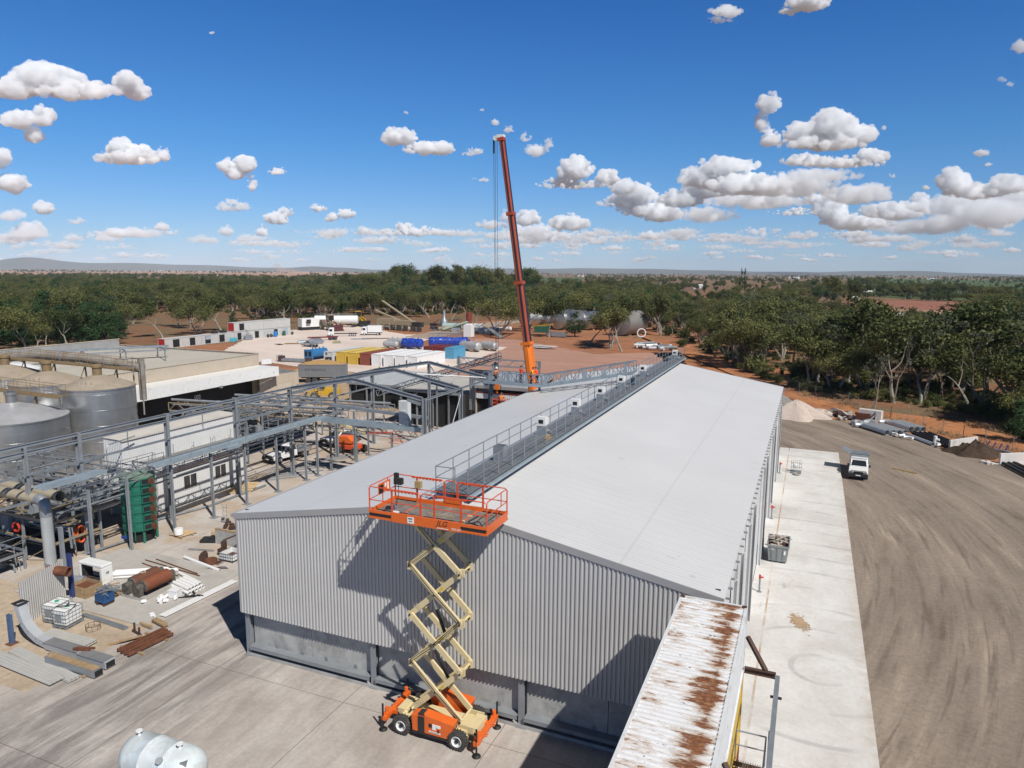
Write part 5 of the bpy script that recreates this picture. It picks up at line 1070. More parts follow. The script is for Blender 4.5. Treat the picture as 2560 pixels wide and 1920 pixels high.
for i, (x, y, lab) in enumerate(((-38.7,36.0,'rusty toothed casting in the group left of the half cut cage'),(-38.0,36.0,'rusty ring gear lying flat left of the half cut cage'))):
    T = thing('rusty_casting', lab, 'casting', (x,y,0)); m = MB()
    if i: m.lathe([(.2,.03),(.42,.03),(.44,.2),(.42,.36),(.26,.38),(.2,.3),(.2,.03)],20,(x,y,0))
    else: m.box((x,y,.3),(.5,.4,.5),.4); m.tube([(x-.1,y,.5),(x+.15,y+.1,.7)],.2,10)
    m.build('body', M_rust if i else M_brownst, T, True); m = MB(); 
    for k in range(6): m.beam((x+.3,y+.05*k,.15),(x+.75,y+.12*k-.1,.1+.02*k),.04,.03)
    m.build('tine', M_brownst, T)
for k in range(6): m = MB(); m.beam((-37.9+.16*k,35.1,.06+.01*k),(-36.6+.1*k,35.9-.05*k,.06+.01*k),.08,.06); tag(m.build('angle_iron', M_brownst if k % 2 else M_steelp), 'length of angle iron in the loose row at the shed corner', 'angle iron', 'angle irons at the shed corner')
T = thing('orange_hose_coil', 'coils of bright orange hose hung on the process frame by the downpipe', 'hose', (-48.0, 33.6, 0)); m = MB()
for k in range(5): m.tube([(-48+.08*k,33.5+.28*math.cos(t*.42),1.6+.62*math.sin(t*.42)) for t in range(16)], .06, 6)
m.build('coil', mat('orange_hose', (.75,.12,.03), .5), T, True); m = MB(); m.tube([(-48.3,33.3,2.0),(-48.2,33.2,1.0),(-47.6,33,.06),(-46.9,33.4,.05)],.04,6); m.build('loose_end', mat('pale_rope', (.55,.48,.38)), T)
for i, (x, y) in enumerate(((-50.5,30.8),(-53.5,31.0))):
    m = MB(); m.tube([(x+.35*math.cos(t*.42),y,2.6+.3*math.sin(t*.42)) for t in range(16)], .08, 6); tag(m.build('red_hose_coil', mat('red_hose', (.50,.04,.02), .5), None, True), 'red orange hose coil in the tan girder frame '+('nearest the downpipe' if i == 0 else 'at the left edge'), 'hose')
m = MB(); m.tube([(-49.5,37.7+.2*0,.2),(-47.5,45,.15),(-47.3,52,.15)], .1, 8); m.tube([(-47.2,33.5,.2),(-46.6,38,.2)], .08, 8); tag(m.build('ground_pipe', M_steel), 'grey pipe lying along the concrete behind the thin columns', 'pipe')
m = MB()
for k in range(9): m.beam((-48.8,53+k*1.3,.08+.02*(k%3)),(-46.2+.3*(k%3),56+k*1.3,.08),.16,.12)
tag(m.build('steel_sections', M_steel), 'loose grey steel sections laid out under the pipe rack', 'steel sections')
m = MB(); 
for a in range(5): m.beam((-49,48.8+.28*a,.1+.14*a),(-47.2,49.9+.28*a,.1+.14*a),.3,.1)
tag(m.build('timber_pallets', mat('pale_timber', (.55,.40,.22))), 'stack of pale timber beside the end of the white site building', 'timber')
T = thing('timber_pallet', 'pale timber pallet with planks beside the green cooker', 'pallet', (-44.3, 39.3, 0)); m = MB()
for k in range(6): m.beam((-45.0+.22*k,38.7,.16),(-44.6+.22*k,40.0,.16),.14,.03)
m.build('slat', mat('pale_timber', (.55,.40,.22)), T); m = MB(); m.beam((-45,38.9,.09),(-43.6,38.6,.09),.1,.1); m.beam((-44.8,39.8,.09),(-43.4,39.5,.09),.1,.1); m.build('bearer', M_timber, T)
m = MB(); m.lathe([(0,.5),(.32,.5),(.34,.45),(.34,.05),(0,.04)],16,(-44.2,38.9,.2)); tag(m.build('white_drum', M_pvc, None, True), 'small white drum on the pallet beside the green cooker', 'drum')
m = MB(); m.box((-42.8,46.3,.05),(.7,.4,.06),.4); m.box((-42.5,46.5,.09),(.5,.2,.05),1.0); m.beam((-43.4,46,.05),(-42.9,46.3,.06),.06,.04); tag(m.build('white_scraps', M_pvc), 'scraps of white sheet on the concrete beside the shed roof edge', 'scraps')
# glass lined vessel in the front corner
T = thing('white_vessel', 'white ribbon-stained pressure vessel lying at the bottom left corner', 'vessel', (-22.7, 18.5, 0))
n = N('patchy_vessel_paint'); v = n.coord((1,1,1)); a = n.noise(v, .9, 6, .7, 1.2); b = n.noise(v, 2.5, 6, .75, .8)
c = n.ramp(a, [(.44, (.60,.67,.69)), (.51, (.54,.58,.585))]); c = n.mix(n.ramp(b, [(.6, 0.0), (.64, .9)]), c, (.72,.74,.75)); M_vessel = n.out(c, .38, 0, .5)
vd = Vector((1,.02,0)).normalized(); vs = Vector((-vd.y, vd.x, 0)); RV = Matrix((vs, Vector((0,0,1)), vd)).transposed(); vc = Vector((-22.72,18.5,1.08))
m = MB(); m.lathe([(0,-1.85),(.35,-1.82),(.65,-1.68),(.82,-1.45),(.88,-1.2),(.88,-.5),(.895,-.48),(.895,-.44),(.88,-.42),(.88,.55),(.89,.57),(.89,.6),(.88,.62),(.88,1.2),(.82,1.45),(.65,1.68),(.35,1.82),(0,1.85)], 44, vc, RV); m.build('shell', M_vessel, T, True)
m = MB()
for q, u in ((-1.2,.0),(.95,.1)): p = vc+vd*q+Vector((0,0,.84)); m.tube([p, p+Vector((0,0,.2))], .06, 10); m.tube([p+Vector((0,0,.2)), p+Vector((0,0,.24))], .13, 14)
m.build('nozzle', M_pvc, T, True); m = MB(); p = vc+vd*1.5+Vector((0,0,.45))-vs*.35; m.box(p+Vector((0,0,.1)), (.24,.24,.3), .4); m.build('lifting_lug', M_steel, T)
m = MB(); p = vc+vd*.55-vs*.62+Vector((0,0,.62)); m.tube([p, p+Vector((.06,-.1,.1))], .13, 14); m.build('manway', M_steelp, T)
m = MB()
for q in (-1.0,1.0): m.box(vc+vd*q-Vector((0,0,.78)), (.3,1.3,.44), math.atan2(vd.y,vd.x))
m.build('saddle', M_steelp, T)
# ------------------------------------------------------------------ vehicles
M_carwhite = mat('car_white', (.74,.74,.73), .25, 0, .03, 1, spec=.6)
M_lamp = mat('lamp_glass', (.6,.6,.62), .15, .3, .05)
def wheels(t, xs, ys, r, w, hubm, z0=0):
    for x in xs:
        for y in ys:
            s = 1 if x > 0 else -1
            m = MB(); m.lathe([(r*.55,-w/2),(r*.9,-w/2),(r,-w/3),(r,w/3),(r*.9,w/2),(r*.55,w/2)], 20, (x,y,z0+r), Matrix(((0,0,1),(0,1,0),(-1,0,0)))); wh = m.build('wheel', M_tyre, t, True, off='local')
            m = MB(); m.lathe([(0,s*w*.3),(r*.3,s*w*.35),(r*.56,s*w*.5),(r*.6,s*w*.45)], 16, (x,y,z0+r), Matrix(((0,0,1),(0,1,0),(-1,0,0)))); m.build('rim', hubm, wh, True, off='local')
XZ = Matrix(((0,0,1),(1,0,0),(0,1,0)))      # prism drawn in (y,z), extruded along x
def ute(label, loc, rz, body, tray='tray'):
    """pick-up truck, nose towards local -y"""
    t = thing('ute', label, 'ute', (0,0,0)); w = .88
    m = MB(); m.prism([(0,.45),(0,.75),(.12,.95),(1.2,1.08),(1.45,1.10),(3.2,1.10),(3.2,.45)], -w, w, M=XZ); b = m.build('body', body, t, bevel=.05, off='local')
    m = MB(); m.prism([(1.3,1.105),(1.95,1.68),(2.2,1.76),(2.95,1.76),(3.15,1.66),(3.2,1.105)], -w+.08, w-.08, M=XZ); m.build('cab', body, t, bevel=.06, off='local')
    m = MB(); a = Vector((0,1.38,1.15)); bq = Vector((0,1.93,1.63)); m.add([(-.72,1.365,1.17),(.72,1.365,1.17),(.62,1.89,1.635),(-.62,1.89,1.635)], [(0,1,2,3)]); m.build('windscreen', M_glass, t, off='local')
    for s in (-1,1):
        m = MB(); m.add([(s*(w-.07),1.55,1.16),(s*(w-.07),3.1,1.16),(s*(w-.07),3.0,1.58),(s*(w-.07),2.0,1.6)], [(0,1,2,3)]); m.build('side_window', M_glass, t, off='local')
        m = MB(); m.box((s*(w+.1),1.55,1.2),(.2,.12,.2)); m.build('mirror', M_black, t, off='local')
        m = MB(); m.box((s*.66,-.012,.82),(.34,.06,.2)); m.build('headlight', M_lamp, t, off='local')
    m = MB(); m.bx(-.9,.9,-.14,-.02,.38,.72); m.tube([(-.75,-.1,.7),(-.7,-.12,1.0),(.7,-.12,1.0),(.75,-.1,.7)], .035, 7); m.bx(-.45,.45,-.06,-.025,.74,.92); m.build('bull_bar', M_black, t, off='local')
    m = MB(); m.bx(-.22,.22,-.16,-.142,.5,.6); m.build('number_plate', M_label, t, off='local')
    if tray == 'canopy':
        m = MB(); m.prism([(3.28,.8),(5.2,.8),(5.2,1.9),(3.28,1.9)], -.9, .9, M=XZ); m.build('canopy', M_steel, t, bevel=.03, off='local')
        m = MB(); m.box((-1.25,4.2,2.12),(.95,1.8,.04), M=Matrix.Rotation(rad(28),3,'Y')); m.build('open_flap', M_steel, t, off='local'); m = MB(); m.bx(-.915,-.902,3.4,5.1,.95,1.85); m.build('canopy_opening', M_dark, t, off='local'); m = MB(); m.tube([(-.9,3.4,1.92),(.9,3.4,1.92)],.03,6); m.tube([(-.7,1.9,1.82),(.7,1.9,1.82)],.03,6); m.build('roof_rack', M_black, t, off='local')
    else:
        m = MB(); m.bx(-.9,.9,3.3,5.2,.75,.82)
        for x in (-.9,.86): m.bx(x,x+.04,3.3,5.2,.821,1.1)
        m.bx(-.86,.86,5.16,5.2,.821,1.1); m.bx(-.86,.86,3.3,3.34,.821,1.5); m.build('tray', M_steel, t, off='local')
    wheels(t, (-.78,.78), (.85,4.2), .37, .24, M_lamp); m = MB(); m.bx(-.7,.7,.3,5.0,.32,.45); m.build('underbody', M_black, t, off='local')
    t.location = loc; t.rotation_euler = (0,0,rz); return t
ute('white ute with bull bar and an open grey canopy flap, parked beside the pale slab', (5.3, 77.6, .02), rad(-4), M_carwhite, 'canopy')
ute('silver tray ute parked on the pale gravel before scrap heaps', (-128.2, 158.2, .014), rad(-100), mat('silver_paint', (.42,.43,.44), .3, .4, .05))
ute('white ute parked among steel sections under the pipe rack', (-52.6, 58.4, .03), rad(-10), M_carwhite)
ute('white ute parked farther back under the pipe rack, behind the other', (-51.8, 67.0, .03), rad(-15), M_carwhite)
def truck(name, label, loc, rz, L, body, boxm=None, boxh=2.2, chassis=None, cabm=None):
    t = thing(name, label, 'truck', (0,0,0)); cabm = cabm or M_carwhite
    m = MB(); m.prism([(0,.5),(0,1.6),(.25,2.6),(.5,2.75),(1.8,2.75),(1.8,.5)], -1.15, 1.15, M=XZ); m.build('cab', cabm, t, bevel=.06, off='local')
    m = MB(); m.add([(-.95,-.005,1.62),(.95,-.005,1.62),(.9,.2,2.5),(-.9,.2,2.5)], [(0,1,2,3)]); m.build('windscreen', M_glass, t, off='local')
    for s in (-1,1): m = MB(); m.bx(s*1.16-.005,s*1.16+.005,.35,1.3,1.6,2.35); m.build('side_window', M_glass, t, off='local'); m = MB(); m.box((s*1.35,.1,2.0),(.2,.1,.5)); m.build('mirror', M_black, t, off='local')
    m = MB(); m.bx(-.45,.45,1.8,L,.7,.95); m.bx(-1.1,1.1,-.08,-.005,.45,.8); m.build('chassis', chassis or M_black, t, off='local')
    if boxm: m = MB(); m.bx(-1.2,1.2,2.0,L,1.0,1.0+boxh); m.build('box_body', boxm, t, bevel=.03, off='local')
    wheels(t, (-1.0,1.0), [1.0]+([L-1.2] if boxm else [L-2.2,L-1.0]), .48, .3, M_lamp)
    t.location = loc; t.rotation_euler = (0,0,rz); return t
truck('box_truck', 'small white box truck on the gravel below the tan plant', (-134.2, 194.5, .014), rad(-65), 6.5, M_carwhite, M_white, 2.1)
truck('prime_mover', 'white cab prime mover with bare black chassis and red front frame', (-141.0, 186.0, .014), rad(-55), 9, M_carwhite, None, 0)
T = thing('red_chassis', 'long red truck chassis with loose wheels in front of the white prime mover', 'chassis', (-133, 174, .014)); m = MB(); m.beam((-137.5,171.5,.9),(-131.5,178,.9),.9,.35); m.build('frame', mat('red_chassis', (.20,.03,.025), .6, 0, .2, 1), T); m = MB()
for q in (.2,.35,.75,.9): p = Vector((-137.5,171.5,.5)).lerp(Vector((-131.5,178,.5)), q); s = Vector((.75,-.66,0)); m.tube([p-s*1.1,p-s*.7],.5,14); m.tube([p+s*.7,p+s*1.1],.5,14)
m.build('wheel', M_tyre, T)
T = thing('tipper_trailer', 'grey tipper trailer heaped with tan grain beside the tan annex', 'trailer', (-84, 107, 0)); td = Vector((6.0,2.9,0)).normalized(); rz_ = math.atan2(td.y,td.x)
t0 = (-87.2,105.4); RZ = Matrix.Rotation(rz_,3,'Z')
m = MB(); m.box((-83.2,107.9,2.2),(8.6,2.4,2.2),rz_); m.build('body', mat('dull_alloy', (.22,.235,.25), .45, .3, .1, 1), T); m = MB(); m.box((-83.2,107.9,3.35),(8.7,2.5,.1),rz_); m.build('rim', M_steel, T); m = MB(); rs = random.Random(9)
hp = []
for i in range(13):
    for j in range(5): u, v_ = -4.1+8.2*i/12, -1.1+2.2*j/4; p = RZ@Vector((u,v_,0)); hp.append((-83.2+p.x,107.9+p.y,3.42+(.75*max(0,1-(v_/1.2)**2)*max(0,1-(u/4.3)**2)+.1*rs.random() if 0<i<12 and 0<j<4 else 0)))
m.add(hp, [(i*5+j,(i+1)*5+j,(i+1)*5+j+1,i*5+j+1) for i in range(12) for j in range(4)]); m.build('grain_load', mat('tan_grain', (.36,.22,.09), .95, 0, .15, 2), T, True)
m = MB(); nrm = RZ@Vector((0,-1,0))
for u in (-2.6,-1.4,2.4,3.6):
    for v_ in (-.95,.95): p = RZ@Vector((u,v_,0)); m.tube([(-83.2+p.x+nrm.x*.15,107.9+p.y+nrm.y*.15,.5),(-83.2+p.x-nrm.x*.15,107.9+p.y-nrm.y*.15,.5)],.5,14)
m.build('wheel', M_tyre, T); m = MB(); m.box((-83.2,107.9,.95),(8,.9,.25),rz_); m.build('chassis', M_black, T)
c = Vector((-83.2,107.9,2.45))+nrm*1.21; text('RW NUGOLD', .62, mat('navy_lettering', (.03,.035,.06)), T, M4(c-RZ@Vector((1.2,0,0)), RZ@Vector((1,0,0)), (0,0,1)))
def loader(label, loc, rz, body, bucket, sc=1.0):
    t = thing('wheel_loader', label, 'wheel loader', (0,0,0))
    m = MB(); m.prism([(2.6,1.0),(5.6,1.0),(5.8,1.6),(5.6,2.3),(2.9,2.5),(2.6,2.0)], -.85, .85, M=XZ); m.build('engine_body', body, t, bevel=.06, off='local')
    m = MB(); m.prism([(1.5,1.0),(2.6,1.0),(2.7,2.0),(1.5,1.9)], -.8, .8, M=XZ); m.bx(-.5,.5,.2,1.5,.9,1.5); m.build('front_frame', body, t, off='local')
    m = MB(); m.bx(-.75,.75,1.7,2.75,2.3,3.45); m.build('cab', M_glass, t, off='local'); m = MB(); m.bx(-.85,.85,1.6,2.85,3.455,3.58)
    for x in (-.76,.72):
        for y in (1.69,2.72): m.bx(x,x+.05,y,y+.05,2.0,3.45)
    m.build('cab_roof', body, t, off='local')
    m = MB()
    for x in (-.55,.55): m.beam((x,1.4,2.1),(x,-.3,1.6),.2,.35); m.beam((x,-.3,1.6),(x,-.9,.7),.2,.3)
    m.build('lift_arm', body, t, off='local'); m = MB(); m.prism([(-1.9,.1),(-.9,.1),(-.75,.6),(-.9,1.35),(-1.15,1.4),(-1.05,.5)], -1.5, 1.5, M=XZ); m.build('bucket', bucket, t, off='local')
    wheels(t, (-1.05,1.05), (.8,4.3), .85, .62, mat('dirty_hub', (.36,.30,.2)))
    t.scale = (sc,sc,sc); t.location = loc; t.rotation_euler = (0,0,rz); return t
loader('big dirty white and rust wheel loader with dark bucket before the white tankers', (-152.2, 204.5, .014), rad(65), mat('dirty_loader_white', (.45,.35,.26), .6, 0, .3, 1, (.30,.10,.05), .4), mat('maroon_bucket', (.10,.03,.035)), 1.5)
loader('large yellow wheel loader parked behind the white tankers', (-155.5, 226, .014), rad(68), mat('loader_yellow', (.55,.33,.02), .5, 0, .1, 1), M_black, 1.55)
loader('yellow wheel loader working on the tan dirt behind the portal frame', (-73.2, 91.6, .03), rad(-60), mat('loader_yellow', (.55,.33,.02)), M_black, .8)
for i, (x, y, lab) in enumerate(((-164,216,'white tanker trailer behind the dirty wheel loader, longer one'),(-158.5,219.5,'white tanker trailer with rounded end beside the yellow loader'))):
    T = thing('tanker_trailer', lab, 'tanker', (x,y,0)); d = Vector((math.cos(rad(28)),math.sin(rad(28)),0)); c = Vector((x,y,2.8)); m = MB(); m.tube([c-d*4.6,c-d*4.4,c+d*4.4,c+d*4.6],[1.2,1.5,1.5,1.2],20); m.build('tank', M_white, T, True); m = MB(); m.rail([c-d*4+Vector((0,0,1.5)),c+d*4+Vector((0,0,1.5))],.6,1.6,.05); m.build('rail', M_steelp, T); m = MB(); s = Vector((-d.y,d.x,0))
    for q in (-3,-1.9,2.6): m.tube([c+d*q-s*1.2-Vector((0,0,2.3)),c+d*q+s*1.2-Vector((0,0,2.3))],.5,12)
    m.build('wheel', M_tyre, T)
T = thing('white_machine_house', 'white machine house on skids beside the end of the container row', 'machine', (-165, 205, 0)); m = MB(); m.box((-162.5,203.5,2.6),(3.2,6.5,3.0),rad(-25)); m.build('house', M_white, T, bevel=.1); m = MB(); m.box((-162.5,203.5,.55),(2.4,6.8,1.0),rad(-25)); m.build('undercarriage', M_black, T); m = MB(); m.box((-160.85,201.5,3.1),(.2,1.6,1.4),rad(-25)); m.build('window', M_glass, T)
# mobile crushing plant in tan paint
M_plant = mat('tan_plant_paint', (.33,.27,.17), .65, 0, .2, 1, (.20,.13,.08), .3)
T = thing('screening_plant', 'tan mobile screening plant with a long raised conveyor', 'plant', (-132, 216, 0)); m = MB(); m.box((-138.5,216.8,3.0),(8,3,2.0),rad(-8)); m.box((-130.5,215.6,2.8),(7,2.6,1.6),rad(-8)); m.build('hopper', M_plant, T); m = MB()
for k in range(6): m.beam((-142+k*2.7,215.6-.35*k,.02),(-142+k*2.7,215.6-.35*k,2.4),.22)
m.box((-133.5,215.9,1.7),(17,.5,.3),rad(-8)); m.build('frame', M_plant, T); m = MB(); m.beam((-128.5,216,3.4),(-146,225,9.8),.9,.4); m.build('main_conveyor', M_plant, T); m = MB(); m.beam((-133.5,217.5,3.2),(-147,222,6.4),1.1,.35); m.build('short_conveyor', M_plant, T); m = MB()
for x, y in ((-132.2,214.2),(-129.6,214.0),(-126.3,213.6),(-123.9,213.4)): m.tube([(x,y-.25,.95),(x,y+.25,.95)],.95,16)
m.build('wheel', M_tyre, T); m = MB(); m.box((-125.2,214.6,2.4),(3.8,2,1.6),rad(-8)); m.build('engine_box', M_black, T)
T = thing('old_separator', 'pale blue drum and silver machinery in the scrap line by the trees', 'machinery', (-115, 224, 0)); m = MB(); m.tube([(-119,221.5,1.7),(-112.5,223,1.7)],1.1,16); m.build('drum', mat('pale_blue_paint', (.32,.42,.42)), T, True); m = MB(); m.tube([(-118,219.5,.6),(-109.5,222,3.4)],.4,10); m.build('chute', mat('pale_green_paint', (.36,.42,.32)), T); m = MB(); m.lathe([(1.3,0),(1.3,3.2),(.5,4.2),(.5,7)],14,(-122,228,0)); m.build('hopper', M_steel, T, True); m = MB(); m.lathe([(1.0,2),(1.0,6.0),(0,6.2)],14,(-114,232,0)); m.build('red_tank', mat('red_tank', (.22,.04,.025)), T); m = MB(); m.box((-106.5,222.5,1.6),(4.5,2.4,2.6),.2); m.build('white_hopper', M_white, T, bevel=.4)
for k in range(26):
    rs = random.Random(100+k); x, y = rs.uniform(-150,-98), rs.uniform(217,232); m = MB()
    if k % 3 == 0: m.box((x,y,rs.uniform(.6,1.3)),(rs.uniform(2,5),rs.uniform(1,2),rs.uniform(1.0,2.4)),rs.uniform(-.6,.6)); m.beam((x-1,y,2),(x+1.5,y,3.5),.2)
    elif k % 3 == 1: m.tube([(x,y,.8),(x+rs.uniform(2,4),y+rs.uniform(-1,1),.8+rs.random())],rs.uniform(.4,.8),10); m.bx(x,x+2,y-.5,y+.5,0,.3)
    else: m.truss((x,y,.2),(x+rs.uniform(3,6),y+rs.uniform(-1,1),.2),1.4,5,.07); m.beam((x,y+1,.3),(x+4,y+1,.3),.3)
    tag(m.build('scrap_machinery', (M_steel, M_plant, M_brownst, M_steelp, M_white)[k % 5]), ('bright steel','tan','dark brown','dark grey','white')[k % 5]+' '+('box with a raised beam','lying drum','open lattice frame')[k % 3]+' in the jumbled scrap line below the trees', 'scrap', 'scrap machinery along the tree line')
# ------------------------------------------------------------------ container yard
M_cw = mat('bright_white_container', (.72,.72,.71), .5, 0, .05, .8, (.42,.32,.22), .1, .8)
M_cb = mat('light_blue_container', (.08,.30,.46), .5, 0, .1, .8, (.2,.14,.1), .12)
M_cdr = mat('dark_red_container', (.17,.03,.03), .55, 0, .12, .8)
M_crr = mat('rust_red_container', (.25,.07,.045), .55, 0, .12, .8)
M_yroof = mat('bleached_yellow_roof', (.58,.44,.13), .6, 0, .1, .6)
G_ = 'containers in the yard row'
cy = container('yard_container', 'yellow container on the left of the pair of yellow ones', M_cyel, (-97.7, 131.4, .02), rz=rad(-1), roof=M_yroof, group=G_)
dup(cy, (-94.6, 131.4, .02), rad(-1), 'yellow container on the right of the pair, next to the rust red one', G_)
container('yard_container', 'rust red container between the yellow and the white containers', M_crr, (-91.4, 131.4, .02), rz=rad(-1), group=G_)
cw = container('yard_container', 'white container next to the rust red one', M_cw, (-88.3, 131.3, .02), rz=rad(-1), group=G_)
for x, lb in ((-85.3,'white container second from the rust red one'),(-82.4,'white container third from the rust red one'),(-79.3,'white container at the open right end of the row, its long side in full view')): dup(cw, (x, 131.4, .02), rad(-1), lb, G_)
rf = container('reefer_container', 'light grey refrigerated container with an open fan unit at the left end of the row', mat('reefer_grey', (.52,.53,.52), .5), (-100.9, 131.2, .02), rz=rad(-1), group=G_)
m = MB(); m.bx(.3,2.1,.0,.04,.5,1.35); m.bx(.5,.9,.0,.04,1.9,2.25); m.build('fan_opening', M_dark, rf, off='local'); m = MB(); m.box((1.4,-.02,.8),(.5,.06,.4)); m.bx(.4,.8,-.03,.0,1.05,1.4); m.build('fan_unit', M_steel, rf, off='local')
M_dblue = mat('pale_blue_doors', (.12,.36,.52), .5)
container('yard_container', 'light blue container with door bars, behind the white row', M_cb, (-80.2, 150.0, .02), L=6.06, rz=rad(-1), doors=M_dblue, group=G_)
cr = container('yard_container', 'dark red container touching the light blue one', M_cdr, (-83.2, 150.2, .02), L=6.06, rz=rad(-1), doors=M_cdr, group=G_)
dup(cr, (-86.2, 150.4, .02), rad(-1), 'dark red container farther from the light blue one', G_)
# blue vessel
T = thing('blue_vessel', 'blue cylindrical vessel with two open ports lying left of the grey refrigerated container', 'vessel', (-107.5, 136, 0)); bm = mat('bright_blue_paint', (.03,.16,.36), .4, 0, .12, 1); d = Vector((.12,1,0)).normalized(); c = Vector((-107.2,134.2,1.35)); m = MB(); m.tube([c,c+d*.1,c+d*5,c+d*5.4],[1.0,1.1,1.1,.7],24); m.build('shell', bm, T, True); m = MB(); m.bx(-108.3,-106.1,133.6,134.1,.1,2.4); m.build('end_box', bm, T); m = MB(); m.bx(-108.1,-107.4,133.55,133.59,.9,2.0); m.bx(-107.0,-106.3,133.55,133.59,.9,2.0); m.build('port', M_dark, T); m = MB()
for q in (1,2,3.2,4.4): m.tube([c+d*q+Vector((0,0,1.0)),c+d*q+Vector((0,0,1.4))],.15,8)
m.build('nozzle', bm, T); m = MB(); m.box(c+d*3-Vector((0,0,1.45)),(2.2,6,.3),-.12); m.build('skid', M_brownst, T)
# vessels lying behind, some wrapped in blue sheet
n = N('blue_wrap'); a = n.noise(n.coord(), 1.3, 6, .65, 1.0); b = n.noise(n.coord((1.2,.3,1)), 1.1, 3, .5, .5); c_ = n.ramp(a, [(.35, (.005,.025,.20)), (.6, (.012,.06,.42)), (.74, (.06,.13,.55))]); c_ = n.mix(n.ramp(b, [(.66, 0.0), (.69, .8)]), c_, (.55,.60,.66)); M_wrap = n.out(c_, .35, 0, .5, a, .9, .2)
def lying(name, label, p, q, r, m_, wrap=None, cat='vessel'):
    t = thing(name, label, cat, ((p[0]+q[0])/2,(p[1]+q[1])/2,0)); p, q = Vector((*p,r+.35)), Vector((*q,r+.35)); d = (q-p).normalized(); rs = random.Random(int(p.x*10))
    pts = [p-d*.4,p-d*.25,p]+[p.lerp(q,k/10)+Vector((0,0,rs.uniform(-.06,.06) if wrap else 0)) for k in range(1,10)]+[q,q+d*.25,q+d*.4]
    rr2 = [r*.3,r*.8,r]+[r*(1+(rs.uniform(-.08,.1) if wrap else 0)) for k in range(9)]+[r,r*.8,r*.3]
    m = MB(); m.tube(pts, rr2, 20); m.build('wrapping' if wrap else 'shell', wrap or m_, t, True)
    m = MB(); L = (q-p).length
    for k in range(3): a = p.lerp(q,(k+.5)/3); m.tube([a+Vector((0,0,r*.9)),a+Vector((.1,.1,r+.35))],.16,8)
    m.build('nozzle', m_ if wrap is None else M_steel, t); m = MB()
    for k in (.2,.8): a = p.lerp(q,k); m.box((a.x,a.y,.22),(.4,r*1.7,.4),math.atan2(d.y,d.x))
    m.build('saddle', M_timber, t); return t
M_gv = mat('grey_vessel', (.42,.43,.43), .5, .2, .15, 1, (.26,.22,.18), .3)
lying('wrapped_vessel', 'vessel wrapped in bright blue sheeting, left of the gap behind the white containers', (-100.6,164.8), (-95.4,165.4), 1.25, M_steel, M_wrap); lying('wrapped_vessel', 'long vessel wrapped in blue sheeting behind the dark red containers', (-96.5,172.0), (-87.0,175.6), 1.2, M_steel, M_wrap)
lying('grey_vessel', 'larger grey vessel joining the left blue wrapped one', (-106.8,168.0), (-101.5,167.2), 1.05, M_gv); lying('grey_vessel', 'small grey vessel in front of the larger grey one', (-106.0,164.2), (-102.2,164.3), .8, M_gv); lying('grey_vessel', 'mottled grey vessel lying right of the light blue container', (-84.6,168.2), (-78.8,165.9), 1.1, M_gv); lying('grey_vessel', 'grey vessel with blue stripes at the right end of the vessels', (-80.2,171.3), (-75.6,169.6), 1.0, M_gv)
T = thing('steel_cage', 'small empty steel cage standing on the gravel edge', 'cage', (-112, 129.6, 0)); m = MB()
for z in (.05,.7,1.3): m.tube([(-112.6,129.2,z),(-111.4,129.4,z),(-111.4,130.4,z),(-112.6,130.2,z),(-112.6,129.2,z)],.05,5)
m.build('rail', M_steelp, T); m = MB()
for x, y in ((-112.6,129.2),(-111.4,129.4),(-111.4,130.4),(-112.6,130.2)): m.tube([(x,y,.0),(x,y,1.35)],.05,5)
m.build('post', M_steelp, T)
T = thing('screw_conveyor', 'grey screw conveyor lying on the gravel in front of the blue vessel', 'conveyor', (-107, 129.5, 0)); m = MB(); m.tube([(-110.5,128.6,.5),(-104.5,129.3,.5)],.4,12); m.build('trough', M_steel, T); m = MB(); m.box((-110.8,128.8,.7),(1.2,1.2,1.2),.2); m.box((-104,129.8,.6),(1.3,1.0,1.0),.3); m.build('drive_end', M_brownst, T)
T = thing('notice_board', 'small white notice board behind the awning', 'sign', (-86, 91, 0)); p = GX(666,904,-79.5); m = MB(); m.box(p,(.06,1.7,.8),rad(-20)); m.build('board', M_label, T); m = MB(); m.bx(p.x-.05,p.x+.05,p.y-.6,p.y-.5,0,p.z-.4); m.bx(p.x-.05,p.x+.05,p.y+.5,p.y+.6,0,p.z-.4); m.build('post', M_steelp, T)
# workshop row made of containers
RX = -155.6
dpx = [(238,345,853,870),(515,612,855,875),(772,868,845,866),(1018,1104,840,860),(1245,1330,838,858),(1668,1742,830,848),(2050,2118,820,840)]
M_row = mat('pale_grey_container', (.50,.50,.48), .5, 0, .06, .6, (.36,.30,.24), .1, .5); M_rred = mat('red_container_end', (.42,.03,.025), .5)
def rowcont(label, y, z, red=False):
    t = thing('workshop_container', label, 'container', (RX-2.44, y, z), 0, 'containers of the workshop row'); corr_box(12.19, 2.44, 2.62, M_row, M_row, t, M_rred if red else None, pitch=.5); return t
r1 = [rowcont('workshop container with a red end, nearest the tan roof, bottom of the row', 136.6, .02, True), rowcont('workshop container with a half raised roller door, second of the long low row', 148.9, .02), rowcont('workshop container below the red ended upper one, with an open doorway', 161.2, .02), rowcont('workshop container at the far end of the lower row with a blue bin outside', 173.5, .02)]
r2 = [rowcont('upper workshop container with a bright red end', 161.2, 2.68, True), rowcont('upper workshop container at the far right of the row, without openings', 173.5, 2.68)]
def opening(t, y0, y1, z0, z1, name='doorway', mm=None):
    m = MB(); m.bx(RX+.0,RX+.05,y0,y1,z0,z1); return m.build(name, mm or M_dark, t)
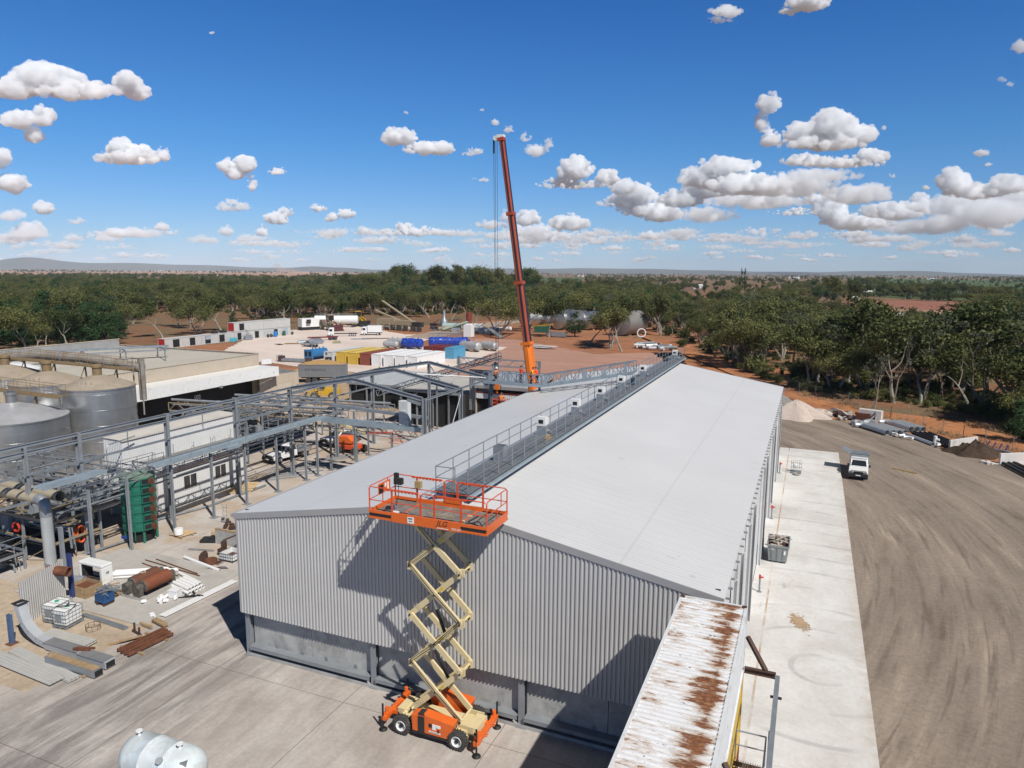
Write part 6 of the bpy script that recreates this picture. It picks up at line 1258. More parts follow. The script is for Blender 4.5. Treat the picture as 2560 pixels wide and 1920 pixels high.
for t, y0, y1 in ((r1[0],139.2,141.3),(r1[0],144.8,146.6),(r1[1],150.2,152.1),(r1[1],155.4,157.3),(r1[2],162.4,163.9),(r1[2],169.6,171.2),(r1[3],178.0,179.6)): opening(t, y0, y1, .25, 2.25)
opening(r2[0], 163.3, 165.2, 3.0, 4.9); opening(r1[1], 150.25, 152.05, 1.3, 2.2, 'roller_door', mat('blue_grey_shutter', (.36,.43,.48))).location.x += .06
opening(r1[3], 182.5, 184.3, .2, 2.3, 'grey_door', mat('blue_grey_shutter', (.36,.43,.48)))
def small(name, label, cat, c, d, m_, rz=0, extra=None):
    t = thing(name, label, cat, (c[0],c[1],0)); m = MB(); m.box((c[0],c[1],c[2]+d[2]/2), d, rz); m.build('body', m_, t, bevel=min(d)*.15); m = MB(); m.box((c[0],c[1],c[2]+d[2]+.04), (d[0]*.9,d[1]*.9,.08), rz); m.build('lid', extra or m_, t); return t
mb_ = mat('bright_bin_blue', (.02,.22,.55), .5)
small('wheelie_bin', 'bright blue bin outside the far workshop doorway', 'bin', (-154.3,177.0,.02), (.9,.9,1.6), mb_); small('green_cabinet', 'dark green cabinet against the far workshop container', 'cabinet', (-154.8,181.6,.02), (.6,.9,1.4), mat('dark_green_box', (.02,.10,.06))); small('tarp_heap', 'cyan tarpaulin heap outside the low workshop row', 'tarpaulin', (-153.8,158.8,.02), (1.4,2.0,1.1), mat('cyan_tarp', (.08,.42,.50)), .3); small('grey_tank_box', 'grey and teal boxes against the low workshop row', 'boxes', (-154.6,165.6,.02), (1.0,2.8,1.3), M_steelp)
for i, y in enumerate((167.6,174.2,175.6,185.4)): m = MB(); m.lathe([(.25,-.15),(.5,-.15),(.55,0),(.5,.15),(.25,.15)],14,(-154.7,y,.55),Matrix(((0,0,1),(0,1,0),(-1,0,0)))); tag(m.build('loose_tyre', M_tyre if i else M_label, None, True), ('white' if i == 0 else 'dark')+' tyre leaning on the workshop row '+('left of the ladder','right of the ladder','beside the blue bin','near the grey door')[i], 'tyre')
for i, y in enumerate((155.0,158.2)): m = MB(); m.tube([(-157.2,y-.9,3.0),(-157.2,y+.9,3.0)],.36,10); m.tube([(-156.6,y-.8,2.95),(-156.6,y+.8,2.95)],.3,10); tag(m.build('axle_pair', M_black), 'black wheel and axle bundle on the low container roof, '+('left one' if i == 0 else 'right one beside the red end'), 'axle')
T = thing('ladder', 'ladder leaning against the upper workshop doorway', 'ladder', (-154.6,166.2,0)); m = MB(); m.beam((-154.4,166.6,.02),(-155.45,165.6,3.2),.08); m.beam((-154.1,167.1,.02),(-155.4,166.1,3.2),.08); m.build('stile', M_steel, T); m = MB()
for k in range(9): m.beam(Vector((-154.4,166.6,.02)).lerp(Vector((-155.45,165.6,3.2)),(k+.5)/9),Vector((-154.1,167.1,.02)).lerp(Vector((-155.4,166.1,3.2)),(k+.5)/9),.05)
m.build('rung', M_steel, T)
for i, (x, y, L, h, mm) in enumerate(((-132.5,163.5,4,.9,M_steel),(-131.5,168.0,4.5,1.2,M_steelp),(-128.0,161.8,2.2,.7,M_white),(-134.5,162.0,6,.35,M_timber),(-129.2,166.0,3,.8,M_steel),(-136.5,158,1.5,.4,M_brownst),(-125.5,168.5,3.0,1.2,mat('olive_tank', (.24,.22,.12))),(-126,182,8,.3,M_steelp),(-122.5,186,9,.25,M_brownst))):
    lab = ['heap of galvanised duct beside the silver ute','heap of dark steel frames behind the silver ute','white panel lying right of the silver ute','long pale timber beam left of the silver ute','bright steel offcuts right of the silver ute','small rusty scrap pile alone on the gravel','olive tank between the silver ute and the red chassis','row of dark steel sections right of the prime mover','long brown beams on the gravel below the box truck'][i]
    rs = random.Random(i); m = MB()
    for k in range(6 if i not in (2,6) else 1): q = Vector((x+rs.uniform(-.5,.5),y+rs.uniform(-.6,.6),h*(.2+.12*k))); a = rad(35)+rs.uniform(-.2,.2); d = Vector((math.cos(a),math.sin(a),0))*L/2*rs.uniform(.6,1); (m.tube([q-d,q+d],h*.42,10) if i in (0,6) else m.beam(q-d,q+d,h*.6,h*.3))
    tag(m.build('steel_heap' if i not in (3,) else 'timber_beam', mm), lab, 'heap' if i not in (3,6,2) else ('beam','panel','tank')[(3,2,6).index(i)])
T = thing('white_silo_cabinet', 'white cabinet on legs among lattice frames behind the blue wrapped vessels', 'cabinet', (-95, 193, 0)); m = MB(); m.box((-95,193.2,3.0),(2.4,2.4,3.6)); m.box((-95,193.2,4.95),(1.6,1.6,.3)); m.build('casing', M_white, T); m = MB()
for x in (-96.1,-93.9):
    for y in (192.1,194.3): m.bx(x-.1,x+.1,y-.1,y+.1,0,1.2)
m.build('leg', M_steel, T)
for k in range(3): m = MB(); m.truss((-109+k,193+k*1.4,.1),(-97.5,195+k*1.3,.1),1.6,9,.07); tag(m.build('lattice_truss', M_steel), 'galvanised lattice frame lying left of the white cabinet on legs', 'lattice frame', 'lattice frames by the white cabinet')
T = thing('steel_trough', 'grey sheet trough on a frame left of the shade tree', 'trough', (-92, 206, 0)); m = MB(); m.beam((-94.5,207,2.6),(-88.5,202.5,.5),1.6,.3); m.build('chute', M_steel, T); m = MB(); m.beam((-94,206.6,0),(-94,206.6,2.4),.2); m.beam((-88.5,202.6,.1),(-85,204.5,1.8),.3); m.build('frame', M_brownst, T)
# stainless tanks lying under the trees
for i, (p, q, r) in enumerate((((-98.5,249.5),(-95.0,253.5),3.0),((-92.5,251.5),(-89,256),2.8),((-84.2,243.0),(-81,252),3.5),((-79.8,243.5),(-77.5,252),3.4),((-74.5,247.0),(-71,254),3.2),((-57.5,229.0),(-54.0,238.5),3.9))):
    lab = ['stainless tank lying beside the crane boom, half behind it','stainless tank lying between the crane boom and the white trunked tree','big bluish stainless tank lying left of the pair under the trees','stainless tank lying right of the pair under the trees','stainless tank lying behind the slanting white trunk','large dull stainless tank lying at the right end under the trees'][i]
    T = thing('lying_tank', lab, 'tank', (p[0],p[1],0)); a, b = Vector((*p,r+.3)), Vector((*q,r+.3)); d = (b-a).normalized(); m = MB(); m.tube([a-d*.5,a-d*.25,a,b,b+d*.25,b+d*.5],[r*.2,r*.7,r,r,r*.7,r*.2],28); m.build('shell', M_stain if i < 5 else mat('dull_tank', (.30,.29,.27), .5, .4, .12, .5), T, True); m = MB(); m.box(a.lerp(b,.2)-Vector((0,0,r+.05)),(r*1.4,.6,.5),math.atan2(d.y,d.x)+math.pi/2); m.box(a.lerp(b,.8)-Vector((0,0,r+.05)),(r*1.4,.6,.5),math.atan2(d.y,d.x)+math.pi/2); m.build('saddle', M_timber, T); m = MB(); m.tube([a-d*.55,a-d*.8],.5,12); m.build('neck', M_steel, T)
m = MB(); m.lathe([(1.15,-.2),(1.45,-.2),(1.45,.2),(1.15,.2),(1.15,-.2)],28,(-50,226.5,1.6),Matrix(((0,1,0),(0,0,1),(1,0,0))) @ Matrix.Rotation(.4,3,'X')); tag(m.build('pipe_ring', M_pvc, None, True), 'large white pipe ring standing on the red earth by the dull tank', 'ring')
T = thing('green_drum_rack', 'dark green and yellow machine between the white trunked trees', 'machine', (-86, 233, 0)); m = MB(); m.box((-85.5,231,1.1),(5,2.2,2.0),.1); m.build('body', mat('dark_green_box', (.02,.10,.06)), T); m = MB(); m.beam((-91,236,1.6),(-83,235,2.6),.5,.5); m.build('boom', mat('loader_yellow', (.55,.33,.02)), T)
T = thing('sheet_trough', 'grey folded sheet metal trough beside the white trunked tree', 'trough', (-75, 216.5, 0)); m = MB(); m.prism([(-.9,.3),(.9,.3),(.9,1.5),(.8,1.5),(.8,.4),(-.8,.4),(-.8,1.5),(-.9,1.5)],-3.2,3.2,Matrix(((0,0,1),(1,0,0),(0,1,0))),(-75.2,216.4,0)); m.build('sheet', M_steel, T); m = MB(); m.bx(-77,-76.7,215.5,217.3,.0,.3); m.bx(-73.6,-73.3,215.5,217.3,.0,.3); m.build('skid', M_brownst, T)
for i, (x, y, nn_) in enumerate(((-69.3,180.8,9),(-65.6,181.0,8))):
    m = MB(); rs = random.Random(i+30)
    for k in range(nn_): a = rs.uniform(-.25,.25); q = Vector((x+rs.uniform(-.8,.8),y+rs.uniform(-.9,.9),.2+.1*k)); d = Vector((math.cos(a),math.sin(a),rs.uniform(-.05,.05)))*rs.uniform(1.4,2.6); m.beam(q-d,q+d,.7,.05)
    tag(m.build('sheet_heap', M_white), ['loose pile of white sheets left of the crane boom foot','crumpled pile of white sheets right of the crane boom'][i], 'sheets')
for k in range(15):
    rs = random.Random(k+60); m = MB(); x, y = rs.uniform(-43,-35), rs.uniform(188,199); a = rs.uniform(-.5,.9); d = Vector((math.cos(a),math.sin(a),rs.uniform(-.06,.1)))*rs.uniform(1.6,3.2); q = Vector((x,y,.5+.25*(k % 4))); m.pipe(q-d,q+d,.42,.36,14); tag(m.build('duct_pipe', M_steel if k % 3 else M_pvc, None, True), 'duct pipe in the jumbled pile beyond the far end of the shed', 'pipe', 'duct pipes piled beyond the shed')
# ------------------------------------------------------------------ crane
KY = 75.5
tip, col_, foot = GY(1254,345,KY), GY(1318,855,KY), GY(1337,1010,KY)
T = thing('mobile_crane', 'orange mobile crane with a long telescopic boom behind the shed', 'crane', (foot.x+.6, KY, 0))
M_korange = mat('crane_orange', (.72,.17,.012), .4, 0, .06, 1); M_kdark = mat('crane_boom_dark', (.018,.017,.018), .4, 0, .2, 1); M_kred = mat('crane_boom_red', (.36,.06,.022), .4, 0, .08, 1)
bd_ = (tip-foot).normalized(); base = foot-bd_*3.2; Rb = Matrix((bd_.cross(Vector((0,1,0))).normalized(), bd_, Vector((0,1,0)))).transposed()
s1 = (col_-base).length; Ltot = (tip-base).length
cuts = [s1, s1+(GY(1305,703,KY)-col_).length, s1+(GY(1283,530,KY)-col_).length, Ltot]
def boomsec(a, b, w, name, m1, m2):
    m = MB(); c = base+bd_*(a+b)/2; m.prism([(-w*.5,-w*.2),(-w*.2,-w*.62),(w*.2,-w*.62),(w*.5,-w*.2),(w*.5,w*.5),(-w*.5,w*.5)], -(b-a)/2, (b-a)/2, Matrix((Rb.col[0],Rb.col[2],bd_)).transposed(), c); s = m.build(name, m1, T)
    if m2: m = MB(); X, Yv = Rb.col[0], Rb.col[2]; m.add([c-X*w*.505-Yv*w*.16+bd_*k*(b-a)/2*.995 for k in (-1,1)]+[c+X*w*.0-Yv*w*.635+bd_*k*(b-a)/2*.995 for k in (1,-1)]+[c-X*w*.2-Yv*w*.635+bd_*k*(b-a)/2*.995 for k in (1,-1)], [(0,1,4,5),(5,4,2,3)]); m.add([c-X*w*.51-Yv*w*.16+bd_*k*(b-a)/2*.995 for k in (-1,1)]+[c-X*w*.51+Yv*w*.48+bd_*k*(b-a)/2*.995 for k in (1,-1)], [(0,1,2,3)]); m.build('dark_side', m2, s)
    m = MB(); e = base+bd_*(b-.15); m.prism([(-w*.58,-w*.7),(w*.58,-w*.7),(w*.58,w*.58),(-w*.58,w*.58)], -.18, .18, Matrix((Rb.col[0],Rb.col[2],bd_)).transposed(), e); m.build('collar', m1, s)
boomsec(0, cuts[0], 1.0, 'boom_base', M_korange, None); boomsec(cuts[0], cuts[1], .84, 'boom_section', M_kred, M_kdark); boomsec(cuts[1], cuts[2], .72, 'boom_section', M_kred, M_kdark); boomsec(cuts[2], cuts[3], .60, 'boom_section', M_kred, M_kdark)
m = MB(); m.box(tip+Vector((-.1,0,.15)),(.85,.6,.4)); m.tube([tip+Vector((-.65,-.25,.0)),tip+Vector((-.65,.25,.0))],.28,14); m.build('boom_head', M_white, T)
hk = GY(1241,960,KY)
m = MB()
for o in (-.22,-.05,.2): m.tube([(tip.x-.75+o,KY,tip.z-.1),(hk.x+.1+o*.8,KY,hk.z)],.022,5)
m.build('hoist_rope', M_ink, T); m = MB(); m.tube([(tip.x-.95,KY,tip.z-.2),(tip.x-.95,KY,tip.z-1.6)],.1,8); m.build('limit_weight', M_ink, T)
m = MB(); m.box((hk.x+.1,KY,hk.z-.3),(.5,.35,.7)); m.tube([(hk.x+.1,KY,hk.z-.65),(hk.x+.1,KY,hk.z-1.1)],.08,8); m.build('hook_block', M_korange, T)
m = MB(); m.prism([(-1.3,1.7),(1.5,1.7),(1.7,3.2),(.9,4.4),(-.6,4.2),(-1.3,3.0)],KY-1.2,KY+1.2,Matrix(((1,0,0),(0,0,1),(0,1,0))),(foot.x+.7,0,0)); m.build('turntable', M_korange, T, bevel=.06); m = MB(); m.bx(foot.x-5.5,foot.x+6.5,KY-1.3,KY+1.3,.7,1.65); m.build('carrier', M_korange, T); m = MB(); m.bx(foot.x-.9,foot.x+.9,KY-2.0,KY-1.22,1.8,3.6); m.build('operator_cab', M_glass, T); m = MB()
for q in (-4.4,-2.8,2.6,4.2,5.6):
    for y in (KY-1.25,KY+1.0): m.tube([(foot.x+q,y,.6),(foot.x+q,y+.3,.6)],.58,16)
m.build('wheel', M_tyre, T); m = MB(); m.tube([(foot.x-1.2,KY,3.1),base+bd_*5],.16,10); m.build('lift_ram', M_chrome, T)
# ------------------------------------------------------------------ boom lifts
T = thing('boom_lift', 'orange articulated boom lift with folded cream arm standing under the pipe rack', 'boom lift', (-47.5, 66.0, .03)); m = MB(); m.bx(-48.9,-46.4,65.4,66.9,.5,1.05); m.build('chassis', M_red, T, bevel=.08); m = MB(); m.prism([(-1.3,1.2),(.7,1.2),(.85,1.6),(.3,2.05),(-1.2,1.95)],65.4,66.9,Matrix(((1,0,0),(0,0,1),(0,1,0))),(-47.7,0,0)); m.build('turret', M_orange, T, bevel=.08); m = MB(); m.beam((-48.8,66.1,2.3),(-48.9,66.1,3.3),.35); m.beam((-48.9,66.1,3.2),(-45.5,66.3,2.5),.28,.3); m.build('arm', M_cream, T); m = MB(); m.beam((-45.5,66.3,2.5),(-42.5,66.5,2.7),.22,.24); m.build('jib', M_red, T); m = MB()
for z in (1.7,2.2,2.8): m.tube([(-42.4,66,z),(-41.2,66,z),(-41.2,67.2,z),(-42.4,67.2,z),(-42.4,66,z)],.035,6)
m.build('basket', M_red, T); m = MB()
for x in (-48.6,-46.4):
    for y in (65.1,66.9): m.tube([(x,y,.45),(x,y+.32,.45)],.44,16)
m.build('wheel', M_tyre, T)
bk = GY(1253,1000,65.5)
T = thing('man_basket', 'red boom lift basket raised beside the truss bridge', 'basket', (bk.x, 65.5, 0)); bz = bk.z-1.05
m = MB(); m.bx(bk.x-.75,bk.x+.75,65.1,65.9,bz-.06,bz); m.build('floor', M_red, T); m = MB()
for z in (.4,.75,1.1): m.tube([(bk.x-.75,65.1,bz+z),(bk.x+.75,65.1,bz+z),(bk.x+.75,65.9,bz+z),(bk.x-.75,65.9,bz+z),(bk.x-.75,65.1,bz+z)],.035,6)
for x in (-.75,-.25,.25,.75):
    for y in (65.1,65.9): m.tube([(bk.x+x,y,bz),(bk.x+x,y,bz+1.1)],.03,6)
m.build('rail', M_red, T); m = MB(); m.beam((bk.x,66,bz-.1),(bk.x+.3,69,bz-2.2),.25,.25); m.beam((bk.x+.3,69,bz-2.2),(bk.x+.5,77.5,2),.3,.3); m.build('arm', M_orange, T); m = MB(); m.bx(bk.x-1,bk.x+1.8,76,79,.5,2); m.build('carrier', M_orange, T); m = MB()
for x in (bk.x-1,bk.x+1.5):
    for y in (76.3,78.3): m.tube([(x,y,.5),(x+.3,y,.5)],.5,12)
m.build('wheel', M_tyre, T)
# ------------------------------------------------------------------ people
M_skin = mat('skin', (.40,.22,.15), .6, 0, .05); M_hv = mat('hi_vis_orange', (.90,.20,.02), .7, 0, .05); M_hvr = mat('hi_vis_red', (.75,.06,.02), .7, 0, .05); M_hvy = mat('hi_vis_amber', (.92,.38,.04), .7, 0, .05); M_navy = mat('navy_trousers', (.015,.02,.04), .8, 0, .1); M_boot = mat('work_boot', (.06,.04,.03), .8)
def skin(name, pts, edges, m_, parent):
    me = bpy.data.meshes.new(name); me.from_pydata([TOP[parent.name]@Vector(p[0]) for p in pts], edges, []); ob = bpy.data.objects.new(name, me); COL.objects.link(ob); ob.parent = parent; me.materials.append(m_)
    ob.modifiers.new('skin', 'SKIN'); sv = me.skin_vertices[0].data
    for i, p in enumerate(pts): sv[i].radius = (p[1], p[1]*(p[2] if len(p) > 2 else 1)); sv[i].use_root = i == 0
    md = ob.modifiers.new('smooth', 'SUBSURF'); md.levels = 1; md.render_levels = 2; TOP[ob.name] = TOP[parent.name]; return ob
def person(label, loc, face, shirt, pants, hat, lean=0, crouch=0, arms=(.5,.5)):
    t = thing('person', label, 'person', loc, face); L = Vector(loc); Rf = Matrix.Rotation(face, 3, 'Z'); c = crouch
    def P(x, y, z): return tuple(L+Rf@Vector((x, y, z)))
    hz = .92-.42*c; kx = .32*c; sh = hz+.52; ly = lean
    hip = [P(s*.09,0,hz-.03) for s in (-1,1)]; knee = [P(s*.11,kx+.03,.48-.06*c) for s in (-1,1)]; ank = [P(s*.12,-.02-.05*c,.09) for s in (-1,1)]; toe = [P(s*.14,.16-.05*c,.04) for s in (-1,1)]
    nk, hd = P(0,ly+.01,sh+.10), P(0,ly+.05,sh+.24); ch, wa = P(0,ly*.75,sh-.15), P(0,ly*.3,hz+.15)
    shd = [P(s*.18,ly,sh) for s in (-1,1)]; el = [P(s*(.27),ly+.12+.1*a,sh-.26+.12*a) for s, a in zip((-1,1),arms)]; wr = [P(s*.24,ly+.3+.12*a,sh-.36+.3*a) for s, a in zip((-1,1),arms)]
    hn = [P(s*.23,ly+.39+.12*a,sh-.37+.33*a) for s, a in zip((-1,1),arms)]
    pts = [(P(0,0,hz),.11,.8),(wa,.11,.8),(ch,.12,.8),(nk,.055),(P(0,ly+.03,sh+.17),.085),(hd,.10,1.1),(P(0,ly+.05,sh+.33),.06)]; ed = [(0,1),(1,2),(2,3),(3,4),(4,5),(5,6)]
    for k in (0,1):
        i = len(pts); pts += [(shd[k],.055),(el[k],.042),(wr[k],.03),(hn[k],.042,.6)]; ed += [(2,i),(i,i+1),(i+1,i+2),(i+2,i+3)]
        i = len(pts); pts += [(hip[k],.085),(knee[k],.06),(ank[k],.042),(toe[k],.045)]; ed += [(0,i),(i,i+1),(i+1,i+2),(i+2,i+3)]
        for fi, a in enumerate((-.05,-.025,0,.025,.05)):      # short curled fingers and a thumb
            pass
    skin('body', pts, ed, M_skin, t)
    skin('shirt', [(P(0,0,hz+.02),.135,.85),(wa,.135,.85),(ch,.15,.85),(P(0,ly,sh+.05),.085),(shd[0],.08),(el[0],.06),(tuple(Vector(el[0]).lerp(Vector(wr[0]),.8)),.045),(shd[1],.08),(el[1],.06),(tuple(Vector(el[1]).lerp(Vector(wr[1]),.8)),.045)], [(0,1),(1,2),(2,3),(2,4),(4,5),(5,6),(2,7),(7,8),(8,9)], shirt, t)
    skin('trousers', [(P(0,0,hz+.03),.13,.85),(hip[0],.10),(knee[0],.078),(tuple(Vector(knee[0]).lerp(Vector(ank[0]),.85)),.065),(hip[1],.10),(knee[1],.078),(tuple(Vector(knee[1]).lerp(Vector(ank[1]),.85)),.065)], [(0,1),(1,2),(2,3),(0,4),(4,5),(5,6)], pants, t)
    m = MB(); H = Vector(hd)
    m.lathe([(.155,.03),(.125,.04),(.118,.12),(.08,.185),(0,.205)] if hat else [(.108,.0),(.112,.08),(.07,.15),(0,.165)], 14, H); m.build('helmet' if hat else 'hair', hat or M_brownst, t, True)
    for k in (0,1): m = MB(); a = Vector(ank[k]); b = Vector(toe[k]); m.tube([a+Vector((0,0,.05)),a.lerp(b,.3),b],[.06,.065,.05],8); m.build('boot', M_boot, t, True)
    m = MB()
    for k in (0,1):
        w, h = Vector(wr[k]), Vector(hn[k]); d = (h-w).normalized(); sd_ = d.cross(Vector((0,0,1))).normalized()
        for fi, o in enumerate((-.033,-.011,.011,.033)): q = h+sd_*o; m.tube([q, q+d*(.05-.004*abs(fi-1.5)), q+d*.07-Vector((0,0,.03))], [.010,.009,.007], 5)
        m.tube([h-d*.04+sd_*.04*(1 if k == 0 else -1), h+d*.01+sd_*.065*(1 if k == 0 else -1), h+d*.04+sd_*.05*(1 if k == 0 else -1)], [.011,.010,.008], 5)
    m.build('fingers', M_skin, t)
    m = MB(); fr_ = Rf@Vector((0,1,0)); sdv = Rf@Vector((1,0,0))
    m.tube([H+fr_*.10+Vector((0,0,.0)), H+fr_*.135-Vector((0,0,.035))], [.012,.018], 6); m.tube([H+fr_*.098-sdv*.03-Vector((0,0,.075)), H+fr_*.098+sdv*.03-Vector((0,0,.075))], .009, 5)
    for s in (-1,1): m.tube([H+sdv*s*.095, H+sdv*s*.115], [.03,.02], 6)
    m.build('face_and_ears', M_skin, t)
    m = MB()
    for s in (-1,1): m.tube([H+fr_*.095+sdv*s*.038+Vector((0,0,.02)), H+fr_*.107+sdv*s*.038+Vector((0,0,.02))], .012, 6)
    m.build('eyes', M_ink, t); return t
dk = 8.89
p1_ = GY(1302,960,BY+.65); person('worker in a red orange shirt and navy trousers standing on the truss bridge', (p1_.x, BY+.65, dk), rad(-20), M_hvr, M_navy, None, .02, 0, (.2,.2))
p2_ = GY(1327,960,BY+.65); person('worker in an amber hi vis shirt leaning over the truss bridge by the crane boom', (p2_.x, BY+.65, dk), rad(-90), M_hvy, M_navy, None, .2, .15, (-.2,-.2))
p3_ = GY(1335,960,BY+.9); person('worker in an orange shirt bending beside the amber shirted one', (p3_.x+.35, BY+.95, dk), rad(60), M_hvr, M_navy, None, .22, .2, (-.3,-.3))
p4_ = GY(1236,958,BY+.5); person('crouching worker in a white helmet at the left end of the truss bridge', (p4_.x, BY+.55, dk), rad(-110), M_hv, M_navy, M_white, .22, .75, (-.1,-.1))
person('worker in an orange hi vis top standing in the raised red basket', (bk.x, 65.5, bz), rad(10), M_hv, M_navy, None, .05, 0, (.5,.5))
# ------------------------------------------------------------------ right hand side: slab, road edge, stockpiles
def hydrant(label, x, y):
    t = thing('pipe_post', label, 'post', (x,y,.1), 0, 'valve posts on the pale slab'); m = MB(); m.tube([(x,y,.1),(x,y,1.0)],.06,10); m.lathe([(0,.115),(.16,.11),(.16,.1)],14,(x,y,0)); m.build('pipe', M_steelp, t); m = MB(); m.tube([(x,y,1.0),(x,y,1.25)],.075,10); m.tube([(x-.02,y,1.12),(x+.22,y-.02,1.12)],.055,8); m.tube([(x,y-.12,1.3),(x,y+.12,1.3)],.03,6); m.build('valve', mat('valve_red', (.50,.03,.03), .4), t, True); m = MB(); m.tube([(x,y,1.25),(x,y,1.36)],.05,8); m.build('cap', M_label, t)
for lb, x, y in (('red topped valve post on the pale slab nearest the container stack',-2.0,46.6),('red topped valve post on the pale slab between two tall shed doors',-2.05,61.8),('red topped valve post on the pale slab beside the cage with the hose',-2.05,76.9)): hydrant(lb, x, y)
T = thing('skip_bin', 'grey metal skip bin heaped with timber and scrap on the pale slab', 'skip bin', (-1.15, 53, .1)); SKX, SKY = -1.15, 53.0
m = MB()
o = [(-.6,-.95,.22),(.6,-.95,.22),(.6,.95,.22),(-.6,.95,.22)]; u = [(-.72,-1.15,1.4),(.72,-1.15,1.4),(.72,1.15,1.4),(-.72,1.15,1.4)]
m.add([(SKX+a,SKY+b,c) for a,b,c in o+u], [(3,2,1,0),(0,1,5,4),(1,2,6,5),(2,3,7,6),(3,0,4,7)])
for a, b in zip(u, u[1:]+u[:1]): m.beam((SKX+a[0],SKY+a[1],1.4),(SKX+b[0],SKY+b[1],1.4),.08,.1)
for x in (-.35,0,.35): m.beam((SKX+x,SKY-.97,.24),(SKX+x*1.15,SKY-1.17,1.36),.06,.05)
m.build('body', mat('skip_grey', (.27,.29,.29), .55, .2, .15, 1.5), T); m = MB(); rs = random.Random(5); m.bx(SKX-.6,SKX+.6,SKY-1.0,SKY+1.0,.9,1.15)
m.build('rubbish_fill', M_brownst, T); m = MB()
for k in range(22): p = Vector((SKX+rs.uniform(-.5,.5),SKY+rs.uniform(-.85,.85),1.3+rs.uniform(-.05,.28))); d = Vector((rs.uniform(-1,1),rs.uniform(-1,1),rs.uniform(-.3,.4)))*.45; m.beam(p-d,p+d,.12,.04)
m.build('scrap_boards', mat('pale_scrap', (.48,.42,.36), .8, 0, .3, 3), T); m = MB()
for x, y in ((-.5,-.8),(.5,-.8),(-.5,.8),(.5,.8)): m.tube([(SKX+x-.04,SKY+y,.2),(SKX+x+.04,SKY+y,.2)],.1,10)
m.build('castor', M_black, T); m = MB(); m.box((SKX-.4,SKY-1.13,1.15),(.16,.02,.1)); m.box((SKX+.45,SKY-1.1,.95),(.12,.02,.28),.1); m.build('sticker', M_label, T)
T = thing('empty_cage', 'empty wire cage with a white bag and a rolled hose on the pale slab', 'cage', (-.5, 77.8, .1)); cx, cy = -.5, 77.9; m = MB()
for z in (.15,.5,.85,1.25): m.tube([(cx-.5,cy-.6,z),(cx+.5,cy-.6,z),(cx+.5,cy+.6,z),(cx-.5,cy+.6,z),(cx-.5,cy-.6,z)],.018,5)
for k in range(6):
    for y in (-.6,.6): m.tube([(cx-.5+.2*k,cy+y,.15),(cx-.5+.2*k,cy+y,1.25)],.014,5)
for k in range(4):
    for x in (-.5,.5): m.tube([(cx+x,cy-.4+.3*k,.15),(cx+x,cy-.4+.3*k,1.25)],.014,5)
m.build('wire_cage', M_cage, T); m = MB(); m.bx(cx-.5,cx+.5,cy-.6,cy+.6,.102,.15); m.build('pallet_base', M_steelp, T); m = MB(); m.box((cx-.05,cy+.1,.8),(.5,.4,.5),.2); m.build('white_bag', M_pvc, T, bevel=.12); m = MB()
for q in (.28,.34): m.tube([(cx+.1+q*math.cos(t*.42),cy-1.0+q*math.sin(t*.42),.15+.09*(q>.3)) for t in range(16)],.05,6)
m.build('hose_roll', mat('grey_hose_roll', (.35,.33,.30)), T)
m = MB(); rs = random.Random(3)
o = [(0.5,43.2,.104)]; 
for k in range(420): a = rs.uniform(0,6.283); q = abs(rs.gauss(0,.42)); x, y = .5+q*math.cos(a)*.62-.35*q*math.sin(a), 43.2+q*math.sin(a)*1.25; s = rs.uniform(.03,.11)*(1.3-q*.6); m.add([(x-s,y-s*.6,.106+.0003*k/9),(x+s*.8,y-s,.106+.0003*k/9),(x+s,y+s*.9,.107+.0003*k/9),(x-s*.7,y+s,.107+.0003*k/9)], [(0,1,2,3)])
ds = m.build('spilled_soil', M_tan); tag(ds, 'small brown patch of spilled soil on the pale slab', 'soil patch')
def heap(name, label, c, rx, ry, h, m_, seed, cat='heap', rough=.12, N_=30):
    rs = np.random.default_rng(seed); m = MB(); vs = []; K = 10
    ph = rs.uniform(0,6.28,6); am = rs.uniform(.04,.14,6)
    for j in range(K+1):
        for i in range(N_):
            a = i/N_*6.2832; q = j/K; w = 1+sum(am[k]*math.sin((k+1)*a+ph[k]) for k in range(6)); r = q*w
            z = h*(max(0,1-q**1.15))*(1+rs.normal(0,rough)*(q<.98)*(q>.03)); vs.append((c[0]+rx*r*math.cos(a),c[1]+ry*r*math.sin(a),max(0,z)-(.05 if j == K else 0)+.02))
    m.add(vs, [(j*N_+i,j*N_+(i+1)%N_,(j+1)*N_+(i+1)%N_,(j+1)*N_+i) for j in range(1,K) for i in range(N_)]+[(0,N_+(i+1)%N_,N_+i)[::-1] for i in range(N_)])
    return tag(m.build(name, m_, None, True), label, cat)
M_pinkgr = soil_mat('pink_gravel', [(.47,.385,.33),(.55,.46,.40),(.50,.41,.355)], .6, 7, .6, grain=.25); M_darkgr = soil_mat('grey_gravel', [(.20,.19,.18),(.26,.25,.235)], .6, 7, .6, grain=.25); M_black_soil = soil_mat('dark_soil', [(.045,.03,.022),(.08,.055,.04),(.06,.04,.03)], .7, 4, .8, grain=.3)
heap('gravel_heap', 'tallest pale pink gravel heap beyond the end of the slab', (-1.2,110.2), 4.2, 3.2, 2.5, M_pinkgr, 1, rough=.03); heap('gravel_heap', 'lower pink gravel heap half hidden by the shed wall', (-4.6,109.4), 3.0, 2.6, 1.9, M_pinkgr, 2, rough=.03); heap('gravel_heap', 'dark grey gravel heap behind the pink ones', (-4.2,117), 3.6, 3.0, 2.4, M_darkgr, 3, rough=.03); heap('gravel_heap', 'small pink gravel heap running out to the rubble', (2.0,113.2), 2.6, 2.0, .9, M_pinkgr, 4, rough=.05)
heap('soil_heap', 'long heap of dark soil against the white concrete barrier', (18.6,94.9), 3.0, 2.2, 1.5, M_black_soil, 5, rough=.16)
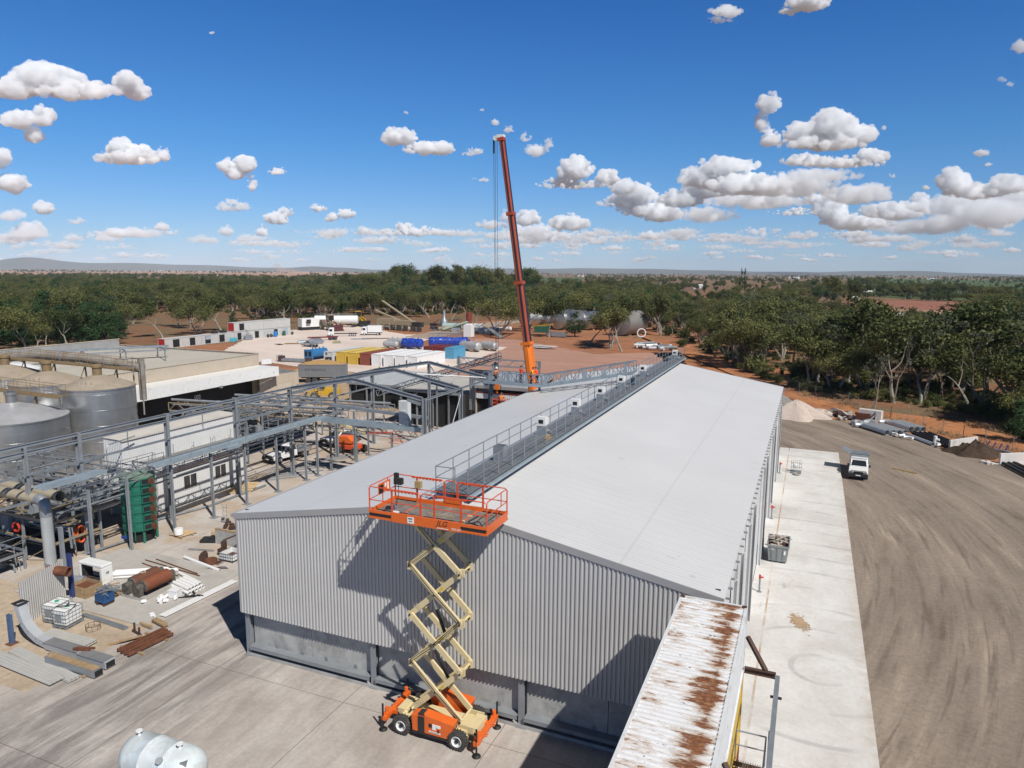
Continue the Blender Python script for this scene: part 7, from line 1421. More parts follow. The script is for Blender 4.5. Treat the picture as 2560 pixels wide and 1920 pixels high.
M_rubble = mat('broken_concrete', (.40,.365,.32), .9, 0, .25, 2); rs = random.Random(11)
for k in range(46):
    x = rs.uniform(1.8,9.2); y = 111.2+rs.uniform(-1.4,3.2)-(x-2)*.05; s = rs.uniform(.35,1.3); m = MB(); R3 = Euler((rs.uniform(-.4,.4),rs.uniform(-.4,.4),rs.uniform(0,6))).to_matrix(); n_ = rs.randint(5,7); poly = [(s*.7*rs.uniform(.7,1.2)*math.cos(a*6.283/n_),s*.5*rs.uniform(.7,1.2)*math.sin(a*6.283/n_)) for a in range(n_)]
    m.prism(poly,0,s*.35,R3,(x,y,.05+rs.uniform(0,.5)*(1-abs(x-5.5)/5))); tag(m.build('concrete_lump', M_rubble if k % 4 else M_brownst), 'broken concrete lump in the rubble between gravel and duct pipes', 'rubble', 'rubble between the gravel and the duct pipes')
T = thing('white_machine_case', 'white boxy machine casing with rusty panel behind the duct pipes', 'casing', (8.9,110,0)); m = MB(); m.box((8.3,110.4,1.3),(2.6,1.0,.9),-.3); m.box((9.5,109.6,.9),(.7,1.1,1.8),-.3); m.build('casing', mat('cream_white', (.62,.58,.54)), T); m = MB(); m.box((7.6,110.0,.7),(1.8,.9,1.1),-.3); m.build('panel', M_rust, T); m = MB(); m.beam((8.2,109.6,.2),(9.0,109.4,1.2),.3,.1); m.build('strut', M_pvc, T)
def duct(label, p, q, r, m_, grp, z=0, name='duct_pipe'):
    m = MB(); m.pipe((*p,r+.02+z),(*q,r+.02+z),r,r*.93,18); return tag(m.build(name, m_, None, True), label, 'pipe', grp)
for k in range(4): duct('wide galvanised spiral duct in the row of four nearest the road', (7.4+.72*k,105.3+.30*k), (9.9+.72*k,101.6+.30*k), .38, M_spiral, 'spiral ducts nearest the road')
for k in range(3): duct('wide galvanised spiral duct in the rear row behind the white casing', (10.6+.75*k,109.3+.3*k), (13.0+.75*k,105.2+.3*k), .38, M_spiral, 'spiral ducts in the rear row')
duct('long shiny silver pipe lying along the front of the black pipes', (11.2,104.4), (14.5,97.6), .22, mat('bright_silver', (.62,.63,.64), .3, .5, .05), None)
for k in range(9): duct('long black plastic pipe in the bundle behind the silver pipe', (12.8+.27*k,104.0+.08*k), (15.6+.27*k,97.0+.08*k), .13, M_black, 'black pipes behind the silver pipe', .0 if k % 2 else .16)
for k in range(6): duct('black plastic pipe in the bundle before the white barrier at the right edge', (20.2+.3*k,90.9+.15*k), (21.5+.3*k,85.2+.15*k), .15, M_black, 'black pipes at the right edge', .0 if k % 2 else .1)
for i, (x, y, a) in enumerate(((6.8,105.6,.2),(6.4,106.8,1.0),(7.1,107.6,2),(7.9,108.2,.5),(8.8,108.6,1.4),(10.0,109.3,.2),(11.0,101.3,1.3),(11.6,100.9,.4),(12.3,100.1,2.2),(15.1,97.0,.8))):
    m = MB(); p = Vector((x,y,.35)); d = Vector((math.cos(a),math.sin(a),0)); s = Vector((-d.y,d.x,0)); m.tube([p-d*.5,p-d*.15,p+d*.15+s*.1,p+d*.35+s*.35,p+d*.4+s*.65],.32 if i < 6 else .16,12); tag(m.build('duct_elbow', M_spiral if i < 6 else M_pvc, None, True), ('galvanised duct elbow in the heap left of the spiral ducts' if i < 6 else 'small white pipe elbow under the long silver pipe'), 'elbow', 'duct elbows left of the spiral ducts' if i < 6 else 'white elbows under the silver pipe')
m = MB(); m.tube([(14.8,98.2,.02),(14.8,98.2,1.15)],.2,14); m.tube([(14.8,98.2,.7),(15.2,98.0,.75)],.15,10); tag(m.build('pipe_tee', M_pvc, None, True), 'white pipe tee standing upright at the end of the silver pipe', 'pipe fitting')
M_barr = mat('white_barrier_concrete', (.60,.575,.53), .85, 0, .1, .8, (.35,.30,.25), .2)
for lb, p, q in (('white concrete barrier beside the dark soil heap',(15.9,95.6),(19.3,99.3)),('white concrete barrier at the right edge behind the black pipes',(19.9,90.6),(24.5,93.4))):
    T = thing('concrete_barrier', lb, 'barrier', ((p[0]+q[0])/2,(p[1]+q[1])/2,0)); m = MB(); m.beam((*p,.75),(*q,.75),.24,1.1); m.build('upper', M_barr, T, bevel=.02); m = MB(); m.beam((*p,.11),(*q,.11),.5,.18); m.build('foot', M_barr, T)
for k in range(9): m = MB(); m.box((18.6+rs.uniform(-.6,1.2),90.9+rs.uniform(-.5,.6),.12),(rs.uniform(.2,.7),rs.uniform(.2,.5),rs.uniform(.08,.25)),rs.uniform(0,3)); tag(m.build('rubble_lump', M_barr), 'pale lump in the scatter left of the right edge barrier', 'rubble', 'pale lumps left of the right edge barrier')
T = thing('purple_drum_frame', 'grey channel and purple frame behind the dark soil heap', 'frame', (22,96,0)); m = MB(); m.beam((20.6,97.0,.4),(24.5,92.6,.5),.5,.2); m.build('channel', M_steel, T); m = MB(); 
for k in range(4): m.beam((20.2+.5*k,99-.6*k,.05),(20.6+.5*k,99.2-.6*k,.9),.1)
m.build('purple_frame', mat('purple_paint', (.06,.03,.16)), T)
# boundary fence: steel posts and wire
T = thing('wire_fence', 'boundary fence of thin steel posts and wire along the orange bank', 'fence', (8,118,0)); fp = [(-30,215),(-22,190),(-14.5,170),(-9,156),(-5.6,147),(-3.4,140),(-1.2,134),(1.4,131),(4.0,128.5),(6.2,125),(7.5,121.5),(9.3,118),(11.4,114.6),(13.2,111.6),(14.8,108.4),(16.6,105.6),(18.6,103.6),(20.6,101.5),(22.8,98.6),(25.2,95.2)]
for i, (x, y) in enumerate(fp): m = MB(); tl = random.uniform(-.12,.12); m.tube([(x,y,0),(x+tl,y+tl*.5,1.75)],.045,6); m.build('post', M_steel if i % 4 else M_brownst, T)
m = MB()
for z in (.35,.8,1.2,1.55): m.tube([(x,y,z) for x, y in fp], .012, 4, False)
m.build('wire', M_steel, T)
# tyre-scuffed grass streak on the road
m = MB(); o = []
rs = random.Random(8)
for k in range(240): x = 9.0+rs.uniform(0,2.1); y = 84.0-(x-9)*.55+rs.gauss(0,.15); a = rs.uniform(0,3); L_ = rs.uniform(.08,.22); p = Vector((x,y,.03)); d = Vector((math.cos(a),math.sin(a),rs.uniform(.1,.5)))*L_; m.beam(p,p+d,.03,.02)
o = m.build('straw_litter', mat('straw', (.30,.20,.08), .9, 0, .3, 3)); tag(o, 'streak of dry straw litter on the bare dirt road', 'straw'); o['kind'] = 'stuff'
# dead trunk
# ------------------------------------------------------------------ trees
def leafmat(name, cols, hv=.5):
    n = N(name); oi = n.new('ObjectInfo'); v = n.coord((1,1,1)); a = n.noise(v, .55, 3, .6); b = n.noise(v, 3.5, 2, .5)
    c = n.ramp(n.math('ADD', n.math('MULTIPLY', oi.outputs['Random'], hv), n.math('MULTIPLY', a, 1-hv*.5)), [(.25, cols[0]), (.5, cols[1]), (.8, cols[2])])
    c = n.mix(1.0, c, n.ramp(b, [(.3, .6), (.7, 1.35)]), 'MULTIPLY')
    n.out(c, .6, 0, .25); tr = n.new('BsdfTranslucent'); n.l(c, tr.inputs[0]); mx = n.new('MixShader'); mx.inputs[0].default_value = .25
    n.l(n.b.outputs[0], mx.inputs[1]); n.l(tr.outputs[0], mx.inputs[2]); n.l(mx.outputs[0], n.t.nodes['Material Output'].inputs[0]); return n.m
M_leaf = leafmat('gum_leaf', [(.036,.052,.016), (.085,.102,.031), (.155,.160,.052)])
M_leafd = leafmat('pine_leaf', [(.020,.050,.018), (.032,.075,.026), (.048,.095,.032)], .3)
M_leafg = leafmat('grey_leaf', [(.075,.085,.055), (.10,.115,.075), (.13,.14,.09)], .3)
M_twig = mat('bare_twig', (.24,.20,.165), .8, 0, .25, 2)
M_bark = mat('pale_gum_bark', (.30,.265,.22), .8, 0, .25, 1.2, (.20,.15,.11), .4, 1.0)
M_barkd = mat('dark_bark', (.10,.075,.055), .9, 0, .3, 2)
def leaves(clumps, per, size, seed, up=.35):
    """many small leaf clusters spread through the volume of each clump"""
    r = np.random.default_rng(seed); V = []
    for (x, y, z, R_, fl) in clumps:
        n_ = max(8, int(per*R_*R_)); d = r.normal(size=(n_,3)); d /= np.linalg.norm(d,axis=1)[:,None]
        rad_ = R_*(r.random(n_)**.42)*(1+.25*r.normal(size=n_)); p = d*rad_[:,None]*np.array([1,1,fl])+np.array([x,y,z])
        nn = d+r.normal(size=(n_,3))*.7+np.array([0,0,up]); nn /= np.linalg.norm(nn,axis=1)[:,None]
        t = np.cross(nn, r.normal(size=(n_,3))); t /= np.linalg.norm(t,axis=1)[:,None]; b = np.cross(nn,t)
        s = size*(.55+.9*r.random(n_))[:,None]; k = (.35+.4*r.random(n_))[:,None]
        V.append(np.stack([p-t*s, p-b*s*k, p+t*s, p+b*s*k],1).reshape(-1,3))
    V = np.concatenate(V); return V
def quadmesh(name, V, m_):
    me = bpy.data.meshes.new(name); nq = len(V)//4
    me.vertices.add(len(V)); me.vertices.foreach_set('co', V.astype(np.float32).ravel()); me.loops.add(len(V)); me.loops.foreach_set('vertex_index', np.arange(len(V),dtype=np.int32))
    me.polygons.add(nq); me.polygons.foreach_set('loop_start', np.arange(0,len(V),4,dtype=np.int32)); me.polygons.foreach_set('loop_total', np.full(nq,4,dtype=np.int32)); me.update(); me.materials.append(m_); return me
def tree_parts(kind, seed):
    """unit tree about 10 m tall: (trunk MB, bark material, crown vertices, leaf material)"""
    rs = random.Random(seed); m = MB(); cl = []
    def limb(p, d, L, r, depth, spread):
        p = Vector(p); pts = [p]; rr = [r]; n_ = 4
        for k in range(n_):
            d = (d+Vector((rs.gauss(0,.16),rs.gauss(0,.16),rs.gauss(.03,.08)))).normalized(); p = p+d*L/n_; pts.append(p); rr.append(r*(1-.55*(k+1)/n_))
        m.tube(pts, rr, 6 if r > .07 else 4, False)
        if depth == 0: cl.append((p.x,p.y,p.z+.15,rs.uniform(.55,1.35)*spread,rs.uniform(.55,.85))); return
        nb = rs.choice((2,3,3)); a0 = rs.uniform(0,6.28)
        for k in range(nb):
            a = a0+6.283*k/nb+rs.uniform(-.5,.5); q = pts[-1] if k < 2 else pts[-2]; dd = (d*rs.uniform(.5,.9)+Vector((math.cos(a),math.sin(a),rs.uniform(.1,.5)))*rs.uniform(.5,.9)).normalized()
            limb(q, dd, L*rs.uniform(.55,.8), rr[-1]*.8, depth-1, spread)
        if depth == 1: cl.append((p.x,p.y,p.z,rs.uniform(.6,.9)*spread,.8))
    if kind == 'gum':
        for k in range(rs.choice((1,1,2))): limb((rs.uniform(-.2,.2),rs.uniform(-.2,.2),-.1), Vector((rs.uniform(-.22,.22),rs.uniform(-.22,.22),1)).normalized(), rs.uniform(2.5,3.5), .20, 3, 1.15)
        per, sz, mb_, lf = 118, .185, M_bark, M_leaf
    elif kind == 'spread':
        for k in range(3): a = 2.1*k+rs.random(); limb((.15*math.cos(a),.15*math.sin(a),-.1), Vector((.45*math.cos(a),.45*math.sin(a),1)).normalized(), rs.uniform(2.6,3.4), .19, 2, 1.45)
        per, sz, mb_, lf = 112, .185, M_bark, M_leaf
    elif kind == 'dense':
        limb((0,0,-.1), Vector((0,0,1)), 2.2, .22, 2, 1.2)
        for k in range(26):
            z = rs.uniform(1.4,9.4); w = 2.9*math.sin(min(1,(10.2-z)/6.5)*1.57)*(.6+.4*min(1,z/3)); a = rs.uniform(0,6.28); q = w*math.sqrt(rs.random()); cl.append((q*math.cos(a),q*math.sin(a),z,rs.uniform(.8,1.35),.85))
        per, sz, mb_, lf = 84, .185, M_barkd, M_leafd
    elif kind == 'dead':
        limb((0,0,-.1), Vector((.1,0,1)), 3.8, .2, 3, .6); per, sz, mb_, lf = 40, .16, M_twig, M_leafg
    else:
        for k in range(3): a = 2.1*k; limb((0,0,-.05), Vector((.6*math.cos(a),.6*math.sin(a),1)).normalized(), 1.2, .09, 1, 1.3)
        for k in range(8): a = rs.uniform(0,6.28); q = 1.9*math.sqrt(rs.random()); cl.append((q*math.cos(a),q*math.sin(a),rs.uniform(.7,2.8),rs.uniform(.8,1.2),.85))
        per, sz, mb_, lf = 55, .22, M_barkd, M_leaf
    top = max(c[2]+c[3]*.8 for c in cl); s = (10.0 if kind != 'bush' else 3.6)/top
    m.v = [(x*s,y*s,z*s if z > 0 else z) for x,y,z in m.v]; V = leaves([(a*s,b*s,c*s,r_*s,f) for a,b,c,r_,f in cl], per/s/s*1.0, sz, seed+50)
    return m, mb_, V, lf
PROTO = {}; SPC = bpy.data.collections.new('woodland_parts')
for kind, cnt in (('gum',5),('spread',3),('dense',3),('dead',2),('bush',3)):
    for i in range(cnt):
        m, bk_, V, lf = tree_parts(kind, 11+i*7+len(kind)*31); me = bpy.data.meshes.new('trunk'); me.from_pydata(m.v, [], m.f); me.materials.append(bk_); me.update()
        cm = quadmesh('crown', V, lf); PROTO.setdefault(kind, []).append((me, cm))
        # merged copy for the far woodland
        Vm = np.array(m.v); mm = bpy.data.meshes.new('woodland_tree'); nv = len(m.v)
        mm.from_pydata([tuple(p) for p in Vm]+[tuple(p) for p in V], [], m.f+[(nv+k,nv+k+1,nv+k+2,nv+k+3) for k in range(0,len(V),4)]); mm.materials.append(bk_); mm.materials.append(lf)
        mm.polygons.foreach_set('material_index', np.array([0]*len(m.f)+[1]*(len(V)//4), dtype=np.int32)); mm.update()
        o = bpy.data.objects.new('woodland_tree', mm); SPC.objects.link(o); PROTO.setdefault('far', []).append((kind, o))
NAMES = {'gum':'gum_tree','spread':'gum_tree','dense':'pine_tree','dead':'bare_tree','bush':'shrub'}; CATS = {'gum':'tree','spread':'tree','dense':'tree','dead':'tree','bush':'shrub'}
def tree(kind, x, y, h, label, group=None, rz=None, idx=None, wide=1.0):
    me, cm = PROTO[kind][idx % len(PROTO[kind]) if idx is not None else random.randrange(len(PROTO[kind]))]; s = h/(10.0 if kind != 'bush' else 3.6)
    t = bpy.data.objects.new(NAMES[kind], None); COL.objects.link(t); t.location = (x, y, 0); t.rotation_euler = (0,0,random.uniform(0,6.28) if rz is None else rz); t.scale = (s*wide, s*wide, s); tag(t, label, CATS[kind], group)
    for nm, d in (('trunk', me), ('crown', cm)): o = bpy.data.objects.new(nm, d); COL.objects.link(o); o.parent = t
    return t
# trees one can pick out
for kind, px, py, h, lab, w, ix in [
    ('spread',1247,838,13.5,'wide spreading shade tree alone on the red earth left of the crane boom',1.15,0),
    ('gum',1372,843,13,'gum tree with several white trunks just right of the crane boom',1.1,0), ('gum',1474,862,13,'gum tree with a slanting white trunk at the edge of the red pad',1.1,1),
    ('dense',1438,842,8.5,'low dense dark tree behind the slanting white trunk',1.25,0), ('gum',1526,871,13.5,'dark trunked gum nearest the red pad, left of the white stems',1.0,2), ('gum',1543,861,14.5,'gum with a thick white stem behind the dark trunked one',1.0,3), ('gum',1557,879,12,'thin leaning gum at the right of the group on the red pad',.9,4),
    ('gum',1643,833,14,'tall straight gum at the right end of the red clearing, left of two',.75,0), ('gum',1651,840,15,'tall straight gum at the right end of the red clearing, right of two',.75,2),
    ('gum',1187,815,14,'gum with a pale thick base beside the dirt track',1.1,3), ('gum',1128,803,12,'gum tree shading the scrap line beside the track',1.1,1), ('gum',1075,795,12.5,'gum tree behind the red tank in the scrap line',1.1,4),
    ('spread',1315,826,13.5,'gum tree directly behind the crane boom, before the lying tanks',1.1,1), ('gum',1405,823,14,'gum tree between the lying tanks right of the crane boom',1.1,4),
    ('gum',408,845,12,'dark leaning gum on the left red clearing behind the workshop row',1.1,1), ('gum',447,817,13,'gum with a straight pale trunk in the left red clearing',1.1,0), ('gum',476,821,12,'white trunked gum beside the straight one in the left red clearing',1.1,3), ('spread',497,836,11.5,'many stemmed gum right behind the low workshop containers',1.1,1), ('gum',558,831,12.5,'gum behind the two axle bundles on the workshop roof',1.1,4), ('dense',585,830,7,'small dark tree beside the red ended upper container',.9,1),
    ('gum',715,810,13.5,'gum with a leaning white trunk behind the white machine house',1.2,2), ('dead',2184,1030,9,'thin young tree before the fence behind the rubble',.8,0), ('gum',2238,1008,15,'white stemmed gum at the front of the right bushland',1.0,3), ('gum',2120,965,17.5,'tallest gum of the right bushland, above the gravel heaps',1.05,0), ('gum',2395,985,17,'tall open gum with bare pale limbs in the right bushland',1.1,3), ('dead',2440,1010,13.5,'grey half bare tree beside the dam in the right bushland',1.1,1), ('gum',2528,1012,16,'pale trunked gum at the right edge beside the dam',1.15,1), ('dense',2545,1105,5.5,'dark low bushy tree at the right edge near the orange bank',1.1,2), ('dead',2310,1005,10,'leaning grey dead tree in the right bushland',.9,1),
    ('bush',1645+60,868,3.0,'round green shrub beside the duct pile beyond the shed',1.0,0)]:
    g = G(px, py); tree(kind, g.x, g.y, h, lab, None, None, ix, w)
for k in range(34):       # tall dark gums that rise above the horizon
    px = [905,930,985,1012,1030,1045,1062,1075,1098,1120,1135,1150,1172,1185,1198,1212,1226,1240,1255,1300,1312,1322,865,880,960,1000,1160,1290,1335,2060,2082,2105,2130,2040][k]; big = px < 1500; dv = ray(px, 700); dv.z = 0; dv.normalize(); p = dv*(random.uniform(560,640) if big else random.uniform(520,560)); tree('gum' if k % 3 else 'dense', p.x, p.y, random.uniform(22,28) if big and 960 < px < 1330 else random.uniform(17,21), 'tall dark gum rising above the horizon behind the crane' if big else 'tall dark tree in the clump above the ploughed field', 'tall dark gums above the horizon' if big else 'clump of tall dark trees', None, k, .85)
for px in (1853, 1862): dv = ray(px, 700); dv.z = 0; dv.normalize(); p = dv*800; tree('dense', p.x, p.y, 27, 'narrow dark conifer spire on the horizon, '+('left' if px < 1860 else 'right')+' one of a pair', None, None, 0, .28)
# the bushland: jittered positions, nearest ones as trees, the rest as woodland
def interp(x, tab):
    for (a, b), (c, d) in zip(tab, tab[1:]):
        if x <= c: return b+(d-b)*(x-a)/(c-a)
    return tab[-1][1]
FRONT = [(-200,905),(0,890),(130,884),(250,872),(325,858),(345,786),(420,782),(600,782),(640,800),(700,803),(760,797),(880,792),(1000,790),(1120,786),(1240,792),(1330,796),(1480,796),(1590,800),(1610,824),(1700,850),(1800,903),(1900,948),(2000,978),(2100,996),(2180,1004),(2300,1020),(2400,1030),(2480,1050),(2560,1095),(2760,1180)]
HOLES = [[(1690,734),(1800,734),(1810,765),(1700,765)],[(2090,752),(2440,748),(2460,800),(2400,838),(2180,822),(1980,792),(2000,764)],[(2365,872),(2500,878),(2530,925),(2400,915)],[(-200,668),(720,674),(905,681),(905,692),(700,699),(430,691),(-200,694)],[(1345,690),(1465,691),(1462,708),(1340,707)],[(1620,714),(1700,716),(1700,737),(1622,735)]]
def inside(p, poly):
    c = False; n_ = len(poly)
    for i in range(n_):
        (x1,y1),(x2,y2) = poly[i], poly[i-1]
        if (y1 > p[1]) != (y2 > p[1]) and p[0] < (x2-x1)*(p[1]-y1)/(y2-y1)+x1: c = not c
    return c
def project(x, y, z=0):
    d = Vector((x, y, z-CAM_H)); k = d.dot(_f); return 1280+FPX*d.dot(_r)/k, 960-FPX*d.dot(_u)/k
cands = []; rs = random.Random(42); heading = YAW+math.pi/2
for d0, d1, s in ((105,260,5.6),(260,480,6.4),(480,900,11),(900,2300,19)):
    d = d0
    while d < d1:
        a = -rad(39)
        while a < rad(39):
            dd = d+rs.uniform(0,s); aa = a+rs.uniform(0,s/d); x, y = dd*math.cos(heading-aa), dd*math.sin(heading-aa); px, py = project(x, y)
            if -200 < px < 2760 and py < interp(px, FRONT)-rs.uniform(0,7) and not any(inside((px,py),h) for h in HOLES):
                far_right = px > 1700 and dd > 300
                open_ = (far_right and rs.random() < .70) or (px > 1330 and dd > 700 and rs.random() < .55) or (dd > 1100 and rs.random() < .5) or rs.random() < .1
                if not open_:
                    right = px > 1580 and dd < 300
                    h = (rs.uniform(6.5,9.5) if right and ((1990 < px < 2450 and dd > 150) or (1660 < px < 1830 and dd > 170)) else rs.uniform(6.5,14.5) if right else rs.uniform(6.5,13))*(1.12 if rs.random() < .12 else 1)
                    q = rs.random(); kind = 'gum' if q < .56 else 'spread' if q < .76 else 'dense' if q < (.93 if not right else .82) else 'dead'
                    if px < 330 and q > .35 and dd < 260: kind = 'dense'
                    if right and rs.random() < .18: kind, h = 'bush', rs.uniform(2.5,4.5)
                    if 900 < px < 1320 and dd > 560 and dd < 900: h *= 1.5
                    cands.append((h/dd, kind, x, y, h, px, dd))
            a += s/d
        d += s
cands.sort(reverse=True)
def zone(px, dd):
    if px > 1580: return ('beyond the far end of the shed' if px < 1850 else 'above the gravel heaps' if px < 2080 else 'behind the duct pipes' if px < 2330 else 'around the dam at the right edge'), ('in the front row' if dd < 150+max(0,2100-px)*.10 else 'deeper in the bush')
    if px > 640: return ('behind the gravel yard' if px < 1000 else 'behind the scrap line and crane'), ('at the front of the wood' if dd < 262 else 'deeper in the wood')
    return ('behind the tan building' if px < 330 else 'behind the workshop row'), ('at the front of the wood' if dd < 235 else 'deeper in the wood')
KL = {'gum':'olive green gum tree','spread':'broad crowned olive gum','dense':'dense dark green tree','dead':'thin grey crowned tree','bush':'low olive shrub'}
NT = 290
for _, kind, x, y, h, px, dd in cands[:NT]: zn, rw = zone(px, dd); lb = KL[kind]+' '+rw+' '+zn; tree(kind, x, y, h, lb, lb.replace(' tree ',' trees ',1) if ' tree ' in lb else lb.replace(' gum ',' gums ',1).replace('shrub ','shrubs ',1))
def scatter(name, label, pts):
    """one object: tree shapes set out on points by geometry nodes"""
    me = bpy.data.meshes.new(name); me.from_pydata([p[0] for p in pts], [], []); kinds = [k for k, o in PROTO['far']]
    for nm, ty, vals in (('idx','INT',[p[1] for p in pts]),('sc','FLOAT',[p[2] for p in pts]),('rot','FLOAT',[p[3] for p in pts])): at = me.attributes.new(nm, ty, 'POINT'); at.data.foreach_set('value', vals)
    ob = bpy.data.objects.new(name, me); COL.objects.link(ob); ob['kind'] = 'stuff'; tag(ob, label, 'woodland')
    ng = bpy.data.node_groups.new(name, 'GeometryNodeTree'); ng.interface.new_socket('Geometry', in_out='INPUT', socket_type='NodeSocketGeometry'); ng.interface.new_socket('Geometry', in_out='OUTPUT', socket_type='NodeSocketGeometry')
    nn = ng.nodes; gi, go = nn.new('NodeGroupInput'), nn.new('NodeGroupOutput'); ci = nn.new('GeometryNodeCollectionInfo'); ci.inputs[0].default_value = SPC; ci.inputs[1].default_value = True; ci.inputs[2].default_value = True
    ip = nn.new('GeometryNodeInstanceOnPoints'); ip.inputs['Pick Instance'].default_value = True
    def att(nm, ty): a = nn.new('GeometryNodeInputNamedAttribute'); a.data_type = ty; a.inputs[0].default_value = nm; return a.outputs[0]
    cx_ = nn.new('ShaderNodeCombineXYZ'); ng.links.new(att('rot','FLOAT'), cx_.inputs[2]); L = ng.links.new
    L(gi.outputs[0], ip.inputs['Points']); L(ci.outputs[0], ip.inputs['Instance']); L(att('idx','INT'), ip.inputs['Instance Index']); L(cx_.outputs[0], ip.inputs['Rotation']); L(att('sc','FLOAT'), ip.inputs['Scale']); L(ip.outputs[0], go.inputs[0])
    ob.modifiers.new('scatter', 'NODES').node_group = ng; return ob
order = sorted(range(len(PROTO['far'])), key=lambda i: PROTO['far'][i][1].name); slot = {}
for pos, i in enumerate(order): slot.setdefault(PROTO['far'][i][0], []).append(pos)
def pt(kind, x, y, h): return ((x,y,0), rs.choice(slot[kind]), h/(10 if kind != 'bush' else 3.6), rs.uniform(0,6.28))
scatter('woodland', 'olive green gum woodland stretching away behind the works', [pt(k, x, y, h) for _, k, x, y, h, px, dd in cands[NT:]])
# far tree lines, orchards and shelter belts
fl = []
for k in range(2600):
    px = rs.uniform(-150,2700); yy = rs.random(); d = rs.uniform(2400,7000); dv = ray(px, 700); dv.z = 0; dv.normalize(); band = math.sin(px*.013)+math.sin(d*.004+px*.004)
    if px < 760 and d < 4200: continue
    if band > -.3: fl.append(pt('gum' if rs.random() < .7 else 'dense', dv.x*d, dv.y*d, rs.uniform(9,15)*(1.3 if d > 5000 else 1)))
scatter('far_tree_line', 'dark line of distant trees along the horizon', fl)
orc = []
for k in range(1500):
    px = rs.uniform(1900,2700); py = rs.uniform(700,748); g = G(px, py); 
    if math.sin(g.length*.035+.4*math.sin(px*.01)) > .15: orc.append(pt('bush' if rs.random() < .5 else 'dense', g.x, g.y, rs.uniform(2.5,5.0)))
for px, py, n_, h in ((2175,712,26,15),(2080,742,18,12),(2230,735,30,12),(2320,735,26,12),(1810,700,30,13),(1900,705,22,11),(2350,752,26,7),(1690,725,24,9),(2000,722,24,11)):
    for k in range(n_): g = G(px+rs.gauss(0,26), py+rs.gauss(0,1.6)); orc.append(pt('dense' if rs.random() < .5 else 'spread', g.x, g.y, h*rs.uniform(.7,1.15)))
scatter('orchard_and_shelter_belts', 'orchard rows and dark shelter belts on the far right plain', orc)
ub = []
for k in range(480):
    px = rs.uniform(1600,2700); yb = interp(px, FRONT); py = yb-abs(rs.gauss(0,34))-2; g = G(px, py); ub.append(pt('bush', g.x, g.y, rs.uniform(.5,1.7)))
for k in range(260): px = rs.uniform(340,1600); g = G(px, interp(px, FRONT)-abs(rs.gauss(0,5))); ub.append(pt('bush', g.x, g.y, rs.uniform(.6,2.0)))
scatter('undergrowth', 'low scrub and undergrowth along the edge of the bushland', ub)
# dry grass along the fence
gv = []
r = np.random.default_rng(5)
for k in range(1300):
    i = r.integers(0,len(fp)-1); t = r.random(); p = np.array(fp[i])*(1-t)+np.array(fp[i+1])*t; off = r.normal(0,1.0)+r.choice([.5,9.5,-1.5],p=[.45,.3,.25]); dn = np.array(fp[i+1])-np.array(fp[i]); dn = np.array([-dn[1],dn[0]])/np.linalg.norm(dn); q = p-dn*off*(-1)
    if abs(math.sin(q[0]*.9+q[1]*.37)) < .35: continue
    for b in range(5):
        a = r.uniform(0,6.28); x, y = q+r.normal(0,.18,2); h = r.uniform(.15,.5); lx, ly = r.normal(0,.14,2); w = .03; gv += [(x-w*math.cos(a),y-w*math.sin(a),0),(x+w*math.cos(a),y+w*math.sin(a),0),(x+lx+.006,y+ly,h),(x+lx-.006,y+ly,h)]
o = bpy.data.objects.new('dry_grass', quadmesh('dry_grass', np.array(gv), mat('dry_grass', (.34,.27,.15), .9, 0, .35, .6, (.16,.16,.07), .4, .3))); COL.objects.link(o); o['kind'] = 'stuff'; tag(o, 'dry straw coloured grass tufts along the boundary fence', 'grass')
# far buildings and poles
def farshed(label, px, py, w, h, d, m_, rz=0):
    g = G(px, py); t = thing('far_shed', label, 'shed', (g.x,g.y,0), 0); m = MB(); m.box((g.x,g.y,h/2),(w,d,h),rz); m.build('wall', m_, t); m = MB(); R_ = Matrix.Rotation(rz,3,'Z'); m.prism([(-d/2-.3,0),(d/2+.3,0),(0,h*.35)],-w/2-.3,w/2+.3,R_@Matrix(((0,0,1),(1,0,0),(0,1,0))),(g.x,g.y,h)); m.build('roof', M_white, t); m = MB(); m.box(Vector((g.x,g.y,h*.4))-R_@Vector((0,d/2+.05,0)),(w*.3,.1,h*.7),rz); m.build('door', M_dark, t)
for i, (lab, px, py, w, h, d) in enumerate((('long white roofed farm shed in the gap above the red ploughed patch',1650,733,16,4,9),('small white farm shed right of the long one above the red patch',1688,732,10,4,8),('pale farm shed left of the long one above the red patch',1625,731,9,3.5,7),('white house among dark trees right of the red patch',1745,722,12,4.5,9),('small dull shed before the dark shelter belt on the far right plain',2138,752,6,2.6,5),('low white packing shed by the far right shelter belt',2165,740,9,4,8),('tiny white shed on the green field near the horizon',1452,692,26,6,12),('white sheds in the far distance right of centre',1985,698,40,7,16),('white roofed sheds near the right horizon',2330,700,34,6,14),('small white shed among trees behind the far red field',400,678,40,8,20),('low cream shed beside the dam in the right bushland',2235,805,9,3,6))): farshed(lab, px, py, w, h, d, M_white if i not in (4, 10) else M_tan_sheet, rs.uniform(-.5,.5))
for i, (px, py, h, lab) in enumerate(((2442,755,9,'pale power pole standing beside the ploughed field'),(2283,730,8,'power pole before the dark shelter belt'),(692,758,8,'pale pole among the gums behind the workshop row'),(1722,755,7,'thin pole at the edge of the red ploughed patch'))):
    g = G(px, py); T = thing('power_pole', lab, 'pole', (g.x,g.y,0)); m = MB(); m.tube([(g.x,g.y,0),(g.x,g.y,h)],[.22,.16],8); m.build('pole', M_pvc, T); m = MB(); d = Vector((math.cos(YAW),math.sin(YAW),0)); m.beam(Vector((g.x,g.y,h-.5))-d*1.1,Vector((g.x,g.y,h-.5))+d*1.1,.14); m.build('crossarm', M_timber, T)
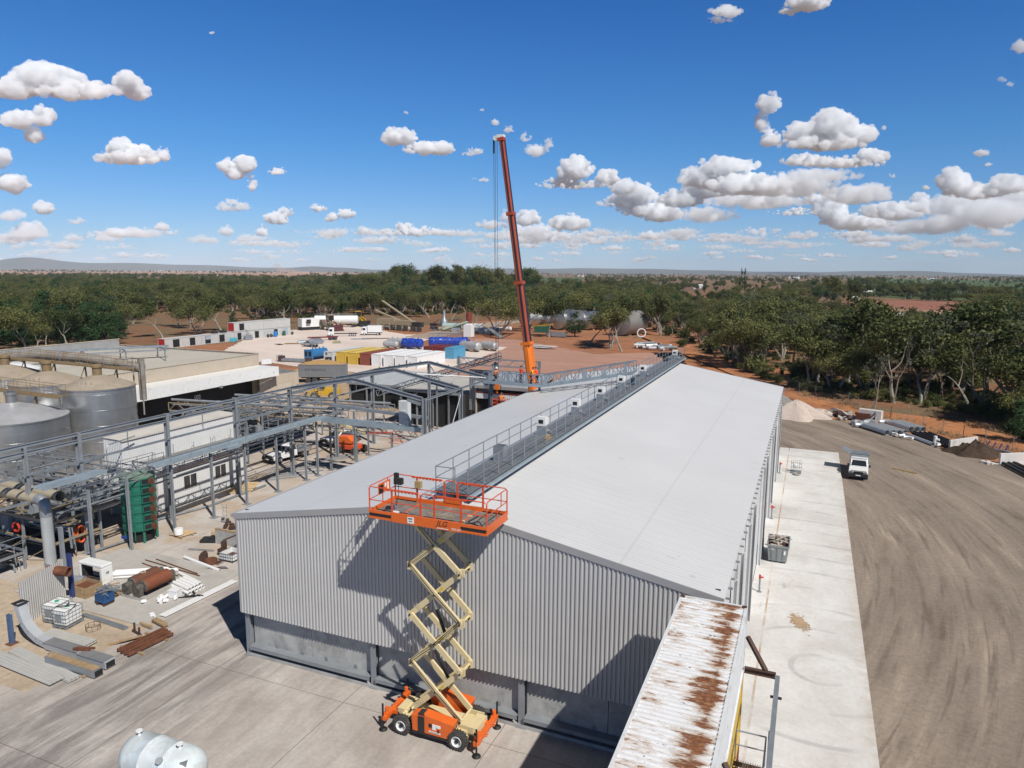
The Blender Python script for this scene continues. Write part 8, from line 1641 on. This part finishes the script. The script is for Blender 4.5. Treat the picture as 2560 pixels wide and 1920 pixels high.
# ------------------------------------------------------------------ clouds: real puffs far away, lit by the sun
def cloudmat(dens):
    m = bpy.data.materials.new('cloud_vapour'); m.use_nodes = True; t = m.node_tree; t.nodes.clear(); o = t.nodes.new('ShaderNodeOutputMaterial'); v = t.nodes.new('ShaderNodeVolumePrincipled')
    v.inputs['Color'].default_value = (.988,.994,1,1); v.inputs['Density'].default_value = dens; v.inputs['Anisotropy'].default_value = -0.3; t.links.new(v.outputs[0], o.inputs['Volume']); return m
def ico(sub):
    import bmesh
    b = bmesh.new(); bmesh.ops.create_icosphere(b, subdivisions=sub, radius=1); v = np.array([x.co[:] for x in b.verts]); f = np.array([[q.index for q in p.verts] for p in b.faces]); b.free(); return v, f
ICO = {2: ico(2), 3: ico(3), 4: ico(4)}; cr_ = np.random.default_rng(21)
def puffshape(sub):
    v, f = ICO[sub]; d = np.zeros(len(v))
    for fr, am in ((2.2,.16),(4.5,.10),(9,.06),(16,.035)):
        k = cr_.normal(size=(6,3))*fr; ph = cr_.uniform(0,6.28,6); s = sum(np.sin(v@k[i]+ph[i]) for i in range(6))/3.2; d += am*(1-np.abs(s))*1.4-am*.5
    return v*(1+d)[:,None], f
PUFF = {s: [puffshape(s) for _ in range(6)] for s in (2,3,4)}
TAU = (3.6, 1.5, .65)
def cloud(parts, alpha=0, base=1250, dmax=32000, flat=.5, dens=1.0):
    ys = max(p[1]+p[3] for p in parts); yh = 682; D = min(dmax, max(5200, base*FPX/max(20, yh-ys))); VV = []; FF = []; n0 = 0
    for cx, cy, rx, ry in parts:
        n_ = int(max(6, min(150, 10+dens*rx*ry/20)))
        for k in range(n_):
            a = cr_.uniform(0,6.283); q = math.sqrt(cr_.random()); ex, ey = q*math.cos(a), q*math.sin(a); pr = (.16+.42*(1-q)**1.3)*min(ry, rx*.8)*cr_.uniform(.6,1.3)
            pr = max(pr, 2.2); py = cy+ey*(ry-pr*.5); px = cx+ex*(rx-pr*.5)
            if ey > 0: py = cy+ey*ry*flat
            s = 3 if pr > 6 else 2; v, f = PUFF[s][cr_.integers(0,6)]; depth = D*(1+cr_.uniform(-.5,.5)*rx/FPX*1.2); dv = ray(px, py).normalized(); c = np.array((dv*depth)[:])+np.array([0,0,CAM_H]); R_ = pr/FPX*depth
            th = cr_.uniform(0,6.28); ro = np.array([[math.cos(th),-math.sin(th),0],[math.sin(th),math.cos(th),0],[0,0,1]]); w = (v@ro.T)*np.array([1.15,1.15,.9 if ry > 14 else .7])*R_+c; VV.append(w); FF.append(f+n0); n0 += len(w)
    V = np.concatenate(VV); F = np.concatenate(FF); me = bpy.data.meshes.new('cloud'); me.vertices.add(len(V)); me.vertices.foreach_set('co', V.astype(np.float32).ravel()); me.loops.add(F.size); me.loops.foreach_set('vertex_index', F.astype(np.int32).ravel()); me.polygons.add(len(F)); me.polygons.foreach_set('loop_start', np.arange(0,F.size,3,dtype=np.int32)); me.polygons.foreach_set('loop_total', np.full(len(F),3,dtype=np.int32)); me.polygons.foreach_set('use_smooth', np.ones(len(F),dtype=bool)); me.update(); me.materials.append(cloudmat(TAU[alpha]/(np.mean([min(p[3],p[2]) for p in parts])*D/FPX)))
    o = bpy.data.objects.new('cloud', me); rm = o.modifiers.new('join', 'REMESH'); rm.mode = 'VOXEL'; rm.voxel_size = D/FPX*1.45; rm.use_smooth_shade = True
    for sz, am in ((16, 12.0), (5, 5.0)):
        tx = bpy.data.textures.new('billow', 'CLOUDS'); tx.noise_scale = D/FPX*sz; tx.noise_depth = 3; dm = o.modifiers.new('billow', 'DISPLACE'); dm.texture = tx; dm.texture_coords = 'GLOBAL'; dm.strength = D/FPX*am*(1 if max(p[3] for p in parts) > 13 else .45); dm.mid_level = .52; COL.objects.link(o); o['kind'] = 'structure'; return o
for a, ps in [(0,[(100,195,75,42),(40,222,80,32),(190,228,110,30),(150,205,70,36)]),(0,[(318,205,36,30),(345,232,34,26),(300,225,20,28)]),(0,[(45,300,48,26),(105,295,34,34),(85,340,24,32)]),(0,[(0,400,28,36),(30,460,46,26)]),
    (0,[(325,395,98,24),(302,372,36,28),(350,378,30,22),(407,388,20,24)]),(0,[(565,415,26,22),(612,412,32,28),(590,435,30,20),(632,462,14,34)]),(0,[(692,432,30,9),(697,425,16,9)]),(1,[(582,518,48,16),(585,505,22,14)]),
    (0,[(982,345,32,30),(1010,345,34,26),(1060,372,60,22),(1105,372,36,22)]),(1,[(1188,380,24,13),(1172,385,18,9)]),(1,[(1238,308,14,14),(1272,324,16,13)]),(1,[(1203,449,25,8)]),
    (1,[(1315,345,16,16),(1340,378,34,20),(1372,360,14,18)]),(0,[(1440,462,104,16),(1440,425,46,38),(1518,445,32,26),(1400,452,30,18)]),
    (1,[(1815,30,46,20),(1800,50,36,12)]),(0,[(2020,8,56,26),(1975,30,30,14)]),(1,[(2552,118,22,22)]),(2,[(2505,200,12,9),(2525,210,8,8)]),
    (0,[(1922,262,30,34),(1905,310,22,40),(1925,350,28,30)]),(0,[(2010,335,55,34),(2085,315,60,44),(2150,338,48,30),(2060,358,130,26)]),(0,[(2090,408,130,18),(2180,392,46,22),(2020,402,70,20)]),
    (0,[(1800,418,62,30),(1850,415,60,22),(1740,448,46,32),(1850,462,110,36)]),(1,[(1960,470,160,34),(2040,440,120,22)]),(0,[(1590,488,60,34),(1545,508,60,16),(1650,535,58,30),(1600,525,60,26)]),
    (0,[(1980,532,64,11),(2000,524,30,10)]),(0,[(2075,525,46,34),(2110,555,66,26)]),(1,[(2140,490,90,30),(2180,480,50,26)]),(0,[(2235,530,92,28),(2300,512,28,32)]),(0,[(2385,455,42,36),(2440,480,90,24),(2520,462,54,28)]),(1,[(2480,535,100,40),(2360,560,70,26)]),
    (0,[(108,520,26,20)]),(1,[(30,540,38,18),(75,578,46,26)]),(1,[(190,553,28,12)]),(1,[(402,567,25,14),(425,583,22,8)]),(1,[(566,578,22,18),(600,606,40,12)]),(0,[(690,548,32,22),(712,532,20,17),(655,580,18,20)]),(0,[(795,522,27,13)]),(0,[(832,545,18,16),(866,535,22,18)]),(1,[(910,580,36,16)]),(0,[(1045,580,66,16),(1010,570,28,16)]),(1,[(1228,562,54,16),(1266,542,22,22)]),
    (0,[(1425,560,56,28),(1320,548,34,26)]),(1,[(1400,590,96,18),(1480,582,48,14),(1340,596,34,16)]),(1,[(1700,590,60,18),(1790,600,60,14)]),(1,[(1900,580,60,14),(2010,590,70,14),(2150,600,60,12),(2240,575,46,14)]),(1,[(2480,560,70,18),(2400,600,60,12)]),(0,[(1560,470,40,26),(1700,500,60,30),(1770,470,60,40)]),(1,[(1890,500,150,34),(1760,540,90,24)]),(0,[(2150,560,90,24),(2050,500,60,20)]),(1,[(2420,520,120,44),(2540,500,50,40),(2300,570,120,26)]),(1,[(1330,580,80,24),(1250,590,60,16),(1500,600,90,16)]),(1,[(960,600,90,14),(820,590,60,14),(680,610,60,12)]),(1,[(250,590,60,12),(120,610,80,12),(20,600,50,16)]),(2,[(1205,275,6,5),(1015,282,7,6),(530,82,10,3)]),(1,[(2210,320,9,9),(2455,382,20,14),(2470,412,14,6)]),(1,[(2315,470,12,9),(2230,440,9,8)])]: cloud(ps, a)
for k in range(135):
    px = cr_.uniform(-60,2620); py = 655-70*cr_.random()**1.2; ry = (668-py)*.12+2.5; rx = ry*cr_.uniform(3,7); cloud([(px+cr_.uniform(-rx,rx)*.6, py-cr_.uniform(0,ry)*.8, rx*cr_.uniform(.5,1), ry*cr_.uniform(.6,1.3)) for _ in range(3)], 2 if cr_.random() < .7 else 1, dens=1.8, dmax=45000)
# ------------------------------------------------------------------ dust raised on the far field
g = G(705, 684); mb = MB()
for dx, dz, r1, r2 in ((0,22,42,26),(60,14,60,16),(-30,48,30,30),(140,8,70,10)): mb.lathe([(0,-r2),(r1*.6,-r2*.8),(r1,0),(r1*.7,r2*.7),(0,r2)], 20, (g.x+dx*.9, g.y+dx*.4, dz))
du = mb.build('dust_plume', bpy.data.materials.new('dust')); tag(du, 'thin tan dust plume drifting over the far red field', 'dust'); du['kind'] = 'stuff'; rm = du.modifiers.new('join','REMESH'); rm.mode = 'VOXEL'; rm.voxel_size = 4
dm_ = du.data.materials[0]; dm_.use_nodes = True; dm_.node_tree.nodes.clear(); do_ = dm_.node_tree.nodes.new('ShaderNodeOutputMaterial'); dv_ = dm_.node_tree.nodes.new('ShaderNodeVolumePrincipled'); dv_.inputs['Color'].default_value = (.86,.66,.52,1); dv_.inputs['Density'].default_value = .006; dm_.node_tree.links.new(dv_.outputs[0], do_.inputs['Volume'])
# ------------------------------------------------------------------ air
HZ = MB(); HZ.bx(-26000, 26000, -200, 27000, -7, 420); hz_ = HZ.build('haze', bpy.data.materials.new('haze_air')); hz_['kind'] = 'stuff'; tag(hz_, 'thin pale blue summer haze over the whole plain', 'haze')
hm = hz_.data.materials[0]; hm.use_nodes = True; hm.node_tree.nodes.clear(); ho = hm.node_tree.nodes.new('ShaderNodeOutputMaterial'); hv_ = hm.node_tree.nodes.new('ShaderNodeVolumePrincipled'); hv_.inputs['Color'].default_value = (.76,.88,1,1); hv_.inputs['Density'].default_value = 3.8e-5; hv_.inputs['Anisotropy'].default_value = -.3; hm.node_tree.links.new(hv_.outputs[0], ho.inputs['Volume'])
